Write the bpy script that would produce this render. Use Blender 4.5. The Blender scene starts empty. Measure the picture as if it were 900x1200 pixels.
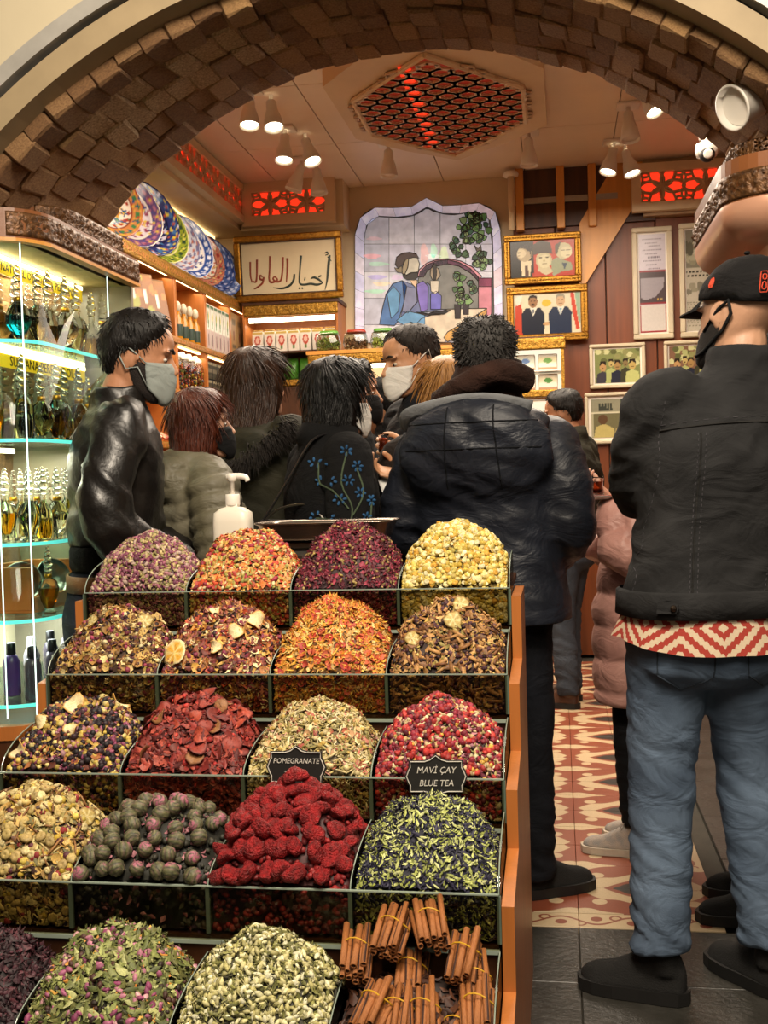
import bpy, bmesh, math, random
import numpy as np
from mathutils import Vector, Matrix, Euler, noise as mnoise
PI = math.pi; rad = math.radians
random.seed(7); RNG = np.random.default_rng(7)
S = bpy.context.scene
COL = S.collection
# ---------------------------------------------------------------- camera
F_PX, CAM_H = 1300.0, 1.27
YAW, PITCH, ROLL = rad(8.95), rad(1.64), rad(1.6)      # left, down, tilted
def cam_axes():
    f = Vector((-math.sin(YAW)*math.cos(PITCH), math.cos(YAW)*math.cos(PITCH), -math.sin(PITCH)))
    r = Vector((math.cos(YAW), math.sin(YAW), 0)); u = r.cross(f)
    r2 = r*math.cos(ROLL) - u*math.sin(ROLL); u2 = u*math.cos(ROLL) + r*math.sin(ROLL)
    return r2, u2, f
CR, CU, CF = cam_axes(); CPOS = Vector((0, 0, CAM_H))
cam = bpy.data.objects.new('camera', bpy.data.cameras.new('camera')); COL.objects.link(cam)
cam.matrix_world = Matrix(((CR.x, CU.x, -CF.x, 0), (CR.y, CU.y, -CF.y, 0), (CR.z, CU.z, -CF.z, CAM_H), (0, 0, 0, 1)))
cam.data.sensor_fit = 'HORIZONTAL'; cam.data.sensor_width = 36.0; cam.data.lens = 36.0*F_PX/900
cam.data.clip_start = 0.05
S.camera = cam
def P(px, py, X=None, Y=None, Z=None):
    d = CF + CR*((px-450)/F_PX) - CU*((py-600)/F_PX)
    if Y is not None: t = (Y-CPOS.y)/d.y
    elif X is not None: t = (X-CPOS.x)/d.x
    else: t = (Z-CPOS.z)/d.z
    return CPOS + d*t
# ---------------------------------------------------------------- world, exposure, hall lamp and added fill
W = bpy.data.worlds.new('world'); S.world = W; W.use_nodes = True
W.node_tree.nodes['Background'].inputs[0].default_value = (1.0, 0.80, 0.58, 1)
W.node_tree.nodes['Background'].inputs[1].default_value = 0.09
S.view_settings.view_transform = 'Standard'; S.view_settings.look = 'None'
S.view_settings.exposure = 0.0; S.view_settings.gamma = 1.0; S.view_settings.use_curve_mapping = False
S.cycles.max_bounces = 8; S.cycles.transparent_max_bounces = 24; S.cycles.transmission_bounces = 8
S.cycles.sample_clamp_indirect = 4.0
def area(name, loc, target, size, power, col=(1, .78, .52), size_y=None, spread=PI):
    l = bpy.data.lights.new(name, 'AREA'); l.energy = power; l.color = col; l.size = size
    if size_y: l.shape = 'RECTANGLE'; l.size_y = size_y
    l.spread = spread
    o = bpy.data.objects.new(name, l); COL.objects.link(o); o.location = loc
    o.rotation_euler = (Vector(target)-Vector(loc)).to_track_quat('-Z', 'Y').to_euler()
    return o
def spot(name, loc, target, power, ang=70, col=(1, .80, .56), r=.03, blend=.6):
    l = bpy.data.lights.new(name, 'SPOT'); l.energy = power; l.color = col; l.spot_size = rad(ang); l.spot_blend = blend; l.shadow_soft_size = r
    o = bpy.data.objects.new(name, l); COL.objects.link(o); o.location = loc
    o.rotation_euler = (Vector(target)-Vector(loc)).to_track_quat('-Z', 'Y').to_euler()
    return o
area('hall_lamp_over_stand', (-.1, 1.1, 3.1), (-.5, 2.2, .8), .6, 95, (1, .86, .68))
area('hall_fill_light', (.6, -1.0, 4.2), (.3, 3, .9), 2.2, 150, (1, .86, .68))  # unseen broad light added behind the camera, standing for the hall's lamps
area('shop_ceiling_glow', (-.4, 5.6, 3.1), (-.4, 5.6, 0), 2.4, 215, (1, .85, .68), size_y=3.0)
# ---------------------------------------------------------------- helpers: materials
def lin(h):
    if isinstance(h, str):
        h = h.lstrip('#'); c = [int(h[i:i+2], 16)/255 for i in (0, 2, 4)]
    else: c = list(h)
    return tuple(x/12.92 if x <= .04045 else ((x+.055)/1.055)**2.4 for x in c)
def newmat(name):
    m = bpy.data.materials.new(name); m.use_nodes = True
    return m, m.node_tree.nodes, m.node_tree.links, m.node_tree.nodes['Principled BSDF']
def mat(name, c, rough=.6, metal=0, var=.12, scale=20, bump=.0, bscale=None, c2=None, stretch=None, detail=4, coat=0, sheen=0, spec=None):
    m, N, L, b = newmat(name)
    c = lin(c); c2 = lin(c2) if c2 else tuple(x*(1-var*2) for x in c)
    tc = N.new('ShaderNodeTexCoord'); src = tc.outputs['Object']
    if stretch:
        mp = N.new('ShaderNodeMapping'); mp.inputs['Scale'].default_value = stretch; L.new(src, mp.inputs[0]); src = mp.outputs[0]
    n = N.new('ShaderNodeTexNoise'); n.inputs['Scale'].default_value = scale; n.inputs['Detail'].default_value = detail; L.new(src, n.inputs['Vector'])
    r = N.new('ShaderNodeValToRGB'); r.color_ramp.elements[0].position = .32; r.color_ramp.elements[1].position = .68
    r.color_ramp.elements[0].color = (*c2, 1); r.color_ramp.elements[1].color = (*c, 1)
    L.new(n.outputs['Fac'], r.inputs[0]); L.new(r.outputs[0], b.inputs['Base Color'])
    b.inputs['Roughness'].default_value = rough; b.inputs['Metallic'].default_value = metal
    if coat: b.inputs['Coat Weight'].default_value = coat
    if sheen: b.inputs['Sheen Weight'].default_value = sheen
    if spec is not None: b.inputs['Specular IOR Level'].default_value = spec
    if bump:
        n2 = N.new('ShaderNodeTexNoise'); n2.inputs['Scale'].default_value = bscale or scale*3; n2.inputs['Detail'].default_value = 5; L.new(src, n2.inputs['Vector'])
        bp = N.new('ShaderNodeBump'); bp.inputs['Strength'].default_value = bump; bp.inputs['Distance'].default_value = .01
        L.new(n2.outputs['Fac'], bp.inputs['Height']); L.new(bp.outputs[0], b.inputs['Normal'])
    return m
def attrmat(name, rough=.6, var=.25, scale=250, metal=0, emit=0, bump=0, spec=None):
    m, N, L, b = newmat(name)
    a = N.new('ShaderNodeAttribute'); a.attribute_name = 'Col'
    tc = N.new('ShaderNodeTexCoord'); n = N.new('ShaderNodeTexNoise'); n.inputs['Scale'].default_value = scale; L.new(tc.outputs['Object'], n.inputs['Vector'])
    mr = N.new('ShaderNodeMapRange'); mr.inputs[1].default_value = .3; mr.inputs[2].default_value = .7; mr.inputs[3].default_value = 1-var; mr.inputs[4].default_value = 1+var*.5
    L.new(n.outputs['Fac'], mr.inputs[0])
    mx = N.new('ShaderNodeVectorMath'); mx.operation = 'SCALE'; L.new(a.outputs['Color'], mx.inputs[0]); L.new(mr.outputs[0], mx.inputs['Scale'])
    L.new(mx.outputs[0], b.inputs['Base Color']); b.inputs['Roughness'].default_value = rough; b.inputs['Metallic'].default_value = metal
    if spec is not None: b.inputs['Specular IOR Level'].default_value = spec
    if emit: L.new(mx.outputs[0], b.inputs['Emission Color']); b.inputs['Emission Strength'].default_value = emit
    if bump:
        bp = N.new('ShaderNodeBump'); bp.inputs['Strength'].default_value = bump; bp.inputs['Distance'].default_value = .004
        L.new(n.outputs['Fac'], bp.inputs['Height']); L.new(bp.outputs[0], b.inputs['Normal'])
    return m
def emis(name, c, s):
    m, N, L, b = newmat(name); b.inputs['Base Color'].default_value = (*lin(c), 1)
    b.inputs['Emission Color'].default_value = (*lin(c), 1); b.inputs['Emission Strength'].default_value = s
    return m
def glass(name, c='#f4fbf8', rough=0.02, ior=1.45):
    m, N, L, b = newmat(name); b.inputs['Base Color'].default_value = (*lin(c), 1); b.inputs['Transmission Weight'].default_value = 1
    b.inputs['Roughness'].default_value = rough; b.inputs['IOR'].default_value = ior
    return m
def pane(name, tint='#dfe9e4', gloss=.12, rough=.03):
    m, N, L, b = newmat(name); N.remove(b)
    out = N['Material Output']; t = N.new('ShaderNodeBsdfTransparent'); t.inputs[0].default_value = (*lin(tint), 1)
    g = N.new('ShaderNodeBsdfGlossy'); g.inputs['Roughness'].default_value = rough
    fr = N.new('ShaderNodeLayerWeight'); mx = N.new('ShaderNodeMixShader'); pw = N.new('ShaderNodeMath'); pw.operation = 'POWER'; pw.inputs[1].default_value = 4
    L.new(fr.outputs['Facing'], pw.inputs[0]); ad = N.new('ShaderNodeMath'); ad.operation = 'MULTIPLY_ADD'; ad.inputs[1].default_value = gloss*3; ad.inputs[2].default_value = gloss*.18; L.new(pw.outputs[0], ad.inputs[0])
    L.new(ad.outputs[0], mx.inputs[0]); L.new(t.outputs[0], mx.inputs[1]); L.new(g.outputs[0], mx.inputs[2]); L.new(mx.outputs[0], out.inputs['Surface'])
    return m
class X:                                            # tiny expression compiler for math nodes
    def __init__(s, tree, sock): s.t, s.o = tree, sock
    def _op(s, op, *a):
        n = s.t.nodes.new('ShaderNodeMath'); n.operation = op
        for i, v in enumerate((s,)+a):
            if isinstance(v, X): s.t.links.new(v.o, n.inputs[i])
            else: n.inputs[i].default_value = v
        return X(s.t, n.outputs[0])
    def __add__(s, b): return s._op('ADD', b)
    def __radd__(s, b): return s._op('ADD', b)
    def __sub__(s, b): return s._op('SUBTRACT', b)
    def __mul__(s, b): return s._op('MULTIPLY', b)
    def __rmul__(s, b): return s._op('MULTIPLY', b)
    def __truediv__(s, b): return s._op('DIVIDE', b)
    def abs(s): return s._op('ABSOLUTE')
    def sin(s): return s._op('SINE')
    def frac(s): return s._op('FRACT')
    def pp(s, k): return s._op('PINGPONG', k)
    def lt(s, b): return s._op('LESS_THAN', b)
    def gt(s, b): return s._op('GREATER_THAN', b)
    def min(s, b): return s._op('MINIMUM', b)
    def max(s, b): return s._op('MAXIMUM', b)
    def sqrt(s): return s._op('SQRT')
    def ramp(s, stops, interp='CONSTANT'):
        r = s.t.nodes.new('ShaderNodeValToRGB'); r.color_ramp.interpolation = interp
        e = r.color_ramp.elements
        while len(e) < len(stops): e.new(.5)
        for k, (p, c) in enumerate(stops): e[k].position = p; e[k].color = (*lin(c), 1)
        s.t.links.new(s.o, r.inputs[0]); return r.outputs[0]
def xyz(m, kind='Object'):
    t = m.node_tree; tc = t.nodes.new('ShaderNodeTexCoord'); sp = t.nodes.new('ShaderNodeSeparateXYZ'); t.links.new(tc.outputs[kind], sp.inputs[0])
    return [X(t, sp.outputs[i]) for i in range(3)]
# ---------------------------------------------------------------- helpers: meshes and objects
class MB:
    def __init__(s): s.v = []; s.f = []; s.c = []; s.col = None
    def add(s, vs, fs, col=None):
        o = len(s.v); s.v += [tuple(p) for p in vs]; s.f += [tuple(i+o for i in f) for f in fs]
        c = lin(col) if col else (lin(s.col) if s.col else (1, 1, 1)); s.c += [c]*len(vs); return s
    def box(s, c, d, rot=None, col=None, bev=0):
        x, y, z = (k/2 for k in d)
        if bev:
            b = min(bev, x*.9, y*.9, z*.9); vs = []
            bm = bmesh.new(); bmesh.ops.create_cube(bm, size=1); bmesh.ops.scale(bm, vec=d, verts=bm.verts)
            bmesh.ops.bevel(bm, geom=bm.edges[:], offset=b, segments=1, affect='EDGES', profile=.5)
            bm.verts.index_update(); vs = [v.co.copy() for v in bm.verts]; fs = [[v.index for v in f.verts] for f in bm.faces]; bm.free()
        else:
            vs = [Vector((i, j, k)) for i in (-x, x) for j in (-y, y) for k in (-z, z)]
            fs = [(0, 1, 3, 2), (4, 6, 7, 5), (0, 4, 5, 1), (2, 3, 7, 6), (0, 2, 6, 4), (1, 5, 7, 3)]
        M = Euler(rot).to_matrix() if rot else None
        return s.add([(M @ Vector(v) if M else Vector(v))+Vector(c) for v in vs], fs, col)
    def span(s, a, b, col=None, bev=0):
        a, b = Vector(a), Vector(b); d = b-a
        return s.box((a+b)/2, [max(abs(k), 1e-4) for k in d], None, col, bev)
    def loft(s, rings, cap=True, col=None, close=False):
        n = len(rings[0]); vs = [p for r in rings for p in r]; fs = []
        m = len(rings)
        for i in range(m if close else m-1):
            a, b = i*n, ((i+1) % m)*n
            for j in range(n): k = (j+1) % n; fs.append((a+j, a+k, b+k, b+j))
        if cap and not close: fs.append(tuple(range(n))[::-1]); fs.append(tuple((m-1)*n+j for j in range(n)))
        return s.add(vs, fs, col)
    def lathe(s, prof, n=16, c=(0, 0, 0), cap=True, col=None, axis=None, sx=1, flute=0, fn=8):
        M = Vector(axis).to_track_quat('Z', 'Y').to_matrix() if axis else None
        rings = []
        for r, z in prof:
            ring = []
            for j in range(n):
                a = 2*PI*j/n; rr = r*(1+flute*math.cos(fn*a)); p = Vector((rr*math.cos(a)*sx, rr*math.sin(a), z))
                ring.append((M @ p if M else p)+Vector(c))
            rings.append(ring)
        return s.loft(rings, cap, col)
    def tube(s, pts, r, n=8, cap=True, col=None, flat=None, closed=False):
        pts = [Vector(p) for p in pts]; m = len(pts); rs = r if isinstance(r, (list, tuple)) else [r]*m
        rings = []; up = None
        for i, p in enumerate(pts):
            if closed: t = pts[(i+1) % m]-pts[i-1]
            else: t = pts[min(i+1, m-1)]-pts[max(i-1, 0)]
            t.normalize() if t.length > 1e-9 else None
            if up is None: up = t.orthogonal().normalized() if flat is None else Vector(flat)
            up = (up-t*up.dot(t))
            up = up.normalized() if up.length > 1e-6 else t.orthogonal().normalized()
            sd = t.cross(up)
            rr = rs[i]; ra, rb = rr if isinstance(rr, (list, tuple)) else (rr, rr)
            rings.append([p+up*(math.cos(2*PI*j/n)*ra)+sd*(math.sin(2*PI*j/n)*rb) for j in range(n)])
        return s.loft(rings, cap, col, close=closed)
    def ball(s, c, r, n=10, m=6, col=None, rot=None):
        r = r if isinstance(r, (list, tuple)) else (r, r, r); M = Euler(rot).to_matrix() if rot else None
        vs = []; fs = []
        for i in range(m+1):
            th = PI*i/m
            for j in range(n):
                p = Vector((r[0]*math.sin(th)*math.cos(2*PI*j/n), r[1]*math.sin(th)*math.sin(2*PI*j/n), r[2]*math.cos(th)))
                vs.append((M @ p if M else p)+Vector(c))
        for i in range(m):
            for j in range(n): k = (j+1) % n; fs.append((i*n+j, (i+1)*n+j, (i+1)*n+k, i*n+k))
        return s.add(vs, fs, col)
    def prism(s, poly, o, ux, uy, d, col=None):      # polygon in plane (o;ux,uy), thickness vector d
        o, ux, uy, d = Vector(o), Vector(ux), Vector(uy), Vector(d); n = len(poly)
        a = [o+ux*p[0]+uy*p[1] for p in poly]; vs = a+[p+d for p in a]
        fs = [tuple(range(n)), tuple(range(2*n-1, n-1, -1))]+[(i, i+n, (i+1) % n+n, (i+1) % n) for i in range(n)]
        return s.add(vs, fs, col)
    def mesh(s, name):
        me = bpy.data.meshes.new(name); me.from_pydata(s.v, [], s.f)
        if any(c != (1, 1, 1) for c in s.c):
            a = me.color_attributes.new('Col', 'FLOAT_COLOR', 'POINT'); a.data.foreach_set('color', np.array([(*c, 1) for c in s.c], 'f').ravel())
        bm = bmesh.new(); bm.from_mesh(me); bmesh.ops.remove_doubles(bm, verts=bm.verts, dist=1e-6); bmesh.ops.recalc_face_normals(bm, faces=bm.faces); bm.to_mesh(me); bm.free()
        return me
    def build(s, name, m=None, parent=None, smooth=False, loc=None):
        me = s.mesh(name)
        return link(name, me, m, parent, smooth, loc)
def link(name, me, m=None, parent=None, smooth=False, loc=None):
    if m: me.materials.append(m)
    if smooth: me.polygons.foreach_set('use_smooth', [True]*len(me.polygons))
    if smooth == 'auto':
        try: me.set_sharp_from_angle(angle=rad(38))
        except Exception: pass
    o = bpy.data.objects.new(name, me); COL.objects.link(o)
    if parent: o.parent = parent
    if loc: o.location = loc
    return o
def tag(o, label=None, cat=None, group=None, kind=None):
    if label: o['label'] = label
    if cat: o['category'] = cat
    if group: o['group'] = group
    if kind: o['kind'] = kind
    return o
def thing(name, label, cat, loc=(0, 0, 0), rz=0, group=None):
    o = bpy.data.objects.new(name, None); COL.objects.link(o); o.location = loc; o.rotation_euler = (0, 0, rz); o.empty_display_size = .05
    return tag(o, label, cat, group)
def struct(o): o['kind'] = 'structure'; return o
def copy_tree(o, parent=None, loc=None, rz=None, label=None):
    c = o.copy(); COL.objects.link(c)
    if parent: c.parent = parent
    if loc is not None: c.location = loc
    if rz is not None: c.rotation_euler = (0, 0, rz)
    if label: c['label'] = label
    for ch in list(o.children): copy_tree(ch, c)
    return c
def npmesh(name, V, Fc, C, m=None, parent=None, smooth=False):
    """V (n,3); Fc list of int arrays of equal width per array; C (n,3) linear"""
    me = bpy.data.meshes.new(name); me.vertices.add(len(V)); me.vertices.foreach_set('co', np.asarray(V, 'f').ravel())
    li = np.concatenate([f.ravel() for f in Fc]); cnt = np.concatenate([np.full(len(f), f.shape[1]) for f in Fc])
    me.loops.add(len(li)); me.loops.foreach_set('vertex_index', li.astype('i'))
    me.polygons.add(len(cnt)); st = np.concatenate([[0], np.cumsum(cnt)[:-1]])
    me.polygons.foreach_set('loop_start', st.astype('i')); me.polygons.foreach_set('loop_total', cnt.astype('i'))
    if smooth: me.polygons.foreach_set('use_smooth', [True]*len(cnt))
    me.update(calc_edges=True); me.validate()
    if C is not None:
        a = me.color_attributes.new('Col', 'FLOAT_COLOR', 'POINT'); a.data.foreach_set('color', np.c_[C, np.ones(len(C))].astype('f').ravel())
    return link(name, me, m, parent)
def text_mesh(name, txt, size, m, parent, loc, rot=(PI/2, 0, 0), shear=0, depth=.0006, align='CENTER', sx=1):
    cu = bpy.data.curves.new('t', 'FONT'); cu.body = txt; cu.size = size; cu.align_x = align; cu.align_y = 'CENTER'; cu.extrude = depth; cu.shear = shear; cu.resolution_u = 2
    o = bpy.data.objects.new('t', cu); COL.objects.link(o)
    me = bpy.data.meshes.new_from_object(o.evaluated_get(bpy.context.evaluated_depsgraph_get())); bpy.data.objects.remove(o); bpy.data.curves.remove(cu)
    r = link(name, me, m, parent); r.location = loc; r.rotation_euler = rot; r.scale = (sx, 1, 1); return r
def remesh(mb, vox, smooth=2):
    me = mb.mesh('tmp'); o = bpy.data.objects.new('tmp', me); COL.objects.link(o)
    md = o.modifiers.new('r', 'REMESH'); md.mode = 'VOXEL'; md.voxel_size = vox
    if smooth: sm = o.modifiers.new('s', 'SMOOTH'); sm.factor = .5; sm.iterations = smooth
    r = bpy.data.meshes.new_from_object(o.evaluated_get(bpy.context.evaluated_depsgraph_get()))
    bpy.data.objects.remove(o); bpy.data.meshes.remove(me); r.materials.clear(); return r
def paint(name, o, ux, uy, nx, ny, fn, m, parent=None, depth=.002):
    """flat print: a thin slab whose face grid is coloured by fn(u,v)->(n,3) linear"""
    o, ux, uy = Vector(o), Vector(ux), Vector(uy); nrm = ux.cross(uy).normalized()*depth
    U, V = np.meshgrid(np.linspace(0, 1, nx+1), np.linspace(0, 1, ny+1)); U, V = U.ravel(), V.ravel()
    A = np.array(o+nrm)+U[:, None]*np.array(ux)+V[:, None]*np.array(uy)
    i = (np.arange(ny)[:, None]*(nx+1)+np.arange(nx)).ravel(); q = np.c_[i, i+1, i+nx+2, i+nx+1]
    k = len(A); b = np.array([o, o+ux, o+ux+uy, o+uy]); c = [0, nx, (nx+1)*(ny+1)-1, (nx+1)*ny]
    q2 = np.array([[k+3, k+2, k+1, k]]+[[k+j, k+(j+1) % 4, c[(j+1) % 4], c[j]] for j in range(4)])
    C = fn(U, V); C = np.r_[C, np.tile(C[0], (4, 1))]
    return npmesh(name, np.r_[A, b], [q, q2], C, m, parent)
def canvas(n, col): return np.tile(np.array(lin(col)), (n, 1))
def inpoly(U, V, poly):
    r = np.zeros(len(U), bool); n = len(poly)
    for i in range(n):
        (x0, y0), (x1, y1) = poly[i], poly[(i+1) % n]
        if y0 == y1: continue
        r ^= ((y0 > V) != (y1 > V)) & (U < (x1-x0)*(V-y0)/(y1-y0)+x0)
    return r
def smooth_pts(pts, k=4, closed=False):
    pts = [Vector(p) for p in pts]; n = len(pts); out = []
    g = (lambda i: pts[i % n]) if closed else (lambda i: pts[max(0, min(n-1, i))])
    for i in range(n if closed else n-1):
        a, b, c, d = g(i-1), g(i), g(i+1), g(i+2)
        for j in range(k):
            t = j/k; out.append(.5*((2*b)+(c-a)*t+(2*a-5*b+4*c-d)*t*t+(3*b-a-3*c+d)*t**3))
    if not closed: out.append(pts[-1])
    return out
def sring(c, rx, ry, n=24, e=2.3, rot=0):
    out = []
    for j in range(n):
        a = 2*PI*j/n; x = math.copysign(abs(math.cos(a))**(2/e), math.cos(a))*rx; y = math.copysign(abs(math.sin(a))**(2/e), math.sin(a))*ry
        out.append(Vector((c[0]+x, c[1]+y, c[2])))
    return out
# ---------------------------------------------------------------- shared materials
M = {}
M['gold'] = mat('gilt carved wood', '#b98a35', .38, .75, .3, 90, .5, 120)
M['wood'] = mat('orange varnished wood', '#b86f35', .35, 0, .12, 6, .05, 40, stretch=(3, 3, .4))
M['wood_light'] = mat('honey varnished wood', '#d69545', .35, 0, .10, 6, .05, 40, stretch=(3, 3, .4))
M['wood_dark'] = mat('dark brown wood', '#4c2a14', .45, 0, .2, 8, .08, 40, stretch=(4, 4, .5))
M['panel_wood'] = mat('reddish panel wood', '#7c3f1c', .4, 0, .16, 5, .05, 40, stretch=(5, 5, .35))
M['cream'] = mat('cream paint', '#d9c4a0', .55, 0, .04, 5)
M['ceil'] = mat('pinkish cream ceiling panel', '#e8d8c2', .32, 0, .03, 4)
M['white'] = mat('white enamel', '#e9e2d6', .35, 0, .03, 5)
M['black'] = mat('black plastic', '#101010', .45, 0, .1, 10)
M['metal'] = mat('brushed steel', '#a9a39a', .28, 1, .08, 30, .05, 200, stretch=(1, 20, 20))
M['chrome'] = mat('polished chrome', '#cfcfcf', .12, 1, .03, 10)
M['print'] = attrmat('printed colours', .5, .05, 60)
M['glossprint'] = attrmat('glossy printed colours', .22, .05, 60)
M['herb'] = attrmat('dried herb colours', .62, .3, 300)
M['red_glow'] = emis('red lit panel', '#ff3a1c', 1.0)
M['lamp'] = emis('warm lamp lens', '#fff0cf', 14)
M['led'] = emis('white led strip', '#ffe0a0', 2.2)
M['glass'] = pane('clear display glass')
M['glass_edge'] = mat('green glass edge', '#9fb8ac', .15, 0, .1, 10)
# ================================================================ SETTING
BY, LX, RX, CZ = 8.0, -2.5, 1.75, 3.4              # back wall, left wall, right wall, ceiling
fl = struct(MB().span((-3.2, -.5, -.06), (3.0, 8.2, -.022)).build('floor', mat('mortar bed', '#3a352c', .9)))
slab_m = mat('worn dark grey slate', '#3b3935', .38, 0, .22, 9, .25, 60, c2='#25241f')
# speckled slabs: crumbs of cream grit
random.seed(3)
TX0, TX1, TY0, TY1 = -.87, .43, 3.124, 8.0          # tiled carpet
smesh = None
for i in range(8):
    for j in range(16):
        x, y = -1.85+i*.47, .9+j*.47
        a, b = Vector((x, y, -.024)), Vector((x+.467, y+.467, 0))
        if a.x > TX0-.1 and b.x < TX1 and a.y > TY0: continue
        if b.x > TX0 and a.x < TX1 and b.y > TY0 and a.y < BY:      # cut against the carpet
            if a.x < TX0: b.x = TX0-.004
            elif b.x > TX1 and a.x > TX1-.3: a.x = TX1+.004
            elif a.y < TY0: b.y = TY0-.004
            else: continue
        if (b.x-a.x) < .02 or (b.y-a.y) < .02: continue
        c = (a+b)/2; c.z = 0
        MB().box((0, 0, -.012), (b.x-a.x, b.y-a.y, .024), bev=.0012).build('slab', slab_m, fl, loc=c+Vector((0, 0, random.uniform(-.0012, 0))))
def tile_material():
    m, N, L, b = newmat('patterned cement tile'); u, v, w = xyz(m)
    du, dv = u*-5.0+.5, v*-5.0+.5                    # a quarter of the motif: 0 at the dark lens, 1 at the far corner
    lens = lambda x, x0, h: (x*x)/(-x0*x0)*h+h       # half height of a lens
    lobe = (du*9.0+dv*3.0).sin()*.05
    dark = (dv-lens(du, .46, .27)-(du*30.0).sin()*.012).lt(0)
    terra = (dv-lens(du, .62, .36)-lobe*.5).lt(0)
    cream = (dv-lens(du, .98, .66)-lobe*1.6).lt(0)
    eu, ev = du*-1+1, dv*-1+1
    far = (ev-lens(eu, .60, .17)-(eu*12.0).sin()*.03).lt(0)
    star = ((eu*1.6+dv*1.2).lt(.3)).max((du*2.2+ev*2.4).lt(.34))
    pin = (((eu-.32)*(eu-.32)+(dv-.55)*(dv-.55)).sqrt()).lt(.11)
    idx = cream*.2+.05
    idx = idx+terra*-.2
    idx = (idx+dark*.45).max(far*.2).max(pin*.2)
    idx = idx+star*-.2*(dark*-1+1)
    n = N.new('ShaderNodeTexNoise'); n.inputs['Scale'].default_value = 35
    c = idx.ramp([(0, '#8d4a32'), (.15, '#c9b18c'), (.4, '#2f2d29')])
    mx = N.new('ShaderNodeMix'); mx.data_type = 'RGBA'; mx.blend_type = 'MULTIPLY'; mx.inputs[0].default_value = .35
    L.new(c, mx.inputs[6]); L.new(n.outputs['Fac'], mx.inputs[7]); L.new(mx.outputs[2], b.inputs['Base Color'])
    b.inputs['Roughness'].default_value = .42; return m
def border_material():
    m, N, L, b = newmat('scrolling border tile'); u, v, w = xyz(m)
    U, V = u*5.0, v*10.0                             # .2 x .1 m
    y = (U*2*PI).sin()*.26
    vine = ((V-y).abs()).lt(.055)
    def dist(cx, cy, k=1.0): 
        a, c = (U-cx)*2.0, (V-cy); return (a*a*k+c*c).sqrt()
    f1 = dist(.25, -.12).lt(.17); f2 = dist(-.25, .12).lt(.17)
    r1 = ((dist(.02, .2)+-.15).abs()).lt(.035); r2 = ((dist(-.48, -.2)+-.15).abs()).lt(.035)
    all_ = vine.max(f1).max(f2).max(r1).max(r2)
    edge = (V.abs()).gt(.44)
    c = (all_*.5+.1).ramp([(0, '#c9b18c'), (.3, '#8a4630')])
    n = N.new('ShaderNodeTexNoise'); n.inputs['Scale'].default_value = 35
    mx = N.new('ShaderNodeMix'); mx.data_type = 'RGBA'; mx.blend_type = 'MULTIPLY'; mx.inputs[0].default_value = .3
    L.new(c, mx.inputs[6]); L.new(n.outputs['Fac'], mx.inputs[7]); L.new(mx.outputs[2], b.inputs['Base Color'])
    b.inputs['Roughness'].default_value = .42; return m
tm, bm_ = tile_material(), border_material()
t0 = MB().box((0, 0, -.012), (.1985, .1985, .024), bev=.001).mesh('tile'); t0.materials.append(tm)
b0 = MB().box((0, 0, -.012), (.1985, .0985, .024), bev=.001).mesh('border_tile'); b0.materials.append(bm_)
for i in range(-1, 5):
    for j in range(22):
        o = bpy.data.objects.new('tile', t0); COL.objects.link(o); o.parent = fl
        o.location = (.03+.1-i*.2, TY0+.105+.1+j*.2, random.uniform(-.0008, .0004)); o.scale = ((-1)**(i), (-1)**j, 1)
for k in range(6):
    o = bpy.data.objects.new('border_tile', b0); COL.objects.link(o); o.parent = fl; o.location = (.33-k*.2, TY0+.05, 0)
for k in range(24):
    o = bpy.data.objects.new('border_tile', b0); COL.objects.link(o); o.parent = fl; o.location = (TX1-.05, TY0+.2+k*.2, 0); o.rotation_euler = (0, 0, PI/2)
for k in range(24):
    o = bpy.data.objects.new('border_tile', b0); COL.objects.link(o); o.parent = fl; o.location = (TX0+.05, TY0+.2+k*.2, 0); o.rotation_euler = (0, 0, PI/2)
# ---- room shell
cre = M['cream']
struct(MB().span((LX-.12, 3.7, -.02), (LX, BY+.2, CZ+.1)).build('wall_left', mat('tan stone cladding', '#c79a62', .8, 0, .22, 7, .5, 18, c2='#a87c4a')))
struct(MB().span((LX-.12, BY, -.02), (RX+.12, BY+.14, CZ+.15)).build('wall_back', M['cream']))
struct(MB().span((RX, 3.7, -.02), (RX+.12, BY+.2, CZ+.1)).build('wall_right', M['panel_wood']))
cei = struct(MB().span((LX-.12, 3.5, CZ+.012), (RX+.12, BY+.2, CZ+.1)).build('ceiling', mat('ceiling joint', '#8d7a62', .7)))
for i in range(8):                                    # long aluminium panels
    for j in range(4):
        x0 = LX+i*.58; y0 = 3.76+j*1.06
        MB().span((x0+.003, y0+.003, CZ), (min(x0+.577, RX), min(y0+1.057, BY), CZ+.012), bev=.002).build('ceiling_panel', M['ceil'], cei)
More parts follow.
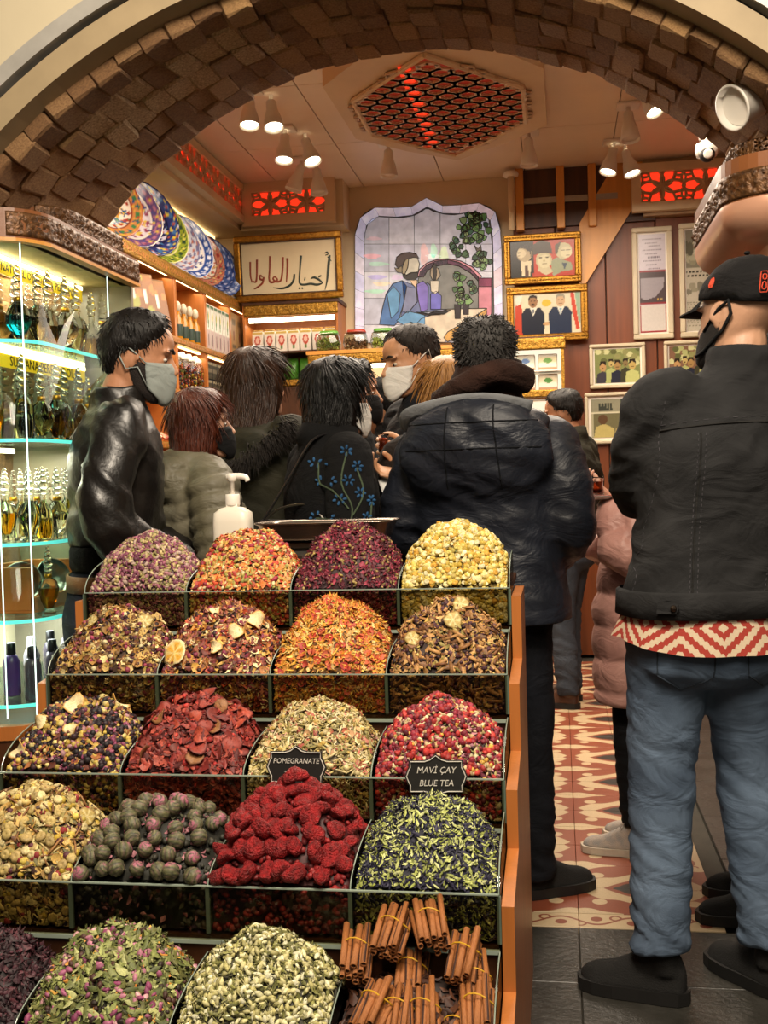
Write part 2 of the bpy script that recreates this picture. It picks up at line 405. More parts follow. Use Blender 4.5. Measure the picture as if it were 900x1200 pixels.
# ---- brick arch and the facade round it
FY, AY0, AY1 = 2.90, 2.92, 3.75
CA, CB = (-.455, 1.075, 1.565), (-.457, 1.283, 1.463)
def arch_pt(a, t, dr=0):
    cx, cz, r = (CA[k]+(CB[k]-CA[k])*t for k in range(3)); y = AY0+(AY1-AY0)*t
    return Vector((cx+(r+dr)*math.cos(a), y, cz+(r+dr)*math.sin(a)))
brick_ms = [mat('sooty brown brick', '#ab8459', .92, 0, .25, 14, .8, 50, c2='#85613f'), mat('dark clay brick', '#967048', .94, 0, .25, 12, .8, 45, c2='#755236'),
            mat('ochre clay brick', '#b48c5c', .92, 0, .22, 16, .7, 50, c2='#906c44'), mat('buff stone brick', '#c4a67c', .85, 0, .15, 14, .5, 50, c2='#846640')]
mb = MB(); NA = 64; rings = []
for k in range(NA+1):
    a = rad(-14)+rad(208)*k/NA; rings.append([arch_pt(a, 0, .004), arch_pt(a, 1, .004), arch_pt(a, 1, .16), arch_pt(a, 0, .16)])
arch = struct(mb.loft(rings).build('wall_front', mat('brown lime mortar', '#8f6e4b', .95, 0, .3, 20, .8, 60)))
random.seed(5); NB, NR = 52, 5
base = []
for v in range(4):                                    # four brick shapes shared by all
    m8 = MB().box((0, 0, 0), (1, 1, 1), bev=.10); vv = m8.v
    m8.v = [(p[0]+.11*mnoise.noise(Vector(p)*2.1+Vector((v*7, 0, 0))), p[1]+.11*mnoise.noise(Vector(p)*2.3+Vector((0, v*5, 3))), p[2]+.2*mnoise.noise(Vector(p)*2.2+Vector((3, 1, v*9)))) for p in vv]
    base.append([m8.mesh('brick') for _ in range(4)])
    for q in range(4): base[v][q].materials.append(brick_ms[q])
for i in range(NB):
    a0 = rad(12)+rad(158)*i/NB; da = rad(158)/NB
    off = random.uniform(-.06, .06)
    for j in range(NR):
        t0_, t1_ = (j+off*(j > 0))/NR, (j+1+off*(j < NR-1))/NR
        t0_ += .03*(j == 0); p = arch_pt(a0+da/2, (t0_+t1_)/2, -.011+random.uniform(-.008, .006)); q0, q1 = arch_pt(a0, .5), arch_pt(a0+da, .5)
        ln = (arch_pt(a0, t1_)-arch_pt(a0, t0_)).length*(.9 if j == 0 else 1); wd = (q1-q0).length
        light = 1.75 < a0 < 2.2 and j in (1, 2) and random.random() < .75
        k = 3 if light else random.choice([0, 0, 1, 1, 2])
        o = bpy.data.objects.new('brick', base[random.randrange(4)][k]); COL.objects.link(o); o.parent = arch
        rx = (arch_pt(a0+da, .5)-arch_pt(a0, .5)).normalized(); ry = (arch_pt(a0, 1)-arch_pt(a0, 0)).normalized(); rz_ = rx.cross(ry).normalized(); ry = rz_.cross(rx)
        R3 = Matrix((rx, ry, rz_)).transposed() @ Euler((random.gauss(0, .02), random.gauss(0, .03), random.gauss(0, .05))).to_matrix()
        o.matrix_local = Matrix.Translation(p) @ R3.to_4x4() @ Matrix.Diagonal((wd*random.uniform(.98, 1.16), ln*random.uniform(.97, 1.12), .055, 1))
def ring(name, r0, r1, y0, y1, m, parent=None, a0=-14, a1=194, n=80):
    cx, cz, r = CA; rs = []
    for k in range(n+1):
        a = rad(a0+(a1-a0)*k/n); e = Vector((math.cos(a), 0, math.sin(a))); c = Vector((cx, 0, cz))
        rs.append([c+e*r0+Vector((0, y0, 0)), c+e*r1+Vector((0, y0, 0)), c+e*r1+Vector((0, y1, 0)), c+e*r0+Vector((0, y1, 0))])
    return MB().loft(rs).build(name, m, parent)
struct(ring('trim_1', 1.567, 1.632, FY-.03, AY0+.03, mat('plastered arch moulding', '#9d8a6a', .6, 0, .08, 10)))
struct(ring('trim_2', 1.632, 1.648, FY+.0, AY0, mat('dark shadow gap', '#15120f', .8)))
struct(ring('trim_3', 1.648, 1.69, FY-.045, AY0, mat('aluminium edge strip', '#b4b0a8', .35, .25, .1, 12)))
# plaster wall of the market hall around the opening
rs = []; cx, cz, r = CA
for k in range(65):
    a = rad(-14+208*k/64); e = Vector((math.cos(a), 0, math.sin(a))); c = Vector((cx, 0, cz)); r1 = 3.2
    rs.append([c+e*1.69+Vector((0, FY-.02, 0)), c+e*r1+Vector((0, FY-.02, 0)), c+e*r1+Vector((0, AY0+.3, 0)), c+e*1.69+Vector((0, AY0+.3, 0))])
struct(MB().loft(rs).build('wall_facade', mat('cream hall plaster', '#c2b598', .75, 0, .05, 3, .05, 30)))
# brick piers under the arch
for s, nm in ((-1, 'wall_pier_left'), (1, 'wall_pier_right')):
    x = CA[0]+s*1.62
    struct(MB().span((x-.08*1, AY0, 0), (x+.12 if s < 0 else x+.35, AY1, 1.3)).build(nm, brick_ms[1]))
# closing strips between arch and room
struct(MB().span((LX-.12, AY1-.02, CZ-.55), (RX+.12, AY1+.03, CZ+.1)).build('wall_over_arch', cre)) if False else None

# ---- red lit lattice panels
def petal_lattice(mb, c, ux, uy, r, n=6, th=.009, off=None):
    off = Vector(off)
    for k in range(n):
        a = PI*2*k/n; pts = []
        for t in np.linspace(0, 2*PI, 13)[:-1]:
            rr = r*(.5+.46*math.cos(t)); w = r*.26*math.sin(t)
            x, y = rr*math.cos(a)-w*math.sin(a), rr*math.sin(a)+w*math.cos(a)
            pts.append(Vector(c)+Vector(ux)*x+Vector(uy)*y+off)
        mb.tube(pts, th, 4, closed=True)
lat = mat('tan lacquered lattice', '#c3a37c', .45, 0, .06, 10); lat_red = mat('dusky pink lattice', '#a4604a', .5, 0, .06, 10)
def red_grille(name, o, ux, uy, w, h, parent, motif, frame=.05, out=None):
    """o lower-left corner, ux/uy unit directions; glowing panel behind a cut lattice, inside a frame"""
    o, ux, uy = Vector(o), Vector(ux), Vector(uy); out = Vector(out) if out is not None else ux.cross(uy).normalized()
    t = struct(MB().prism([(-frame, -frame), (w+frame, -frame), (w+frame, h+frame), (-frame, h+frame)], o, ux, uy, out*.012).build(name, cre))
    MB().prism([(0, 0), (w, 0), (w, h), (0, h)], o+out*.013, ux, uy, out*.004).build('glowing_panel', M['red_glow'], t)
    fr = MB()
    for a in ([(-frame, -frame), (w+frame, -frame), (w+frame, 0), (-frame, 0)], [(-frame, h), (w+frame, h), (w+frame, h+frame), (-frame, h+frame)],
              [(-frame, 0), (0, 0), (0, h), (-frame, h)], [(w, 0), (w+frame, 0), (w+frame, h), (w, h)]):
        fr.prism(a, o+out*.012, ux, uy, out*.045)
    fr.build('surround', cre, t)
    n = max(1, round(w/motif)); st = w/n; l = MB()
    for k in range(n): petal_lattice(l, o+ux*(st*(k+.5))+uy*(h/2), ux, uy, st*.55, th=.012, off=out*.035)
    for k in range(n+1):
        for s in (-1, 1): petal_lattice(l, o+ux*(st*k)+uy*(h/2+s*h*.42), ux, uy, st*.2, 4, .010, out*.035)
    l.build('lattice', lat, t); return t
a, b = P(303, 270, Y=BY-.3), P(392, 240, Y=BY-.3)
# soffit box under the ceiling along back-left
struct(MB().span((-2.2, BY-.25, 3.08), (-1.45, BY, CZ)).build('trim_4', cre))
red_grille('trim_5', (-2.10, BY-.262, 3.165), (1, 0, 0), (0, 0, 1), .53, .165, None, .27, .07, (0, -1, 0))
# left soffit box
struct(MB().span((LX, 3.8, 3.09), (-2.21, BY, CZ)).build('trim_6', cre))
red_grille('trim_7', (-2.209, BY-.32, 3.17), (0, -1, 0), (0, 0, 1), 3.6, .17, None, .24, .05, (1, 0, 0))
MB().span((LX+.02, 4.0, 3.065), (LX+.06, BY-.1, 3.088)).build('trim_8', M['led'])['kind'] = 'structure'
# right: grille and wood panels of the back wall
a = P(741, 250, Y=BY-.2); b = P(838, 215, Y=BY-.2)
struct(MB().span((.62, BY-.19, 3.02), (RX, BY, CZ+.06)).build('trim_9', mat('tan painted fascia', '#b29470', .5)))
red_grille('trim_10', (.60, BY-.20, 3.10), (1, 0, 0), (0, 0, 1), .85, .20, None, .29, .06, (0, -1, 0))
bp = struct(MB().span((-.27, BY-.09, 0), (RX, BY-.01, 3.03)).build('trim_11', mat('panel joint', '#2c160a', .7)))
xs = [-.27, .02, .36, .70, 1.04, 1.38, RX]
for k in range(6):
    MB().span((xs[k]+.004, BY-.105, 0), (xs[k+1]-.004, BY-.088, 3.02), bev=.003).build('wood_panel', M['panel_wood'], bp)
# dark stair opening above, with posts and the sloping stringer
so = struct(MB().span((-.25, BY-.14, 3.0), (.70, BY-.106, CZ+.1)).build('trim_12', M['wood_dark']))
for x in (-.245, .035, .25):
    struct(MB().span((x, BY-.2, 2.975), (x+.055, BY-.13, CZ), bev=.004).build('trim_13', M['wood_light']))
struct(MB().span((-.25, BY-.16, 3.16), (.45, BY-.142, 3.20)).build('trim_14', M['metal']))
p = [P(650, 325, Y=BY-.45), P(683, 338, Y=BY-.45), P(776, 186, Y=BY-.45), P(708, 190, Y=BY-.45)]
p = [(q.x, q.z) for q in (P(679, 262, Y=BY-.15), P(679, 345, Y=BY-.15), P(687, 332, Y=BY-.15), P(777, 187, Y=BY-.15), P(722, 189, Y=BY-.15))]
struct(MB().prism(p, (0, BY-.158, 0), (1, 0, 0), (0, 0, 1), (0, .05, 0)).build('trim_15', M['wood_light']))
pp = P(599, 230, Y=BY-.25)
pole = thing('conduit', 'cream vertical conduit pipe beside the stained glass', 'pipe', (P(599, 230, Y=BY-.22).x, BY-.22, 0))
MB().tube([(0, 0, 2.975), (0, 0, CZ-.03)], .022, 10).build('pipe', cre, pole, True)
MB().lathe([(.05, 0), (.055, .015), (.05, .03), (.03, .035)], 14, (0, 0, CZ-.06)).build('ceiling_rose', M['white'], pole, True)
# ================================================================ SPICE STAND
SX1 = -.118; BW = .2625; SX0 = SX1-4*BW
ROW_Y = [2.60, 2.385, 2.155, 1.91, 1.675]; ROW_Z = [1.01, .845, .680, .545, .375]; RIM = .085; BACK = 2.86
stand = thing('display_stand', 'stepped wooden stand with glass-fronted bins of loose tea, right by the aisle', 'display stand', (0, 0, 0))
body = MB()
for r in range(5):
    y1 = ROW_Y[r-1] if r else BACK
    body.span((SX0, ROW_Y[r]+.004, 0 if r == 0 else .01), (SX1-.002, y1+.002 if r else BACK, ROW_Z[r]-RIM-.006))
body.build('body', M['wood_dark'], stand)
side = [(ROW_Y[4], 0), (ROW_Y[4], ROW_Z[4]-.02)]
for r in (3, 2, 1, 0): side += [(ROW_Y[r], ROW_Z[r+1]-.0), (ROW_Y[r], ROW_Z[r]-.02)]
side += [(BACK, ROW_Z[0]-.02), (BACK, 0)]
MB().prism(side, (SX1+.004, 0, 0), (0, 1, 0), (0, 0, 1), (.022, 0, 0)).build('side_panel', M['wood'], stand)
MB().prism(side, (SX0-.026, 0, 0), (0, 1, 0), (0, 0, 1), (.022, 0, 0)).build('side_panel', M['wood'], stand)
back_ledge = MB().span((-1.04, 2.80, .99), (SX1, 3.06, 1.008), bev=.003).build('back_ledge', M['wood_dark'], stand)
gl = pane('smoky bin glass', '#d6d2c4', .10, .02); edge = mat('pale glass edge', '#93a092', .2, 0, .1, 10)
edge_dark = mat('darker green glass edge', '#5c6b5e', .15, 0, .1, 10)  # bin joints a darker green than the rims
for r in range(5):
    z = ROW_Z[r]; y = ROW_Y[r]; yb = (ROW_Y[r-1] if r else BACK-.06)
    f = MB().span((SX0, y-.005, z-RIM-.012), (SX1, y, z)).build('glass_front', gl, stand)
    MB().span((SX0, y-.0055, z), (SX1, y+.0005, z+.0022)).build('rim', edge, f)
    MB().span((SX0, y-.0065, z-RIM-.018), (SX1, y+.002, z-RIM-.011)).build('bottom_strip', edge, f)
    for k in range(5):
        x = SX1-k*BW; top = .075 if k in (0, 4) else .055
        # curved top: low at the front rim, rising to the back
        n = 8; poly = [(y+.001, z-RIM)]+[(y+.001+(yb-y-.012)*math.sin(PI/2*t/n)**.9, z+top*(1-math.cos(PI/2*t/n)*1.0)) for t in range(n+1)]
        poly = [(y+.001, z-RIM)]+[(y+.001+(yb-y-.012)*(1-math.cos(PI/2*t/n)), z-.002+top*math.sin(PI/2*t/n)) for t in range(n+1)]+[(yb-.011, z-RIM)]
        d = MB().prism(poly, (x-.0025, 0, 0), (0, 1, 0), (0, 0, 1), (.005, 0, 0)).build('divider', gl, stand)
        pts = [(x, p[0], p[1]+.0012) for p in poly[1:-1]]
        MB().tube(pts, (.0013), 5).build('edge', edge, d)
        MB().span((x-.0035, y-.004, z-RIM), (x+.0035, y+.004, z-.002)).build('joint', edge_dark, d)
# ---- piece shapes: (verts, faces(list of arrays), ) in unit size, z is up / thickness
def shape_of(mb):
    V = np.array([tuple(v) for v in mb.v], 'f'); d = {}
    for f in mb.f: d.setdefault(len(f), []).append(f)
    return V, [np.array(v) for v in d.values()]
def strip(n, w, bend, twist=0, wave=0):
    vs = []; fs = []
    for i in range(n+1):
        t = i/n-.5; ww = w*max(.12, math.cos(PI*t*.96)**.7); a = twist*t; zz = bend*(t*t*4-.5)+wave*math.sin(9*t)
        vs += [(t, -ww*math.cos(a), zz-ww*math.sin(a)), (t, 0, zz+w*.35), (t, ww*math.cos(a), zz+ww*math.sin(a))]
    for i in range(n): a = i*3; fs += [(a, a+1, a+4, a+3), (a+1, a+2, a+5, a+4)]
    m = MB(); m.add(vs, fs); return shape_of(m)
def disc(n, cup, wob):
    vs = [(0, 0, -cup*.6)]+[(.5*math.cos(2*PI*k/n)*(1+wob*math.sin(3*2*PI*k/n)), .5*math.sin(2*PI*k/n)*(1+wob*math.cos(5*k)), cup*(.4+.6*math.sin(k*2.3))) for k in range(n)]
    m = MB(); m.add(vs, [(0, 1+k, 1+(k+1) % n) for k in range(n)]); return shape_of(m)
SH = {
 'leaf': strip(3, .2, .12, .6), 'curl': strip(4, .13, .32, 1.8), 'petal': strip(2, .34, .22, .3), 'flake': strip(2, .3, .1, .9),
 'thread': strip(3, .06, .2, 1.2), 'twig': shape_of(MB().tube([(-.5, 0, 0), (0, .02, .03), (.5, 0, 0)], .055, 4)),
 'bud': shape_of(MB().lathe([(.05, -.5), (.26, -.25), (.3, 0), (.2, .3), (.04, .5)], 6, axis=(1, 0, 0))),
 'ball': shape_of(MB().ball((0, 0, 0), .5, 7, 5)), 'disc': disc(8, .14, .08), 'chip': disc(6, .2, .2),
 'bark': shape_of(MB().box((0, 0, 0), (1, .22, .07))),
 'chunk': shape_of(MB().ball((0, 0, 0), (.5, .38, .34), 6, 4)),
 'flower': shape_of(MB().lathe([(.02, -.3), (.25, -.1), (.42, .1), (.38, .26), (.16, .3), (.05, .2)], 7)),
}
def heap(name, label, r, k, peak, pieces, n, base, seed, big=None, rim_over=.012, wid=1, skew=.5, sharp=1.15, parent=None):
    """a heap of loose dried herbs in bin (row r, column k from the left); pieces: (shape, size, squash, [colours], weight)"""
    g = np.random.default_rng(seed); x0 = SX0+k*BW+.006; x1 = x0+(BW-.012)*wid; yg = ROW_Y[r]+.002; y0 = yg+.011; y1 = (ROW_Y[r-1] if r else BACK-.06)-.016; z = ROW_Z[r]
    def H(u, v):
        a = .34+.66*np.clip(1-np.abs((u-skew)/np.where(u < skew, skew, 1-skew))**1.75, 0, 1)**(.62*sharp); q = np.where(v < .62, v/.62, (1-v)/.38*.85+.15)
        b = np.clip(1-np.abs(1-q)**1.7, 0, 1)**.8
        bump = .0055*np.sin(u*11+seed)*np.sin(v*9+seed*2.3)+.0035*np.sin(u*23+seed*1.7+v*14)
        return peak*(a*b)+bump*np.minimum(1, 5*v)+rim_over*np.minimum(1, 6*u)*np.minimum(1, 6*(1-u))-.006
    N1, N2 = 24, 20
    U, V = np.meshgrid(np.linspace(0, 1, N1+1), np.linspace(0, 1, N2+1)); U, V = U.ravel(), V.ravel()
    hz = z+H(U, V)-.004+g.normal(0, .0015, len(U)); G = np.c_[x0+U*(x1-x0), y0+V*(y1-y0), hz]
    i = (np.arange(N2)[:, None]*(N1+1)+np.arange(N1)).ravel(); q = np.c_[i, i+1, i+N1+2, i+N1+1]
    # skirt down to the bin floor
    bl = np.r_[np.arange(N1+1), (np.arange(1, N2+1)*(N1+1)+N1), (N2*(N1+1)+np.arange(N1-1, -1, -1)), (np.arange(N2-1, 0, -1)*(N1+1))]
    o = len(G); low = G[bl].copy(); low[:, 2] = z-RIM; G = np.r_[G, low]; m = len(bl); j = np.arange(m); jn = (j+1) % m
    q2 = np.c_[bl[j], bl[jn], o+jn, o+j]
    bc = np.array(lin(base))
    Vs = [G]; Fs = [q, q2]; Cs = [np.tile(bc, (len(G), 1))*g.uniform(.7, 1.2, (len(G), 1))]; off = len(G)
    n = int(n*1.55); w = np.array([p[4] for p in pieces], float); w /= w.sum()
    nf = int(n*.33)
    for (sh, size, sq, cols, _), cnt, cf in zip(pieces, np.round(w*n).astype(int), np.round(w*nf).astype(int)):
        sv, sf = SH[sh]; tot = cnt+cf
        u = np.r_[g.random(cnt), g.random(cf)]; v = np.r_[g.random(cnt)**1.12*.93, np.zeros(cf)]
        e = 1e-2; px_, py_ = u*(x1-x0)+x0, v*(y1-y0)+y0; pz = z+H(u, v)
        gx = (H(np.clip(u+e, 0, 1), v)-H(np.clip(u-e, 0, 1), v))/(2*e*(x1-x0)); gy = (H(u, np.clip(v+e, 0, 1))-H(u, np.clip(v-e, 0, 1)))/(2*e*(y1-y0))
        nrm = np.c_[-gx, -gy, np.ones(tot)]
        if cf: pz[cnt:] = z-RIM*g.random(cf)*.97-.002; nrm[cnt:] = (0, -1, .05); py_[cnt:] = y0-size*.15
        nrm += g.normal(0, .42, nrm.shape); nrm /= np.linalg.norm(nrm, axis=1)[:, None]
        t = g.normal(size=(tot, 3)); t -= nrm*(t*nrm).sum(1)[:, None]; t /= np.linalg.norm(t, axis=1)[:, None]; b = np.cross(nrm, t)
        sc = size*g.uniform(.65, 1.3, tot); sy = sq*g.uniform(.8, 1.2, tot)
        pos = np.c_[px_, py_, pz]+nrm*(sc*g.uniform(-.05, .28, tot))[:, None]
        # keep within the bin sideways
        pos[:, 0] = np.clip(pos[:, 0], x0+size*.3, x1-size*.3)
        pos[:cnt, 1] = np.maximum(pos[:cnt, 1], yg+size*.25)
        A = pos[:, None, :]+(sv[None, :, 0:1]*t[:, None, :]+sv[None, :, 1:2]*sy[:, None, None]*b[:, None, :]+sv[None, :, 2:3]*nrm[:, None, :])*sc[:, None, None]
        A[:, :, 0] = np.clip(A[:, :, 0], x0, x1); A[:, :, 1] = np.clip(A[:, :, 1], yg, y1+.004); A[:, :, 2] = np.maximum(A[:, :, 2], z-RIM+.001)
        C = np.array([lin(c) for c in cols])[g.integers(0, len(cols), tot)]*g.uniform(.72, 1.18, (tot, 1))
        shade = 1+.18*np.tanh(sv[:, 0:1]*3)                      # petals paler to the tip
        Vs.append(A.reshape(-1, 3)); Cs.append((C[:, None, :]*shade[None]).reshape(-1, 3))
        ofs = off+np.arange(tot)[:, None, None]*len(sv)
        for f in sf: Fs.append((f[None]+ofs).reshape(-1, f.shape[1]))
        off += tot*len(sv)
    ob = npmesh(name, np.concatenate(Vs), Fs, np.concatenate(Cs), M['herb'])
    tag(ob, label, 'tea', None, 'stuff')
    def surf(u, v, lift=0):
        e = 1e-2; f = lambda a, b: float(H(np.array([a]), np.array([b]))[0])
        n_ = Vector((-(f(min(1, u+e), v)-f(max(0, u-e), v))/(2*e*(x1-x0)), -(f(u, min(1, v+e))-f(u, max(0, v-e)))/(2*e*(y1-y0)), 1)).normalized()
        return Vector((x0+u*(x1-x0), y0+v*(y1-y0), z+f(u, v)))+n_*lift, n_
    return surf
# ---- row 1 (top)
heap('rosebuds', 'heap of small dusty-pink dried rosebuds, top row, far left', 0, 0, .135,
     [('bud', .0135, 1, ['#85465a', '#99586c', '#a8747c', '#743850', '#b39a8c', '#6a3346'], 5), ('bud', .012, 1, ['#b5a06a', '#8e8450', '#c7b283', '#a08a68'], 3.2), ('leaf', .012, 1, ['#7f7a3e', '#9b8b4d'], 2)], 1900, '#4a2c30', 11)
heap('fruit_tea', 'heap of orange and red mixed dried petals, top row, second bin', 0, 1, .14,
     [('petal', .015, 1, ['#c8502a', '#d97a3a', '#b03a2a', '#e0a060'], 4), ('bud', .013, 1, ['#d8b070', '#c9a04a', '#e3cf9c', '#a7a052'], 4), ('chip', .014, 1, ['#c2402c', '#e08840', '#d9b26a'], 3), ('leaf', .014, 1, ['#6f7a38', '#9a8c3e'], 1.5), ('bud', .017, 1, ['#8c2a3c', '#a33044'], .5)], 1600, '#5a3218', 12, skew=.5)
heap('hibiscus_tea', 'heap of dark crimson dried hibiscus petals, top row, third bin', 0, 2, .15,
     [('curl', .017, 1, ['#4a1420', '#5e1a2a', '#741f30', '#3a1018', '#8a2a3c'], 6), ('petal', .014, 1, ['#6b1a2c', '#982c44', '#541826'], 3), ('bud', .010, 1, ['#a38a4a', '#7c6a3a', '#b59a60'], 1.3)], 1700, '#2c0c12', 13)
heap('chamomile', 'heap of yellow dried chamomile heads, top row, right end', 0, 3, .145,
     [('ball', .0125, 1, ['#d8c06a', '#cdb04c', '#e2d08a', '#b79a3c'], 5), ('flower', .015, 1, ['#dfcf96', '#c9b65c', '#cc9a34', '#e6dcae'], 5), ('petal', .011, 1, ['#d9c98a', '#a99b4c', '#c98f30'], 2), ('leaf', .012, 1, ['#8b8a42', '#a59c50'], 1)], 1700, '#6e5a24', 14)
# ---- row 2
s20 = heap('herbal_mix', 'brown and cream dried fruit and root mix, second row, far left', 1, 0, .135,
     [('chip', .017, 1, ['#c7a45c', '#a87c3c', '#e0c88c', '#7a4c28'], 4), ('chunk', .012, 1, ['#3a1c22', '#52242c', '#2c1418', '#7c5a30'], 3.5), ('leaf', .017, 1, ['#97803c', '#bfa05a', '#6b5228'], 3), ('twig', .024, 1, ['#8a5a30', '#a87440'], .8), ('ball', .011, 1, ['#6a2236', '#a04058', '#ded0a0'], 1.5)], 1400, '#3c2414', 21)
s21 = heap('citrus_mix', 'dried fruit mix with pale citrus peel and rosebuds, second row, second bin', 1, 1, .14,
     [('petal', .019, 1, ['#7a3428', '#94483a', '#5c2a22', '#b06a50'], 4), ('chip', .017, 1, ['#d8a850', '#c07a3a', '#e5d2a0', '#b5482c'], 3.5), ('chunk', .014, 1, ['#6a2a38', '#8c3450', '#35181a'], 2.5), ('curl', .024, 1, ['#d9b060', '#c98a3c', '#e8d6a4'], 2.2), ('flake', .016, 1, ['#9a6a3c', '#7c5030'], 2)], 1300, '#43201a', 22, wid=1)
heap('marigold_tea', 'bright orange-yellow dried marigold shreds with red fruit bits, second row, third bin', 1, 2, .15,
     [('curl', .018, 1, ['#d99a30', '#e0a83c', '#c77f22', '#e8c060'], 6), ('thread', .02, 1.3, ['#e0ac40', '#d88a28', '#e9cc7a'], 4), ('chip', .016, 1, ['#b8402c', '#c85a34', '#a83228'], 1.6), ('petal', .015, 1, ['#cf6a2c', '#d98c3a', '#d8b070'], 2.5)], 1800, '#6c4414', 23)
s23 = heap('winter_mix', 'brown herbal mix with bark, roots and dried lemon, second row, right end', 1, 3, .14,
     [('bark', .026, 1, ['#9a6a3a', '#b58650', '#7c4e2c'], 2), ('chunk', .012, 1, ['#2c171a', '#41202a', '#54303a'], 3.5), ('flake', .018, 1, ['#a87a42', '#c89c60', '#7a5230'], 3), ('curl', .018, 1, ['#c6a04a', '#d8bc74', '#8c6a34'], 2), ('leaf', .015, 1, ['#8a7a3c', '#b4a058'], 1.5)], 1300, '#35201a', 24)
# ---- row 3
s30 = heap('berry_mix', 'dark berry, rosebud and dried apple mix, third row, far left', 2, 0, .125,
     [('ball', .0125, 1, ['#1c1418', '#2b1a22', '#3a2028', '#221a1e'], 4), ('bud', .014, 1, ['#84395a', '#a55c78', '#6a2c48', '#b98a90'], 3), ('ball', .012, 1, ['#c2a84e', '#d6c47c', '#a88c3a'], 2.5), ('flake', .02, 1, ['#8c4a30', '#6a3424', '#a86a3c'], 2), ('chip', .016, 1, ['#d0b060', '#b08a40'], 1.2)], 1300, '#2a1718', 31)
s31 = heap('apple_tea', 'dark red dried apple and strawberry slices, third row, second bin', 2, 1, .13,
     [('flake', .022, 1, ['#7a2420', '#92302a', '#5c1c1a', '#a84838'], 5), ('chip', .02, 1, ['#8a2c24', '#b05040', '#6a2a20'], 3), ('curl', .022, 1, ['#4c1618', '#6e2020'], 2), ('chunk', .013, 1, ['#b02a28', '#c43c34'], 1.2)], 1000, '#3c1212', 32)
heap('lemongrass_tea', 'pale straw-coloured lemongrass clippings with pink petals, third row, third bin', 2, 2, .12,
     [('bark', .017, .75, ['#cbb987', '#b8a468', '#ddd0a4', '#98884c'], 6), ('leaf', .016, 1, ['#b9a868', '#8f8448', '#d6c898'], 4), ('petal', .014, 1, ['#c07a68', '#d0a08c', '#a85a4c'], 1), ('ball', .010, 1, ['#d6c490', '#b89a50'], 1), ('chip', .015, 1, ['#b06048', '#c99a6c'], .6)], 1600, '#5c4c28', 33)
heap('rosehip_mix', 'red and cream mix of dried berries, hibiscus and rosebuds, third row, right end', 2, 3, .125,
     [('ball', .0115, 1, ['#7c2030', '#94283a', '#5c1a28'], 3), ('chunk', .015, 1, ['#b0302c', '#c03c34', '#982424'], 2.2), ('bud', .013, 1, ['#cdb488', '#d8c8a0', '#b89868'], 3), ('petal', .014, 1, ['#8a3848', '#b07480', '#6a2838'], 2.4), ('leaf', .014, 1, ['#8c8446', '#a89c5c'], 1.6), ('ball', .009, 1, ['#d8a848', '#2e1a1c'], 1)], 1600, '#3c181a', 34)
# ---- row 4
s40 = heap('flower_mix', 'cream and olive mix of dried blossoms, twigs and leaves, fourth row, far left', 3, 0, .13,
     [('flower', .021, 1, ['#c0a868', '#a8905a', '#d4c28c'], 2), ('leaf', .022, 1, ['#8a8246', '#a89858', '#c4b47c', '#6a6234'], 4), ('chip', .019, 1, ['#c8a45a', '#b08a48', '#dcc890'], 2.5), ('twig', .032, .9, ['#7c5230', '#93683c', '#c4b078'], 1.2), ('ball', .013, 1, ['#b89a34', '#8c2c30', '#d0b854', '#5a2a34'], 1.4), ('flake', .02, 1, ['#5c3a22', '#3e2620', '#9a7444'], 2)], 1100, '#43341c', 41)
heap('tea_bed', 'dark tea leaves under the flowering tea balls in the fourth row', 3, 1, .10, [('chunk', .014, 1, ['#2a2a1e', '#38352a'], 1), ('petal', .014, 1, ['#8a5058', '#a87078', '#4a4a34'], 1)], 250, '#1c1c14', 42)
heap('pomegranate_bed', 'crushed red bits under the candied pomegranate chunks', 3, 2, .13, [('chunk', .014, 1, ['#7c1416', '#8c1c1c', '#5c1012'], 1)], 350, '#3c0a0c', 43)
heap('blue_pea_tea', 'heap of navy and lime-green dried butterfly pea flowers, fourth row, right end', 3, 3, .125,
     [('curl', .015, 1, ['#1c1c34', '#26243c', '#15152a', '#302c44'], 6), ('petal', .014, .8, ['#1e1e36', '#2a2740'], 2), ('leaf', .0145, .8, ['#a9b05c', '#bcc274', '#8c9444', '#c8cc8c'], 5.5)], 2300, '#14142a', 44)
# ---- row 5 (front)
heap('sorrel_tea', 'near-black dried hibiscus curls at the bottom left corner of the stand', 4, 0, .12,
     [('curl', .021, 1, ['#2a1218', '#3a1820', '#1c0c12', '#4a2028'], 6), ('petal', .017, 1, ['#341620', '#52242e', '#241018'], 3), ('chunk', .012, 1, ['#54303a', '#2a161c'], 2)], 1300, '#160a0e', 51)
s51 = heap('green_mix', 'green leaf tea with pink buds and orange petals, front row, second bin', 4, 1, .125,
     [('leaf', .023, 1, ['#7c8246', '#949a58', '#5e6634', '#aaac70', '#6b6b3a'], 7), ('curl', .02, 1, ['#6e7440', '#8a8c50', '#4a4a2a'], 3), ('bud', .0155, 1, ['#a05a78', '#b8788c', '#8c4064', '#c9989c'], 1.4), ('petal', .015, 1, ['#d09038', '#dca848', '#c87a30'], .8), ('chunk', .013, 1, ['#4a2c24', '#2e2018'], 1)], 1500, '#33331c', 52)
heap('jasmine_tea', 'green tea dotted with cream jasmine buds, front row, third bin', 4, 2, .125,
     [('bud', .0135, .9, ['#d6d0a0', '#c8c088', '#e2deba', '#b4ac70'], 5), ('leaf', .017, .8, ['#75743c', '#5a5a2e', '#8c8a4c'], 4), ('curl', .016, .8, ['#45432a', '#5f5a34', '#35331f'], 3.5), ('twig', .018, .7, ['#b8b07c', '#8f884e'], 1)], 2100, '#2c2a18', 53)
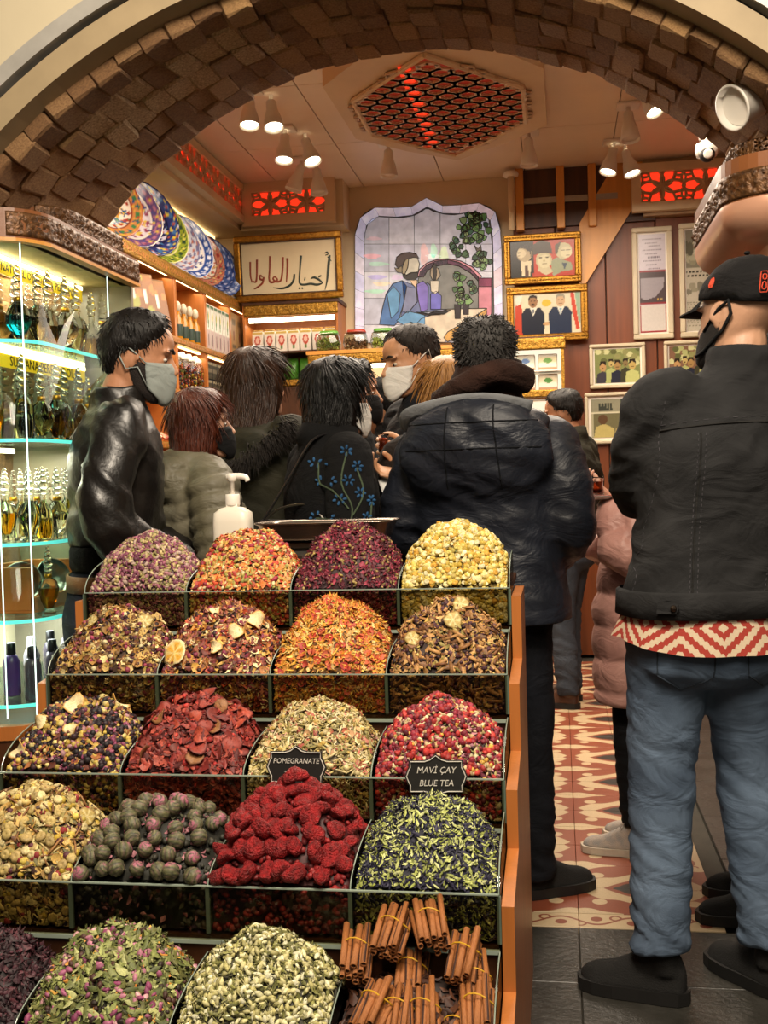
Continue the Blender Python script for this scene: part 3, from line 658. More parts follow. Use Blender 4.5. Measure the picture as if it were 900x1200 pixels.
heap('cinnamon_bed', 'dark cinnamon crumbs on the floor of the cinnamon bin', 4, 3, .05, [('flake', .02, 1, ['#3c2014', '#54301c'], 1)], 200, '#20120c', 54)

# ---- pieces that can be told apart
def orient(n, spin=0):
    q = Vector(n).to_track_quat('Z', 'Y'); return (q.to_matrix() @ Matrix.Rotation(spin, 3, 'Z')).to_euler()
random.seed(21)
# flowering tea balls: dark green rolled leaves with a pink tip
tb_m = attrmat('rolled green tea', .6, .35, 160, bump=.5)
protos = []
for q in range(5):
    g = np.random.default_rng(q); m = MB(); n, k = 14, 9
    vs = []; fs = []; cs = []
    for i in range(k+1):
        for j in range(n):
            th, ph = PI*i/k, 2*PI*j/n+i*.35
            rr = .0142*(1+.05*math.sin(ph*4+i*1.3)+.04*mnoise.noise(Vector((math.cos(ph)*2, math.sin(ph)*2, i+q*9))))
            vs.append((rr*math.sin(th)*math.cos(ph), rr*math.sin(th)*math.sin(ph), rr*.95*math.cos(th)))
            pink = th < [1.0, .75, 1.4, .55, .3][q]
            cs.append(lin('#a86276') if pink and (j % 3) else lin(['#46462f', '#5a5a3c', '#34352a', '#6b6a46', '#7c6858'][int((j+i*2) % 5)]))
    for i in range(k):
        for j in range(n): a = (j+1) % n; fs.append((i*n+j, (i+1)*n+j, (i+1)*n+a, i*n+a))
    m.v, m.f, m.c = vs, fs, cs; me = m.mesh('tea_ball'); me.materials.append(tb_m); me.polygons.foreach_set('use_smooth', [True]*len(me.polygons)); protos.append(me)
def bin_surface(r, k, peak, rim_over=.012, skew=.5):
    x0 = SX0+k*BW+.006; x1 = x0+BW-.012; y0 = ROW_Y[r]+.004; y1 = ROW_Y[r-1]-.016
    def f(u, v):
        a = .34+.66*max(0, 1-abs((u-skew)/(skew if u < skew else 1-skew))**1.75)**.713; q = v/.62 if v < .62 else (1-v)/.38*.85+.15
        return ROW_Z[r]+peak*a*max(0, 1-abs(1-q)**1.7)**.8+rim_over*min(1, 6*u)*min(1, 6*(1-u))-.006
    return lambda u, v: Vector((x0+u*(x1-x0), y0+v*(y1-y0), f(u, v)))
ORD = [None]+'first second third fourth fifth sixth seventh eighth ninth tenth eleventh twelfth'.split(); row_n = {}
fsf = bin_surface(3, 1, .10); cnt = 0; placed = []
for jj in range(11):
    for ii in range(11):
        u, v = .05+.9*(ii+.5*(jj % 2))/10.5, .015+.92*jj/10
        if u > .95: continue
        p = fsf(u, v)+Vector((random.uniform(-.003, .003), random.uniform(-.003, .003), .010+random.uniform(-.002, .004)))
        if any((p-o).length < .024 for o in placed): continue
        placed.append(p); big = random.uniform(1.02, 1.25)
        o = bpy.data.objects.new('tea_ball', protos[random.choice([0, 1, 2, 3, 3, 4, 4])]); COL.objects.link(o); o.location = p; o.scale = (big,)*3
        o.rotation_euler = (random.gauss(.5, .6), random.gauss(0, .5), random.uniform(0, 6.3))
        row_n[jj] = row_n.get(jj, 0)+1; tag(o, f'dark green rolled tea ball, {ORD[row_n[jj]]} from left, {ORD[jj+1]} row up the fourth-row heap', 'tea ball', 'flowering tea balls heaped in the fourth row')
# candied pomegranate chunks
pg_m = mat('sugared crimson pomegranate', '#a8181c', .55, 0, .28, 90, .9, 260, c2='#64090d')
pgs = []
for q in range(6):
    m = MB().ball((0, 0, 0), (.0235, .018, .013), 14, 9)
    m.v = [tuple(Vector(v)*(1+.28*mnoise.noise(Vector(v)*70+Vector((q*7, 0, 0)))+.14*mnoise.noise(Vector(v)*190+Vector((q, 5, 0))))+Vector((0, 0, .006*math.sin(v[0]*110+q)))) for v in m.v]
    me = m.mesh('pomegranate_chunk'); me.materials.append(pg_m); me.polygons.foreach_set('use_smooth', [True]*len(me.polygons)); pgs.append(me)
fsf = bin_surface(3, 2, .13); placed = []; row_n = {}
for jj in range(10):
    for ii in range(10):
        u, v = .05+.9*(ii+.5*(jj % 2))/9.5, .02+.92*jj/9
        if u > .96: continue
        p = fsf(u, v)+Vector((random.uniform(-.004, .004), random.uniform(-.004, .004), .009+random.uniform(-.003, .004)))
        if any((p-o).length < .022 for o in placed): continue
        placed.append(p)
        o = bpy.data.objects.new('pomegranate_chunk', random.choice(pgs)); COL.objects.link(o); o.location = p; o.scale = [random.uniform(.8, 1.15) for _ in range(3)]
        o.rotation_euler = (random.gauss(.5, .5), random.gauss(0, .5), random.uniform(0, 6.3))
        row_n[jj] = row_n.get(jj, 0)+1; tag(o, f'crimson candied pomegranate chunk, {ORD[row_n[jj]]} from left, {ORD[jj+1]} row up the heap', 'dried fruit', 'pomegranate chunks heaped in the fourth row')
o = bpy.data.objects.new('pomegranate_chunk', pgs[2]); COL.objects.link(o); o.location = fsf(.52, .62)+Vector((0, -.004, .030)); o.scale = (1.15, 1, 1); o.rotation_euler = (.3, -.2, .4)
tag(o, 'topmost crimson pomegranate chunk, reaching up in front of the pomegranate chalkboard', 'dried fruit', 'pomegranate chunks heaped in the fourth row')
# dried slices: wavy discs with a rind
def slice_mesh(name, r, flesh, rind, q, seg=0, cup=.18, hole=False):
    n, k = 18, 5; vs = []; cs = []; fs = []
    for side in (1, -1):
        for i in range(k):
            for j in range(n):
                t = (i+.0)/(k-1); a = 2*PI*j/n; rr = r*t*(1+.07*math.sin(3*a+q)+.05*math.sin(7*a+q*2)); h = cup*r*(t*t)*math.sin(2*a+q)+.05*r*math.sin(5*a)*t
                vs.append((rr*math.cos(a), rr*math.sin(a), h+side*r*.035))
                c = rind if i >= k-1 else (flesh[0] if not seg or (j % 3 and i > 0) else flesh[1]); cs.append(lin(c))
    o = n*k
    for i in range(k-1):
        for j in range(n): b = (j+1) % n; fs += [(i*n+j, (i+1)*n+j, (i+1)*n+b, i*n+b), (o+i*n+j, o+i*n+b, o+(i+1)*n+b, o+(i+1)*n+j)]
    e = (k-1)*n
    for j in range(n): b = (j+1) % n; fs.append((e+j, o+e+j, o+e+b, e+b))
    m = MB(); m.v, m.f, m.c = vs, fs, cs; me = m.mesh(name); me.materials.append(M['herb']); me.polygons.foreach_set('use_smooth', [True]*len(me.polygons)); return me
ap = [slice_mesh('apple_slice', .017, ['#7a2c24', '#8c3a2c'], '#4c1616', 1), slice_mesh('apple_slice', .019, ['#93382c', '#a85040'], '#5c1c1a', 2, cup=.3), slice_mesh('apple_slice', .016, ['#a8442f', '#8c3024'], '#641c18', 4, cup=.35),
      slice_mesh('apple_slice', .018, ['#94643a', '#a87848'], '#6a3a20', 5, cup=.25)]
placed = []; k = 0
while k < 46:
    u, v = random.uniform(.05, .95), random.uniform(.04, .9); p, n = s31(u, v, .007)
    if any((p-o[2]).length < .019 for o in placed): k += .05; continue
    placed.append((v, u, p, n)); k += 1
placed.sort(key=lambda q: q[0])
for r_ in range(0, len(placed), 8):
    for q, (v, u, p, n) in enumerate(sorted(placed[r_:r_+8], key=lambda q: q[1])):
        o = bpy.data.objects.new('apple_slice', ap[random.choice([0, 0, 1, 1, 2, 2, 3])]); COL.objects.link(o); o.location = p
        o.rotation_euler = orient(n+Vector((random.gauss(0, .45), random.gauss(0, .45), 0)), random.uniform(0, 6)); o.scale = [random.uniform(.8, 1.2)]*3
        tag(o, f'dark red dried apple slice, {ORD[q+1]} from left, {ORD[r_//8+1]} band up the third-row heap', 'dried fruit', 'dried apple slices in the third row')
def put(me, name, surf, u, v, lift, label, cat='dried fruit', sc=1, tilt=(0, 0), spin=0, group=None):
    p, n = surf(u, v, lift); o = bpy.data.objects.new(name, me); COL.objects.link(o); o.location = p
    o.rotation_euler = orient(n+Vector((*tilt, 0)), spin); o.scale = (sc, sc, sc); return tag(o, label, cat, group)
orange = slice_mesh('orange_slice', .030, ['#dba23a', '#f0d68c'], '#efdcae', 3, 1, .12)
lemon = slice_mesh('lemon_slice', .019, ['#b8a05a', '#d8c890'], '#8a6a34', 1, 1, .1)
peel = slice_mesh('citrus_peel', .022, ['#ecd9a8', '#e0bf78'], '#d9a04a', 6, 0, .5)
put(orange, 'orange_slice', s21, .13, .12, .013, 'large dried orange slice with pale rind at the front of the citrus mix', sc=1.05, tilt=(-.2, -.6))
for k, (u, v, s_, lb) in enumerate([(.80, .42, 1.0, 'long curl of pale orange peel high on the right of the citrus mix'), (.66, .24, .85, 'white citrus peel scrap near the middle front of the citrus mix'),
                              (.42, .44, .6, 'small white peel scrap left of centre in the citrus mix'), (.50, .10, .7, 'pale peel scrap on the front edge of the citrus mix')]):
    put(peel, 'citrus_peel', s21, u, v, .01, lb, sc=s_, tilt=(random.gauss(0, .3), -.4), spin=k*1.3)
for k, (u, v, s_, sf, lb) in enumerate([(.76, .44, 1, s20, 'dried lemon slice with dark rind on the right of the brown herbal mix'), (.62, .75, 1.1, s20, 'golden dried lemon slice at the top of the brown herbal mix'), (.28, .42, .9, s20, 'dried lemon slice on the left of the brown herbal mix'),
                                       (.55, .30, 1.1, s23, 'pale dried lemon slice low in the bark mix'), (.60, .52, 1, s23, 'bleached dried lemon slice in the middle of the bark mix'), (.2, .2, .9, s23, 'yellow dried lemon slice at the left of the bark mix'),
                                       (.9, .55, 1, s40, 'brown dried lime slice at the right of the olive blossom mix')]):
    put(lemon, 'lemon_slice', sf, u, v, .009, lb, sc=s_, tilt=(random.gauss(0, .3), -.5), spin=k)
for k, (u, v, s_, lb) in enumerate([(.48, .42, 1.2, 'large pale yellow dried apple slice in the middle of the berry mix'), (.75, .72, 1.2, 'long yellow apple slice at the top right of the berry mix'), (.52, .20, .8, 'bright yellow apple slice low in the berry mix'),
                                    (.08, .15, 1.1, 'pale apple slice at the front left of the berry mix'), (.22, .35, .9, 'golden apple slice left of centre in the berry mix')]):
    put(peel, 'apple_slice', s30, u, v, .009, lb, sc=s_*.9, tilt=(random.gauss(0, .3), -.4), spin=k*1.1)
# cinnamon stick bundles with a yellow band
cin = mat('cinnamon bark', '#b0703a', .6, 0, .2, 60, .3, 200, stretch=(30, 30, 3), c2='#8a5026'); cin_in = mat('cinnamon core', '#3a1d10', .8, 0, .2, 60)
band = mat('yellow rubber band', '#d8a828', .45, 0, .05, 20)
def quill(L=.098, R=.0062):
    rings_o = []; pts = []
    for k in range(15):                               # two inward scrolls
        t = k/14; a = -PI*1.55+t*PI*3.1; rr = R*(1-.45*abs(t-.5)*2*(abs(t-.5)*2 > .55)); pts.append((rr*math.cos(a*.62+1.2), rr*math.sin(a*.62+1.2)))
    m = MB(); n = len(pts); vs = [(x, y, z) for z in (0, L) for x, y in pts]+[(x*.72, y*.72, z) for z in (0, L) for x, y in pts]
    fs = []
    for i in range(n-1): fs += [(i, i+1, n+i+1, n+i), (2*n+i, 3*n+i, 3*n+i+1, 2*n+i+1), (i, 2*n+i, 2*n+i+1, i+1), (n+i, n+i+1, 3*n+i+1, 3*n+i)]
    m.add(vs, fs); return m
qm = quill().mesh('cinnamon_stick'); qm.materials.append(cin); qm.polygons.foreach_set('use_smooth', [True]*len(qm.polygons))
cm = MB().tube([(0, 0, .002), (0, 0, .096)], .0041, 7).mesh('core'); cm.materials.append(cin_in)
x0b = SX0+3*BW
specs = [(.06, .15, .47, .10), (.27, .17, .5, -.1), (.44, .15, .44, .05), (.62, .17, .52, .25), (.80, .14, .47, -.12), (.93, .12, .44, .15),
         (.20, .045, .43, -.22), (.40, .045, .42, .0), (.60, .045, .42, .12), (.78, .04, .40, -.1), (.95, .05, .43, .1)]
wh = ['back row, leftmost', 'back row, second from left', 'back row, third from left', 'back row, standing highest', 'back row, second from right', 'back row, right end',
      'front row, leftmost', 'front row, second from left', 'front row, middle', 'front row, second from right', 'front row, right end']
for k, (u, dy, z, sw) in enumerate(specs):
    b = thing('cinnamon_bundle', f'bundle of cinnamon sticks tied with a yellow band, {wh[k]}', 'cinnamon', (x0b+.012+u*(BW-.024), ROW_Y[4]+dy-.03, z-.022), sw, 'cinnamon bundles in the front row')
    b.rotation_euler = (rad(-70)+random.gauss(0, .05), random.gauss(0, .05), sw)
    pk = [(0, 0)]+[(.0118*math.cos(a), .0118*math.sin(a)) for a in np.arange(6)*PI/3+.3]+[(.0228*math.cos(a), .0228*math.sin(a)) for a in (0.2, .75, 1.3, 2.9, 3.5, 5.4)]
    for q, (x, y) in enumerate(pk):
        o = bpy.data.objects.new('cinnamon_stick', qm); COL.objects.link(o); o.parent = b; o.location = (x, y, random.uniform(-.006, .006)); o.rotation_euler = (random.gauss(0, .03), random.gauss(0, .03), random.uniform(0, 6.3))
        c = bpy.data.objects.new('core', cm); COL.objects.link(c); c.parent = o
    pts = [(math.cos(a)*.0275*(.93+.09*math.cos(3*a)), math.sin(a)*.026, .055+.004*math.sin(a*2)) for a in np.linspace(0, 2*PI, 19)[:-1]]
    MB().tube(pts, .0013, 5, closed=True).build('band', band, b)
# ---- chalkboard signs
chalk = mat('chalk white', '#cfcac0', .9, 0, .1, 60); board = mat('blackboard', '#191715', .6, 0, .3, 30, c2='#0e0d0c')
def chalk_sign(label, lines, cx, cy, cz, w, h, rz=0, rx=-.06):
    t = thing('chalkboard_sign', label, 'sign', (cx, cy, cz), rz); t.rotation_euler = (rx, 0, rz)
    W2, H2 = w/2, h/2; n = .16*h
    half = [(0, H2+.2*h), (.10*w, H2+.06*h), (.2*w, H2), (W2-.05*w, H2), (W2-.05*w, .30*h), (W2-.02*w, .2*h), (W2+.02*w, .0), (W2-.02*w, -.2*h), (W2-.05*w, -.30*h), (W2-.05*w, -H2), (.2*w, -H2), (.1*w, -H2-.05*h), (0, -H2-.12*h)]
    poly = half+[(-x, z) for x, z in half[-2:0:-1]]
    MB().prism(poly, (0, 0, 0), (1, 0, 0), (0, 0, 1), (0, .004, 0)).build('board', board, t)
    MB().tube([(x*.94, -.0012, z*.93) for x, z in poly], .0011, 5, closed=True).build('border_line', chalk, t)
    for i, (s_, size, dx, dz) in enumerate(lines):
        text_mesh('lettering', s_, size, chalk, t, (dx, -.0012, dz), (PI/2, 0, 0), .22, .0004, sx=.92)
    MB().tube([(0, .006, -H2), (0, .006, -H2-.06)], .0025, 6).build('stake', M['black'], t)
p = P(347, 899, Y=2.135); chalk_sign('chalkboard sign lettered Pomegranate Tea, behind the red chunks', [('POMEGRANATE', .0142, 0, .012), ('TEA', .0165, -.012, -.014)], p.x, p.y, p.z, .118, .062, .0)
p = P(511, 910, Y=2.135); chalk_sign('chalkboard sign lettered Mavi Çay Blue Tea, above the butterfly pea flowers', [('MAVİ ÇAY', .0175, .0, .012), ('BLUE TEA', .017, .0, -.013)], p.x, p.y, p.z, .118, .062, .06)
# ================================================================ PERFUME CABINET (left, under the arch)
def rounded_path(x0, x1, y0, y1, r, n=10, mirror=False):
    """plan path: along the near end, round the corner, along the aisle side. x1 is the aisle side"""
    s = 1 if x1 > x0 else -1; pts = [(x0, y0)]; cx, cy = x1-s*r, y0+r
    pts += [(cx+s*r*math.sin(a), cy-r*math.cos(a)) for a in np.linspace(0, PI/2, n)]; pts.append((x1, y1)); return pts
def resample(pts, step):
    out = []; 
    for a, b in zip(pts, pts[1:]):
        L_ = math.dist(a, b); k = max(1, int(L_/step)); out += [(a[0]+(b[0]-a[0])*i/k, a[1]+(b[1]-a[1])*i/k) for i in range(k)]
    return out+[pts[-1]]
def norms(pts, sgn):
    out = []
    for i in range(len(pts)):
        a, b = pts[max(0, i-1)], pts[min(len(pts)-1, i+1)]; d = Vector((b[0]-a[0], b[1]-a[1])).normalized(); out.append(Vector((d.y, -d.x))*sgn)
    return out
def carved_band(name, pts, z0, z1, m, parent, amp=.012, per=.06, sgn=1, th=.02, step=.005, nz=9, out=0):
    """a moulding with scrolls and leaves in relief, following a path in plan"""
    P_ = resample(pts, step); N_ = norms(P_, sgn); s = 0; rows = []
    for i, (p, n) in enumerate(zip(P_, N_)):
        if i: s += math.dist(p, P_[i-1])
        col = []
        for k in range(nz):
            v = k/(nz-1); e = min(1, 8*v, 8*(1-v)); u = s/per; du = (u % 1)-.5; dv = v-.5; r = math.hypot(du*1.4, dv*1.6); th_ = math.atan2(dv, du)
            h = math.cos(th_+r*13+(int(u) % 2)*2)*max(0, 1-r*1.5)*.8+.5*math.cos(9*th_)*math.exp(-((r-.55)/.14)**2)+.35*(abs(dv) > .42)
            q = Vector(p)+n*(amp*h*e+out); col.append(Vector((q.x, q.y, z0+(z1-z0)*v)))
        b0 = Vector(p)-n*th; rows.append(col+[Vector((b0.x, b0.y, z1)), Vector((b0.x, b0.y, z0))])
    return MB().loft(rows).build(name, m, parent, True)
def band(name, pts, z0, z1, m, parent, out=0, th=.02, sgn=1, smooth=False):
    P_ = pts; N_ = norms(P_, sgn); rows = []
    for p, n in zip(P_, N_):
        a, b = Vector(p)+n*out, Vector(p)+n*(out-th); rows.append([(a.x, a.y, z0), (a.x, a.y, z1), (b.x, b.y, z1), (b.x, b.y, z0)])
    return MB().loft(rows).build(name, m, parent, smooth)
carv = mat('dark gilt carving', '#6e4a28', .4, .4, .3, 70, .4, 120, c2='#38220f')
corn_m = mat('brown lacquered cornice', '#83502c', .35, 0, .12, 6, .05, 40)
cab = thing('display_cabinet', 'lit glass perfume cabinet with rounded wooden cornice, under the left side of the arch', 'cabinet', (0, 0, 0))
CX0, CX1, CY0, CY1 = -1.94, -1.46, 2.93, 3.72
path = rounded_path(CX0, CX1, CY0, CY1, .13)
top = [(CX0, CY1)]+path
def plate(name, z0, z1, m, parent, inset=0, p=None):
    pp = p or path; poly = [(x, y) for x, y in pp]+[(CX0, CY1)]
    cx, cy = (CX0+CX1)/2, (CY0+CY1)/2; k = 1-inset
    return MB().prism([(cx+(x-cx)*k, cy+(y-cy)*k) for x, y in poly], (0, 0, z0), (1, 0, 0), (0, 1, 0), (0, 0, z1-z0)).build(name, m, parent)
plate('cornice_soffit', 1.975, 1.985, mat('cream lit soffit', '#d8bf8a', .6), cab)
co = band('cornice', path, 1.975, 2.062, corn_m, cab, .03, .06)
carved_band('carved_trim', [p for p in path if p[1] > CY0-.001][4:], 1.985, 2.052, carv, cab, .012, .07, 1, .0, .006, out=.033); 
band('cornice_lip', path, 1.968, 1.978, M['wood_light'], co, .036, .03)
# upper tier set back on the far part
up = rounded_path(CX0, CX1-.03, 3.22, CY1, .12); band('upper_tier', up, 2.062, 2.14, corn_m, cab, .0, .05); carved_band('carved_trim', up[3:], 2.09, 2.145, carv, cab, .011, .055, 1, .0, .006, out=.004)
plate('base', 0, .56, M['wood_dark'], cab); band('plinth_rail', path, .56, .60, M['wood'], cab, .008, .03)
MB().span((CX0-.02, CY0, .56), (CX0, CY1, 2.06)).build('back_panel', mat('pale back panel', '#e0d2ac', .45, 0, .1, 5), cab)
MB().span((CX0, CY1, .0), (CX1, CY1+.02, 1.975)).build('end_panel', mat('grey-brown end panel', '#8d8470', .4, 0, .15, 4), cab)
MB().span((CX0+.02, CY0-.02, 0), (CX0+.36, CY0+.012, .98), bev=.003).build('post', M['wood'], cab) if False else MB().span((-1.645, CY0-.03, 0), (-1.605, CY0+.0, .60), bev=.004).build('post', M['wood'], cab)
gp = MB(); P_ = path[1:]; n_ = norms(P_, 1); gp.loft([[(p[0], p[1], .60), (p[0], p[1], 1.972), (p[0]-n.x*.006, p[1]-n.y*.006, 1.972), (p[0]-n.x*.006, p[1]-n.y*.006, .60)] for p, n in zip(P_, n_)]); gp.build('curved_glass', pane('cabinet glass', '#f2f7f4', .05, .01), cab, True)
cy = emis('cyan lit glass edge', '#5fd8d0', 1.1); shelf_gl = pane('shelf glass', '#d8ece6', .25, .02)
SHZ = [1.700, 1.417, 1.119, .898, .656]
for z in SHZ:
    sh = plate('glass_shelf', z-.008, z, shelf_gl, cab, .03)
    ip = [((CX0+CX1)/2+(x-(CX0+CX1)/2)*.97, (CY0+CY1)/2+(y-(CY0+CY1)/2)*.97) for x, y in path]; band('lit_edge', ip, z-.009, z+.001, cy, sh, .0005, .003)
ledc = emis('cool white led strip', '#dff4ee', 1.8)
for x, y, z0 in ((-1.487, 2.962, .62), (-1.565, 2.938, .62), (-1.463, 3.52, .62)):
    MB().span((x-.0013, y-.002, z0), (x+.0013, y+.001, 1.97)).build('led_strip', ledc, cab)
yel = emis('yellow lit sign strip', '#e8bf1e', .75); ink = mat('dark sign lettering', '#3a2c10', .7); wled = emis('warm white led tube', '#fff3c4', 9)
def valance(z, txt, y0, y1, size):
    v = MB().span((-1.622, y0, z-.052), (-1.614, y1, z-.012)).build('sign_strip', yel, cab)
    MB().span((-1.625, y0, z-.012), (-1.612, y1, z+.0)).build('light_tube', wled, v)
    text_mesh('lettering', txt, size, ink, v, (-1.6132, (y0+y1)/2, z-.033), (PI/2, 0, PI/2), 0, .0005, sx=1.0)
valance(1.968, 'NATUREL OTTOMAN PERFUME', 3.02, 3.66, .036); valance(1.690, 'SULTANA PERFUME OILS', 3.06, 3.66, .043)
for z in (1.407, 1.109, .888): MB().span((-1.9, 3.0, z-.006), (-1.885, 3.66, z)).build('light_tube', wled, cab)
area('cabinet_led_top', (-1.70, 3.35, 1.962), (-1.70, 3.35, 0), .2, 16, (1, .93, .74), .55); area('cabinet_led_mid', (-1.72, 3.35, 1.40), (-1.72, 3.35, 0), .2, 11, (1, .93, .74), .55); area('cabinet_led_low', (-1.72, 3.35, .88), (-1.72, 3.35, 0), .2, 8, (.95, .97, 1), .55)
# ---- perfume bottles
bg = glass('cut crystal glass', '#fdfffd', .0, 1.2); cap_m = glass('crystal stopper', '#ffffff', .0, 1.32); goldband = mat('gilt collar', '#b98a2c', .3, .9, .1, 30)
def liquid(n, c): return glass(n, c, .0, 1.12)
LQ = {'blue': liquid('teal perfume', '#0a8fae'), 'gold': liquid('golden perfume', '#e0b030'), 'pale': liquid('pale yellow perfume', '#ece2a0'), 'clear': liquid('clear perfume', '#f2f3e4'), 'amber': liquid('amber perfume', '#c98a1e')}
def bottle(kind, lq, label, loc, group, sc=1, rz=0):
    t = thing('perfume_bottle', label, 'bottle', loc, rz, group); t.scale = (sc,)*3
    if kind == 0:   pr = [(.016, 0), (.018, .004), (.008, .012), (.022, .03), (.036, .055), (.037, .075), (.028, .10), (.011, .118), (.009, .135), (.013, .14)]
    elif kind == 1: pr = [(.024, 0), (.026, .006), (.027, .04), (.026, .085), (.018, .105), (.010, .115), (.009, .135), (.013, .14)]
    else:           pr = [(.020, 0), (.021, .006), (.012, .014), (.024, .045), (.031, .08), (.024, .108), (.010, .12), (.010, .134), (.014, .14)]
    fl = .12 if kind == 2 else (.05 if kind == 1 else 0)
    MB().lathe(pr, 20, flute=fl, fn=10 if kind == 2 else 6).build('flask', bg, t, True)
    h = .08 if kind != 1 else .06; q = [(max(.002, r*.86), z+.003) for r, z in pr if .012 <= z <= h] if kind != 1 else [(.021, .006), (.022, .04), (.0215, .066)]
    if kind != 1: q = [(.004, q[0][1])]+q
    MB().lathe(q, 16, flute=fl, fn=10 if kind == 2 else 6).build('liquid', LQ[lq], t, True)
    st = MB(); z = .14
    for r, dz in ((.0135, .016), (.0165, .022), (.013, .018), (.010, .015), (.006, .012)): st.ball((0, 0, z+dz*.5), (r, r, dz*.62), 10, 6); z += dz
    st.build('stopper', cap_m, t, True)
    if kind == 0 or lq in ('amber',): MB().lathe([(.0112, .118), (.013, .12), (.0125, .13), (.0105, .132)], 14).build('collar', goldband, t, True)
    return t
random.seed(31); bot = []
nm = {0: 'goblet-shaped', 1: 'straight-sided', 2: 'fluted'}; kind_proto = {}
def put_bottle(kind, lq, label, loc, group, sc, rz):
    key = (kind, lq)
    if key not in kind_proto: kind_proto[key] = bottle(kind, lq, label, loc, group, sc, rz); return
    c = copy_tree(kind_proto[key], None, loc, rz, label); c['group'] = group; c.scale = (sc,)*3
for si, (z, lab) in enumerate(((1.7, 'top'), (1.417, 'second'), (1.119, 'third'))):
    row = ['blue', 'pale', 'gold', 'clear', 'pale', 'gold', 'clear'] if si == 0 else (['clear', 'pale', 'amber', 'gold', 'clear', 'amber', 'pale'] if si == 1 else ['pale', 'gold', 'clear', 'pale', 'gold', 'clear', 'pale'])
    for r_i, x in enumerate((-1.535, -1.665, -1.80)):
        for k in range(7):
            y = 3.055+k*.093+.03*r_i; lq = row[(k+r_i*3) % 7] if not (si == 0 and k+r_i*3 > 0 and row[(k+r_i*3) % 7] == 'blue') else 'gold'; kind = 0 if lq == 'blue' else (k*2+r_i+si) % 3
            if y > 3.66: continue
            cn = {'blue': 'teal-blue', 'pale': 'pale yellow', 'gold': 'golden', 'clear': 'clear', 'amber': 'amber'}[lq]
            where = ['first', 'second', 'third', 'fourth', 'fifth', 'sixth', 'seventh'][k]+' from the near end'; rw = ['front row', 'middle row', 'back row'][r_i]
            put_bottle(kind, lq, f'{nm[kind]} perfume bottle, {cn}, {lab} glass shelf, {rw}, {where}', (x+random.uniform(-.012, .012), y, z+.0005), f'perfume bottles on the {lab} glass shelf', random.uniform(1.0, 1.13) if si != 2 else .98, random.uniform(0, 6))
# ---- fourth shelf: little crate, cone flask, bowls
cr = thing('wooden_crate', 'small open wooden crate on the fourth glass shelf of the perfume cabinet', 'crate', (-1.66, 3.30, .899), 0)
for a, b in (((-.10, -.19, 0), (.10, .19, .008)), ((-.10, -.19, .008), (-.09, .19, .14)), ((.09, -.19, .008), (.10, .19, .05)), ((-.10, -.19, .008), (.10, -.18, .14)), ((-.10, .18, .008), (.10, .19, .14))): MB().span(a, b, bev=.002).build('board', M['wood'], cr)
for k, (y, x) in enumerate(((3.22, -1.66), (3.36, -1.64))):
    b = thing('bowl', f'{"nearer" if k == 0 else "farther"} silver bowl tipped on its side in the small wooden crate', 'bowl', (x, y, .975), 0); b.rotation_euler = (rad(70), 0, rad(40+20*k))
    MB().lathe([(.0, 0), (.03, .004), (.055, .03), (.062, .05), (.058, .05), (.05, .03), (.028, .008), (0, .005)], 24, cap=False).build('bowl_shell', M['metal'], b, True)
put_bottle(2, 'amber', 'tall conical bottle with amber oil in front of the small wooden crate', (-1.515, 3.12, .899), 'perfume bottles on the fourth glass shelf', .9, 0)
# ---- fifth shelf: dropper bottles and jars
caps = mat('black dropper cap', '#141316', .35, 0, .1, 20); dm = [mat('purple label bottle', '#4a3070', .35), mat('smoke glass bottle', '#4a4450', .2), mat('grey label bottle', '#8d8890', .4), mat('yellow label bottle', '#c2a32a', .4), mat('red label bottle', '#a8352c', .4)]
for k in range(9):
    x, y = -1.53-.10*(k % 2), 3.03+k*.065; c = [1, 0, 1, 2, 0, 1, 3, 2, 4][k]; lab = ['smoky', 'purple', 'smoky', 'grey', 'purple', 'smoky', 'yellow', 'grey', 'red'][k]
    t = thing('dropper_bottle', f'{lab} essential oil bottle with a dark cap, bottom glass shelf, {["first","second","third","fourth","fifth","sixth","seventh","eighth","ninth"][k]} in line', 'bottle', (x, y, .657), 0, 'oil bottles on the bottom glass shelf')
    MB().lathe([(.0235, 0), (.025, .004), (.025, .10), (.018, .118), (.011, .124)], 16).build('bottle_body', dm[c], t, True); MB().lathe([(.0135, .122), (.0145, .125), (.0135, .155), (.011, .158)], 14).build('cap', caps if k != 3 else M['white'], t, True)
# ================================================================ rounded cornice on the right pier
cw = thing('cornice_canopy', 'rounded wooden canopy with carved band and polished coppery underside, high on the right', 'canopy', (0, 0, 0))
rp = rounded_path(1.12, .455, 3.02, 3.72, .16)
band('cornice', rp, 1.985, 2.10, corn_m, cw, .0, .05, -1); carved_band('carved_trim', rp, 1.99, 2.06, carv, cw, .013, .07, -1, .0, .006, out=.003); carved_band('carved_trim', rp, 2.105, 2.145, carv, cw, .010, .05, -1, .03, .006, out=-.03)
N_ = norms(rp, -1); ub = MB()
prof_ = [(0, 1.985), (.002, 1.965), (-.006, 1.940), (-.022, 1.918), (-.05, 1.898), (-.09, 1.884), (-.12, 1.880)]
rows = [[Vector((p[0]+n.x*o_, p[1]+n.y*o_, z)) for o_, z in prof_] for p, n in zip(rp, N_)]
ub.loft(rows, cap=False); nn_ = len(prof_); ub.f = [f for f in ub.f if not (any(i % nn_ == 0 for i in f) and any(i % nn_ == nn_-1 for i in f))]
uo = ub.build('polished_underside', mat('polished coppery pink', '#cf9c80', .3, .25, .04, 5), cw, True)
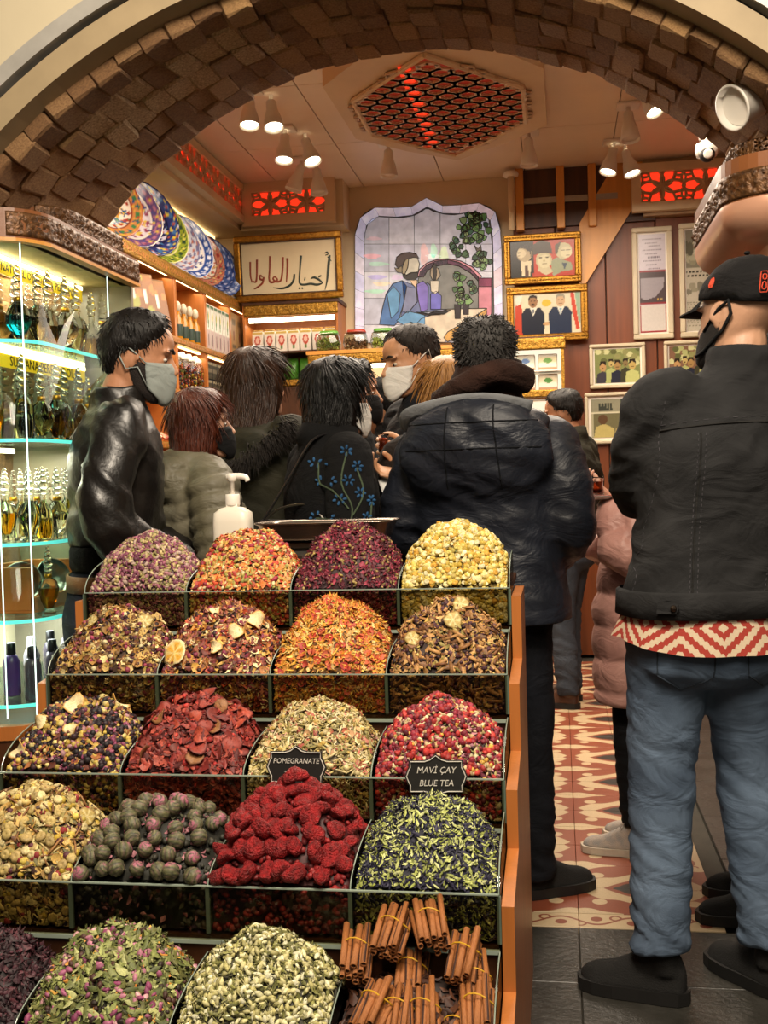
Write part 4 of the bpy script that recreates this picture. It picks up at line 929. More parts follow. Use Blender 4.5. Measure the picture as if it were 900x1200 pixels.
MB().prism([(p[0]+n.x*-.12, p[1]+n.y*-.12) for p, n in zip(rp, N_)]+[(1.12, 3.72)], (0, 0, 1.880), (1, 0, 0), (0, 1, 0), (0, 0, .004)).build('soffit', bpy.data.materials['polished coppery pink'], cw)
MB().span((.66, 3.0, 1.862), (.69, 3.6, 1.871)).build('light_tube', wled, cw)
# ================================================================ LEFT WALL SHELVES AND PLATES
FX = -2.2; WX = -2.5
unit = thing('shelf_unit', 'tall orange wooden wall shelf with gilt carved ledges along the left wall', 'shelf', (0, 0, 0))
LV = [2.555, 2.15, 1.84, 1.52, 1.15]; DV = [4.45, 5.05, 5.67, 6.36, 6.93, 7.48, 7.96]
MB().span((WX+.003, DV[0]-.05, 0), (WX+.015, 7.98, 2.55)).build('back_board', M['wood'], unit)
for k, z in enumerate(LV):
    s_ = MB().span((WX+.016, DV[0]-.05, z-.028), (FX-.012, 7.98, z)).build('shelf_board', M['wood'], unit)
    if k in (0,): carved_band('carved_ledge', [(FX-.012, DV[0]-.05), (FX-.012, 7.98)], z-.055, z+.02, M['gold'], unit, .009, .075, 1, .012, .012, 7)
    else: carved_band('carved_ledge', [(FX-.012, DV[0]-.05), (FX-.012, 7.98)], z-.034, z+.005, M['gold'], unit, .006, .05, 1, .010, .012, 6)
for y in DV: MB().span((WX+.016, y-.02, 0), (FX-.02, y+.02, 2.53), bev=.002).build('upright', M['wood'], unit)
MB().span((WX+.016, DV[0], 0), (FX-.06, 7.96, 1.12)).build('cupboard', M['wood_dark'], unit)
for k in range(6):
    for z in (2.522, 2.117, 1.807): MB().span((FX-.06, DV[k]+.05, z-.009), (FX-.045, DV[k+1]-.05, z-.001)).build('light_strip', emis('shelf led', '#ffdf9e', 5) if k == 0 and z > 2.5 else bpy.data.materials['shelf led'], unit)
for z in (2.50, 2.09, 1.78): area('shelf_led', (FX-.06, 6.6, z), (FX-.12, 6.6, 0), .06, 3.2, (1, .80, .50), 2.6).rotation_euler = (0, rad(12), 0)
# ---- Iznik-style plates leaning on the ledge
plm = attrmat('glazed ceramic', .12, .06, 40)
def plate_mesh(R, fn):
    nr, na = 30, 84; rr = np.linspace(0, 1, nr); V = []; C = []
    prof = np.where(rr < .62, .0, (rr-.62)/.38*.16*R)
    a = np.arange(na)*2*PI/na; AA, RR = np.meshgrid(a, rr); sc = 1+.012*np.cos(AA*24)*(RR > .97)
    top_ = np.stack([R*RR*sc*np.cos(AA), R*RR*sc*np.sin(AA), np.repeat(prof[:, None], na, 1)+.004], -1).reshape(-1, 3); bot_ = top_*[1, 1, 1]-[0, 0, .010]
    C = fn(RR.ravel(), AA.ravel()); i = (np.arange(nr-1)[:, None]*na); j = np.arange(na)[None]; k = (j+1) % na
    q = np.stack([i+j, i+na+j, i+na+k, i+k], -1).reshape(-1, 4); o = nr*na; e = (nr-1)*na
    rim = np.stack([e+j, o+e+j, o+e+k, e+k], -1).reshape(-1, 4)
    return np.r_[top_, bot_], [q, q[:, ::-1]+o, rim], np.r_[C, np.tile(lin('#d8d4cc'), (len(bot_), 1))]
def motif(base, rim, cols, nf, seed, dense=1.0):
    g = np.random.default_rng(seed)
    def fn(r, a):
        x, y = r*np.cos(a), r*np.sin(a); C = canvas(len(r), base); rm = r > .74; C[rm] = lin(rim)
        for (n, rad_, size, c, ph) in ([(8, .28, .11, cols[0], 0), (8, .28, .045, cols[2], 0), (8, .52, .10, cols[1], .4), (8, .52, .04, cols[3], .4), (16, .40, .04, cols[2], .2), (16, .64, .05, cols[0], .1), (24, .87, .07, cols[3], 0), (24, .87, .03, cols[1], 0), (24, .80, .022, cols[2], .13), (24, .95, .022, cols[2], .13)]):
            for k in range(n):
                th = ph+2*PI*k/n; cx, cy_ = rad_*math.cos(th), rad_*math.sin(th); d = np.hypot(x-cx, y-cy_); an = np.arctan2(y-cy_, x-cx)
                m = d < size*(1+.35*np.cos(nf*(an-th))); C[m] = lin(c)
        m = r < .13*(1+.3*np.cos(a*8)); C[m] = lin(cols[1]); m = r < .05; C[m] = lin(cols[2])
        for rr_ in (.72, .99): C[np.abs(r-rr_) < .014] = lin(cols[4])
        if dense > 1:
            for k in range(160):
                q, t_ = g.uniform(.1, 1)**.7, g.uniform(0, 2*PI); d = np.hypot(x-q*math.cos(t_), y-q*math.sin(t_)); C[d < .03] = lin(cols[g.integers(0, 4)])
        return C
    return fn
def spiky(base, c1, c2):
    def fn(r, a):
        C = canvas(len(r), base); w = np.cos(a*12+r*9)*np.cos(r*34); C[w > .35] = lin(c1); w = np.cos(a*18-r*14)*np.cos(r*22+1); C[w > .5] = lin(c2); C[np.abs(r-.97) < .03] = lin(c1); return C
    return fn
PL = [(5.62, .21, motif('#e6d8c8', '#c2804c', ['#a8402c', '#2c4f7c', '#d9a83c', '#3f7a4c', '#7c2c24'], 5, 1, 2), 'multicoloured plate with orange rim, leftmost on the high ledge'),
      (5.90, .22, motif('#cfc6d0', '#5c4470', ['#8a3c54', '#cdb24a', '#3c4a86', '#a86a80', '#e8e0d0'], 6, 2, 2), 'plate with mauve and pink flowers, second on the high ledge'),
      (6.14, .235, motif('#1e2450', '#28306a', ['#c8c4d8', '#b0562c', '#d4c23c', '#3c6a9c', '#12163a'], 5, 3, 2), 'dark navy flowered plate, third on the high ledge'),
      (6.36, .215, motif('#aab63c', '#8c9a30', ['#5c7a2c', '#d8d060', '#3c5c34', '#2c4430', '#e0d8a0'], 5, 4, 2), 'lime green flowered plate on the high ledge'),
      (6.60, .205, spiky('#c4c6d2', '#6a6a90', '#b07060'), 'pale grey plate with fine interlaced lines on the high ledge'),
      (6.85, .215, motif('#eeeae4', '#34549a', ['#2a4488', '#8c9cc8', '#24387a', '#dfe4f0', '#e8e8ee'], 5, 5), 'white plate with blue blossoms and broad blue rim on the high ledge'),
      (7.14, .20, motif('#d8cec0', '#b0705c', ['#b04a3c', '#c8b070', '#5c7c6a', '#8a3030', '#6c4a44'], 5, 6, 2), 'cream plate with coral red tulips on the high ledge'),
      (7.36, .205, spiky('#3a5490', '#1f3268', '#a8b4d4'), 'mid-blue plate with white scroll lines on the high ledge'),
      (7.54, .20, motif('#7c90c0', '#586ea8', ['#44588c', '#a8b8dc', '#34467a', '#c8d2e8', '#31457c'], 6, 8), 'powder blue plate with darker flowers near the far end of the high ledge'),
      (7.69, .19, motif('#5a4438', '#d4c8b8', ['#2c5c5c', '#b0442c', '#1e2420', '#c09a5c', '#33241c'], 6, 9, 2), 'dark brown and teal plate with pale rim, rightmost on the high ledge')]
for k, (y, R, fn, lab) in enumerate(PL):
    V, Fc, C = plate_mesh(R, fn); o = npmesh('plate', V, Fc, C, plm, None, True); o.location = (FX-.085-.012*(k % 2), y, 2.578+R*.955); o.rotation_euler = (0, rad(70), 0); tag(o, lab, 'plate', 'painted plates on the high ledge')
    o.rotation_euler = (0, rad(74), rad(-30)); o.location.x = FX-.125
# ---- goods in the cubbies
def carton(name, label, cat, loc, d, face, group=None, rot=(0, 0, 0), body_c=None):
    t = thing(name, label, cat, loc, 0, group); t.rotation_euler = rot
    MB().box((0, 0, d[2]/2), d, bev=.002).build('carton', body_c, t)
    paint('printed_front', (d[0]/2, -d[1]/2*.94, d[2]*.03), (0, d[1]*.94, 0), (0, 0, d[2]*.94), 14, 22, face, M['print'], t, .001)
    return t
def face_kraft(c0, c1, lab, seed=0):
    def fn(u, v):
        C = canvas(len(u), c0); g = np.random.default_rng(seed)
        for _ in range(7): x, y, r = g.uniform(0, 1), g.uniform(0, 1), g.uniform(.08, .22); C[np.hypot(u-x, (v-y)*1.5) < r] = lin(c1 if g.random() < .6 else '#8a8f3c')
        C[(np.abs(u-.5) < .2) & (np.abs(v-.58) < .14)] = lin(lab); return C
    return fn
brown = mat('brown card', '#6a4428', .6); dark_c = mat('dark card', '#2a2622', .6); kraft = mat('kraft paper', '#9a7a4c', .8); white_c = mat('white card', '#d8d2c6', .6)
x0 = WX+.02
gz = thing('framed_board', 'grey panel with an oval leaning at the near end of the upper left shelf', 'panel', (x0+.2, 5.28, 2.156), 0); MB().box((0, 0, .17), (.02, .30, .34), (0, rad(-8), 0)).build('board', mat('slate grey board', '#5c6068', .5), gz); MB().ball((.014, 0, .17), (.006, .09, .12), 18, 8).build('oval_plaque', M['metal'], gz, True)
wf = thing('framed_print', 'narrow white framed black print standing on the upper left shelf', 'picture', (x0+.22, 5.52, 2.152), 0); MB().box((0, 0, .16), (.02, .13, .32), bev=.002).build('frame', M['white'], wf); MB().box((.0105, 0, .16), (.003, .085, .26)).build('print', dark_c, wf); MB().tube([(.013, .0, .07), (.013, .02, .12), (.013, -.02, .17), (.013, .02, .22), (.013, 0, .26)], .006, 5).build('white_script', M['white'], wf)
for k, y in enumerate((5.76, 5.95, 6.14)): carton('gift_box', f'brown gift box with white label, {["left","middle","right"][k]} of three leaning on the upper left shelf', 'box', (x0+.205, y+.05, 2.165), (.05, .185, .32), face_kraft('#7c5230', '#a8703c', '#d8d0c4', k), 'gift boxes leaning on the upper shelf', (0, rad(-14), rad(-32)), brown)
for k, y in enumerate((5.76, 5.95, 6.14)): carton('gift_box', f'brown gift box with white label, {["left","middle","right"][k]} of three leaning on the middle left shelf', 'box', (x0+.205, y+.05, 1.855), (.05, .18, .26), face_kraft('#84562e', '#b07c40', '#cfc2b0', k+5), 'gift boxes leaning on the middle shelf', (0, rad(-16), rad(-32)), brown)
oil = mat('golden oil', '#b87a1c', .15, 0, .1, 20); greenl = mat('dark green label', '#22382a', .5); clear = mat('pale clear plastic', '#cfc6b0', .15)
for k in range(8):
    x, y = x0+.235-.07*(k % 2), 6.46+.055*k; t = thing('oil_bottle', f'golden oil bottle with dark green label, number {k+1} from the left on the upper left shelf', 'bottle', (x, y, 2.152), 0, 'oil bottles on the upper shelf')
    t['label'] = f'golden oil bottle with dark green label, {["first","second","third","fourth","fifth","sixth","seventh","eighth"][k]} from the left on the upper shelf'
    MB().lathe([(.026, 0), (.028, .005), (.028, .12), (.014, .15), (.012, .17)], 14).build('bottle_body', oil, t, True); MB().lathe([(.0285, .02), (.0287, .022), (.0287, .09), (.0285, .092)], 14, cap=False).build('paper_label', greenl, t, True); MB().ball((0, 0, .20), (.022, .022, .035), 10, 7).build('cap', clear, t, True)
def face_soap(u, v):
    C = canvas(len(u), '#dfe0d6'); C[(v < .42)] = lin('#b9a2a0'); C[(np.hypot(u-.5, (v-.68)*.9) < .18)] = lin('#4f7a3c'); C[np.hypot(u-.62, (v-.75)*.9) < .1] = lin('#c9b43c'); C[np.hypot(u-.5, (v-.2)) < .14] = lin('#5c4444'); C[v > .93] = lin('#3c6a4c'); return C
for k in range(6): carton('tea_carton', f'slim white and green tea carton, {["first","second","third","fourth","fifth","sixth"][k]} from the left on the upper shelf', 'box', (x0+.225, 6.995+.085*k, 2.152), (.06, .075, .30), face_soap, 'tea cartons in a row on the upper shelf', (0, 0, 0), white_c)
def face_kp(u, v):
    C = canvas(len(u), '#94734a'); C[(np.abs(v-.82) < .05) & (np.abs(u-.5) < .35)] = lin('#5c4a30'); C[np.hypot(u-.5, (v-.5)*1.2) < .14] = lin('#6a2c1c'); C[(np.abs(v-.25) < .03) & (np.abs(u-.5) < .3)] = lin('#4c3c28'); return C
for k in range(3): carton('kraft_packet', f'kraft paper packet, {["left","middle","right"][k]} of three at the far end of the upper shelf', 'packet', (x0+.225, 7.57+.14*k, 2.152), (.06, .125, .32), face_kp, 'kraft packets on the upper shelf', (0, 0, 0), kraft)
random.seed(9); capg = mat('gold jar lid', '#c9a03c', .3, .8)
jc = ['#b0562c', '#7c3c5c', '#5c6a2c', '#c9b23c', '#8a2c24', '#4c5c84']
for k in range(4):
    y = 6.45+.125*k; t = thing('candy_jar', f'jar of mixed coloured sweets with pale lid, {["first","second","third","fourth"][k]} from the left on the middle shelf', 'jar', (x0+.215, y, 1.842), 0, 'sweet jars on the middle shelf')
    MB().lathe([(.05, 0), (.053, .004), (.053, .17), (.04, .20), (.036, .205)], 18).build('jar_glass', pane('jar glass', '#e8e4d8', .2), t, True); MB().lathe([(.038, .2), (.04, .205), (.04, .225), (.02, .235), (.012, .25)], 14).build('lid', M['white'], t, True)
    g = MB()
    for _ in range(150): a, z, r = random.uniform(0, 6.3), random.uniform(.01, .17), random.uniform(.03, .046); g.ball((r*math.cos(a), r*math.sin(a), z), random.uniform(.006, .009), 5, 4, random.choice(jc))
    o = g.build('sweets', M['herb'], t); o['kind'] = 'stuff'
def face_tin(u, v): C = canvas(len(u), '#3a352c'); C[np.abs(v-.5) < .12] = lin('#6a6050'); C[np.abs(v-.9) < .06] = lin('#8a8068'); return C
for r in range(2):
    for k in range(5): carton('spice_tin', f'dark spice tin, {["bottom","top"][r]} row, {["first","second","third","fourth","fifth"][k]} from the left, middle shelf', 'tin', (x0+.22, 7.0+.1*k, 1.842+.118*r), (.07, .088, .115), face_tin, 'dark spice tins stacked on the middle shelf', (0, 0, 0), dark_c)
for k in range(3): carton('kraft_packet', f'kraft paper packet, {["left","middle","right"][k]} of three at the far end of the middle shelf', 'packet', (x0+.225, 7.57+.14*k, 1.842), (.06, .125, .25), face_kp, 'kraft packets on the middle shelf', (0, 0, 0), kraft)
# bulk sweets on the lit lower shelf
for k, (ya, yb, cols, lab) in enumerate(((5.1, 5.64, ['#d8c0a8', '#e6d8c4', '#b0604c'], 'pink and white Turkish sweets heaped on the lit lower shelf'), (5.72, 6.3, ['#e0c9b0', '#c98a6a', '#a84c3c'], 'peach-coloured sweets heaped on the lit lower shelf'), (6.4, 6.9, ['#e8e0d0', '#d0b890', '#c07a50'], 'white sugared sweets heaped on the lit lower shelf'), (7.0, 7.45, ['#b06a3c', '#d0a060', '#8a4428'], 'amber sweets heaped on the lit lower shelf'))):
    g = MB()
    for _ in range(260):
        u, v = random.random(), random.random(); z = 1.541+.13*(1-v)*(.6+.4*math.sin(PI*u))+random.uniform(0, .01); s_ = random.uniform(.016, .024); g.box((FX-.05-.2*(1-v), ya+.03+(yb-ya-.06)*u, z+.006), (s_, s_, s_*.8), (random.random(), random.random(), random.random()), random.choice(cols))
    o = g.build('sweets', M['herb']); tag(o, lab, 'sweets', None, 'stuff')
red_st = mat('red and white tag', '#a8402c', .6)
# ================================================================ BACK WALL
def Bp(px, py, d=.05): return P(px, py, Y=BY-d)
def picture(label, cat, name, quad, d, fw, frame_m, fn, nx=60, ny=60, mat_w=0, gold=False, tilt=0, parts='print'):
    """a frame hung on the back wall; quad = (x0, z0, x1, z1)"""
    x0, z0, x1, z1 = quad; w, h = x1-x0, z1-z0; t = thing(name, label, cat, ((x0+x1)/2, BY-d, z0), 0); t.rotation_euler = (tilt, 0, 0)
    MB().span((-w/2+fw*.4, -.012, fw*.4), (w/2-fw*.4, -.004, h-fw*.4)).build('backing', M['white'], t)
    fr = MB(); 
    for a, b in (((-w/2, 0), (w/2, fw)), ((-w/2, h-fw), (w/2, h)), ((-w/2, fw), (-w/2+fw, h-fw)), ((w/2-fw, fw), (w/2, h-fw))):
        fr.span((a[0], -.034, a[1]), (b[0], 0, b[1]), bev=.006)
    f = fr.build('frame', frame_m, t)
    if gold:
        g = MB(); n = int(w/.018)
        for k in range(n):
            for z in (fw*.5, h-fw*.5): g.ball((-w/2+(k+.5)*w/n, -.034, z), (.0085, .006, .006), 6, 4)
        for k in range(int(h/.018)):
            for x in (-w/2+fw*.5, w/2-fw*.5): g.ball((x, -.034, (k+.5)*.018), (.006, .006, .0085), 6, 4)
        o = g.build('bead_ornament', M['gold'], f, True); o['kind'] = 'stuff'
    i = fw+mat_w; paint(parts, (-w/2+i, -.0125, i), (w-2*i, 0, 0), (0, 0, h-2*i), nx, ny, fn, M['glossprint'], t, .002); return t
def ell(C, U, V, cx, cy, rx, ry, c): C[((U-cx)/rx)**2+((V-cy)/ry)**2 < 1] = lin(c)
def poly(C, U, V, pts, c): C[inpoly(U, V, pts)] = lin(c)
# ---- portraits (V up)
def portraits(U, V):
    C = canvas(len(U), '#b03a26'); C[U < .36] = lin('#1c1512'); C[(V < .12) & (U > .33)] = lin('#a83220')
    poly(C, U, V, [(.0, .0), (.0, .42), (.14, .5), (.33, .45), (.34, 0)], '#15120f'); poly(C, U, V, [(.17, .05), (.16, .45), (.33, .45), (.30, .02)], '#cfc4a4'); poly(C, U, V, [(.22, .02), (.22, .33), (.27, .33), (.28, .02)], '#4c3028')
    ell(C, U, V, .22, .65, .12, .21, '#a89878'); ell(C, U, V, .17, .67, .07, .12, '#c9bc98'); poly(C, U, V, [(.14, .82), (.24, .90), (.34, .80), (.32, .55), (.30, .7), (.2, .82)], '#2c221b'); ell(C, U, V, .13, .69, .03, .012, '#3a3028'); ell(C, U, V, .13, .6, .025, .01, '#6a5040')
    poly(C, U, V, [(.66, .0), (.62, .40), (.72, .52), (.95, .35), (.96, .15), (.8, .12)], '#8c9478'); poly(C, U, V, [(.80, .36), (.84, .16), (.88, .34)], '#3a4858')
    ell(C, U, V, .83, .68, .13, .22, '#bdb894'); ell(C, U, V, .87, .64, .09, .16, '#d0caa6'); poly(C, U, V, [(.69, .62), (.70, .85), (.80, .95), (.76, .78), (.73, .60)], '#4a4436'); ell(C, U, V, .90, .70, .035, .014, '#3c382c'); ell(C, U, V, .82, .70, .03, .014, '#3c382c'); ell(C, U, V, .89, .55, .03, .012, '#6c5c48')
    poly(C, U, V, [(.36, .0), (.40, .20), (.56, .26), (.66, .10), (.60, .0)], '#b03a26'); poly(C, U, V, [(.42, .18), (.44, .3), (.60, .3), (.66, .12), (.55, .04)], '#bcb292')
    ell(C, U, V, .52, .46, .125, .23, '#b8b08c'); ell(C, U, V, .53, .42, .10, .18, '#c9c29e'); poly(C, U, V, [(.34, .60), (.36, .9), (.48, 1.0), (.62, .93), (.66, .62), (.5, .66)], '#3c3026')
    for x in (.47, .57): ell(C, U, V, x, .53, .03, .018, '#4a4234')
    ell(C, U, V, .53, .36, .04, .012, '#5c4c3c'); ell(C, U, V, .525, .44, .018, .03, '#b0a680'); return C
def handshake(U, V):
    C = canvas(len(U), '#c9c2a8'); poly(C, U, V, [(.0, 0), (.02, .7), (.10, .95), (.16, 0)], '#b0402c'); poly(C, U, V, [(.02, .85), (.05, .72), (.1, .76), (.13, .98), (.05, 1)], '#d0cfc0'); poly(C, U, V, [(.85, .98), (.90, 1), (.98, .1), (.93, .08), (.88, .5)], '#b8402c'); poly(C, U, V, [(.92, .98), (1, 1), (1, .2), (.96, .3)], '#8aa48a')
    ell(C, U, V, .49, .76, .07, .09, '#c2a838')
    for cx, suit, tie, hair in ((.29, '#1c2230', '#39424f', '#211a16'), (.70, '#202c44', '#6a94a8', '#8a8474')):
        poly(C, U, V, [(cx-.17, 0), (cx-.18, .5), (cx-.11, .66), (cx+.10, .66), (cx+.17, .5), (cx+.16, 0)], suit); poly(C, U, V, [(cx-.05, .66), (cx+.0, .44), (cx+.06, .66)], '#cfcfc2'); poly(C, U, V, [(cx-.012, .62), (cx, .46), (cx+.02, .62)], tie)
        ell(C, U, V, cx, .80, .068, .145, '#8c6848' if cx < .5 else '#b89a78'); poly(C, U, V, [(cx-.07, .82), (cx-.06, .94), (cx, .98), (cx+.06, .94), (cx+.07, .82), (cx+.04, .9), (cx-.04, .9)], hair); ell(C, U, V, cx-.025, .82, .014, .012, '#2c2018'); ell(C, U, V, cx+.025, .82, .014, .012, '#2c2018'); ell(C, U, V, cx, .73, .03, .022 if cx < .5 else .01, '#2c1e16' if cx < .5 else '#7c5c48')
    poly(C, U, V, [(.20, .28), (.22, .22), (.45, .22), (.45, .29)], '#1c2230'); poly(C, U, V, [(.52, .22), (.52, .29), (.68, .36), (.7, .28)], '#202c44'); ell(C, U, V, .485, .25, .05, .045, '#b89468'); return C
GF = mat('gilt picture frame', '#b5812f', .3, .8, .25, 60, .3, 90)
q = (Bp(590, 277, .2), Bp(682, 330, .2)); picture('gilt-framed picture of three men, the upper of the two gold frames', 'picture', 'framed_portrait', (-.335, 2.605, .195, 2.945), .16, .045, GF, portraits, 84, 56, 0, True, rad(3))
picture('gilt-framed photo of two men in suits shaking hands, below the three portraits', 'picture', 'framed_photo', (-.325, 2.205, .232, 2.585), .16, .05, GF, handshake, 84, 56, 0, True, rad(2))
# ---- white frames on the panelling
def letter(U, V):
    C = canvas(len(U), '#c9c4c8'); C[(V > .62)] = lin('#cac3cf'); C[(V < .62) & (V > .30)] = lin('#4a3c40')
    for k in range(9):
        y = .95-k*.037; C[(np.abs(V-y) < .006) & (U > .14+.1*((k*7) % 3)) & (U < .86-.08*((k*5) % 3)) & (np.sin(U*90+k*9) > -.4)] = lin('#5c5264')
    poly(C, U, V, [(.03, .36), (.05, .56), (.95, .55), (.9, .45), (.6, .36), (.2, .33)], '#9a949c'); ell(C, U, V, .68, .335, .03, .013, '#c9a03c'); ell(C, U, V, .82, .335, .05, .014, '#a8905c'); C[(np.abs(V-.625) < .006) | (np.abs(V-.295) < .006)] = lin('#8c2c34'); C[(V < .28) & ((U < .03) | (U > .97))] = lin('#8c2c34'); C[V < .28] = np.where(((U[V < .28] < .04) | (U[V < .28] > .96) | (V[V < .28] < .02))[:, None], lin('#9c3038'), lin('#d0cac4')); return C
def newspaper(U, V):
    g = np.random.default_rng(3); C = canvas(len(U), '#b9b2a0'); C[(V > .62)] = lin('#7c7868')
    for _ in range(26): ell(C, U, V, g.random(), g.uniform(.66, .98), g.uniform(.05, .14), g.uniform(.03, .08), ['#a8a48c', '#5c5a4a', '#8f8c74', '#c4bfa8'][g.integers(4)])
    for y in (.585, .545): C[(np.abs(V-y) < .014) & (np.sin(U*60+y*99) > -.35)] = lin('#3c3830')
    for _ in range(14): ell(C, U, V, g.random(), g.uniform(.32, .48), g.uniform(.05, .1), g.uniform(.02, .05), ['#7c7868', '#95917c', '#5c5a4c'][g.integers(3)])
    for k in range(14): C[(np.abs(V-.28+k*.018) < .004) & (np.sin(U*70+k*5) > -.2) & (V < .3)] = lin('#7c7868')
    return C
def men(seed, bgc='#7c8450'):
    def fn(U, V):
        g = np.random.default_rng(seed); C = canvas(len(U), bgc); 
        for _ in range(24): ell(C, U, V, g.random(), g.uniform(.55, 1), .07, .08, ['#a8ac74', '#5c6038', '#c4c490', '#8a8a58'][g.integers(4)])
        for cx, cy, s, sh, sk in ((.18, .45, 1.0, '#3c3a44', '#b08a5c'), (.36, .55, .8, '#a8b070', '#b8a468'), (.5, .48, 1.0, '#232838', '#a08050'), (.68, .55, .8, '#3c3c2c', '#7c6a48'), (.83, .48, 1.05, '#b8bc78', '#b8a060')):
            poly(C, U, V, [(cx-.15*s, 0), (cx-.13*s, cy-.18), (cx, cy-.1), (cx+.13*s, cy-.18), (cx+.15*s, 0)], sh); ell(C, U, V, cx, cy+.04, .075*s, .15*s, sk); poly(C, U, V, [(cx-.075*s, cy+.06), (cx-.06*s, cy+.2*s), (cx+.06*s, cy+.2*s), (cx+.075*s, cy+.06), (cx, cy+.14*s)], '#2a2018'); ell(C, U, V, cx, cy-.02, .03*s, .012, '#4a3020')
        return C
    return fn
def two_scene(U, V):
    C = canvas(len(U), '#a8a488'); C[V > .68] = lin('#8c8a74'); 
    for k in range(5): poly(C, U, V, [(.16+.06*k, .70), (.17+.06*k, .9), (.21+.06*k, .9), (.22+.06*k, .70)], '#3c4038')
    C[(np.abs(V-.64) < .02)] = lin('#cfc9b0'); C[(U > .64) & (V > .68)] = lin('#3c4a3c'); C[(V < .62) & (U > .05)] = lin('#6c684c'); poly(C, U, V, [(.05, 0), (.1, .28), (.28, .36), (.5, .22), (.5, 0)], '#b8aa6c'); ell(C, U, V, .25, .47, .10, .13, '#5c4430'); poly(C, U, V, [(.5, 0), (.52, .22), (.7, .28), (.95, .1), (.9, 0)], '#a89a68'); ell(C, U, V, .68, .35, .07, .09, '#7c5c3c'); return C
WF = mat('cream white frame', '#d0c3a6', .45, 0, .05, 10)
picture('tall white frame holding a handwritten letter above a dark sketch', 'picture', 'framed_letter', (.54, 2.19, .81, 2.955), .112, .035, WF, letter, 40, 100, .012)
picture('tall white frame with newspaper page, right of the framed letter', 'picture', 'framed_newspaper', (.855, 2.19, 1.18, 2.965), .112, .035, WF, newspaper, 44, 100, .01)
picture('small white-framed photo of smiling men, below the gold frames', 'picture', 'framed_photo', (.235, 1.865, .615, 2.17), .112, .024, WF, men(1), 70, 50, .012)
picture('white-framed double photo, lower one beside the bearded man', 'picture', 'framed_photo', (.195, 1.48, .60, 1.835), .112, .024, WF, two_scene, 70, 60, .02)
picture('white-framed photo half hidden by the denim man, under the tall frames', 'picture', 'framed_photo', (.74, 1.86, 1.10, 2.17), .112, .024, WF, men(7, '#7c5c48'), 60, 50, .012)
def logo_sheet(U, V):
    C = canvas(len(U), '#cfcbd0'); ell(C, U, V, .3, .62, .13, .14, '#b06a78'); ell(C, U, V, .3, .62, .06, .06, '#d8c8cc'); C[(np.abs(V-.4) < .02) & (U > .1) & (U < .6)] = lin('#8a8894'); return C
a, b = P(866, 352, Y=4.9), P(912, 299, Y=4.9)
ps = thing('poster', 'pale lilac sheet with a round rose emblem, hanging at the right edge', 'poster', (a.x, 4.9, a.z)); paint('printed_sheet', (0, 0, 0), (.36, 0, 0), (0, 0, b.z-a.z), 30, 24, logo_sheet, M['print'], ps, .004); MB().tube([(0, .006, b.z-a.z), (0.1, .006, CZ-a.z)], .002, 4).build('hanging_wire', M['metal'], ps)
# ---- calligraphy panel
CQX = (Bp(277, 320, .3).x+Bp(403, 320, .3).x)/2
cq = thing('calligraphy_panel', 'gilt-framed Arabic calligraphy in red and dark green strokes', 'picture', (CQX, BY-.30, 2.56)); cq.rotation_euler = (rad(4), 0, 0)
w, h = (Bp(403, 320, .3).x-Bp(277, 320, .3).x), .46
MB().span((-w/2+.02, -.014, .02), (w/2-.02, -.006, h-.02)).build('panel', mat('ivory panel', '#d6c7a4', .4, 0, .06, 4), cq)
fr = MB()
for a, b in (((-w/2, 0), (w/2, .045)), ((-w/2, h-.045), (w/2, h)), ((-w/2, .045), (-w/2+.045, h-.045)), ((w/2-.045, .045), (w/2, h-.045))): fr.span((a[0], -.04, a[1]), (b[0], 0, b[1]), bev=.008)
f_ = fr.build('frame', GF, cq); g = MB()
for a, b in (((-w/2+.045, .045), (w/2-.045, .053)), ((-w/2+.045, h-.053), (w/2-.045, h-.045)), ((-w/2+.045, .053), (-w/2+.053, h-.053)), ((w/2-.053, .053), (w/2-.045, h-.053))): g.span((a[0], -.03, a[1]), (b[0], -.012, b[1]))
g.build('inner_fillet', mat('dark fillet', '#3c2410', .5), f_)
red_i = mat('red brown calligraphy ink', '#8a3c28', .45); grn_i = mat('dark green calligraphy ink', '#28342c', .45)
def ink(strokes, m):                                  # crop pixels (900x953 view of 260..430 x 240..420) -> panel plane
    k = 1/5.294; out = MB()
    for pts, wd in strokes:
        q = [Bp(260+x*k, 240+y*k, .33) for x, y in pts]; q = [Vector(((p.x-CQX)*.93, -.016, (p.z-2.56)*.93+.015)) for p in q]; sm = smooth_pts(q, 5); n = len(sm)
        wid = [float(np.interp(i/(n-1), np.linspace(0, 1, len(wd)), wd)) for i in range(n)]; out.tube(sm, [(.0025, w_) for w_ in wid], 8, flat=(0, 1, 0))
    return out.build('calligraphy', m, cq)
ink([([(690, 305), (682, 360), (676, 420), (668, 480), (655, 535)], [.007, .010, .009, .006, .002]), ([(655, 292), (672, 285), (678, 298), (660, 306)], [.003, .005, .004, .003]), ([(676, 315), (700, 345)], [.005, .003]),
     ([(636, 492), (600, 500), (560, 494), (520, 500), (492, 496), (484, 470), (490, 400), (498, 308)], [.004, .008, .008, .007, .007, .006, .006, .009]), ([(560, 462), (585, 452), (620, 470), (640, 490)], [.003, .008, .007, .004]), ([(612, 448), (632, 440)], [.006, .005]),
     ([(520, 472), (524, 452)], [.005, .004]), ([(500, 520), (508, 528)], [.006, .005]), ([(480, 520), (488, 528)], [.006, .005]), ([(452, 430), (446, 470), (420, 505), (370, 525), (310, 520)], [.007, .008, .008, .007, .002])], grn_i)
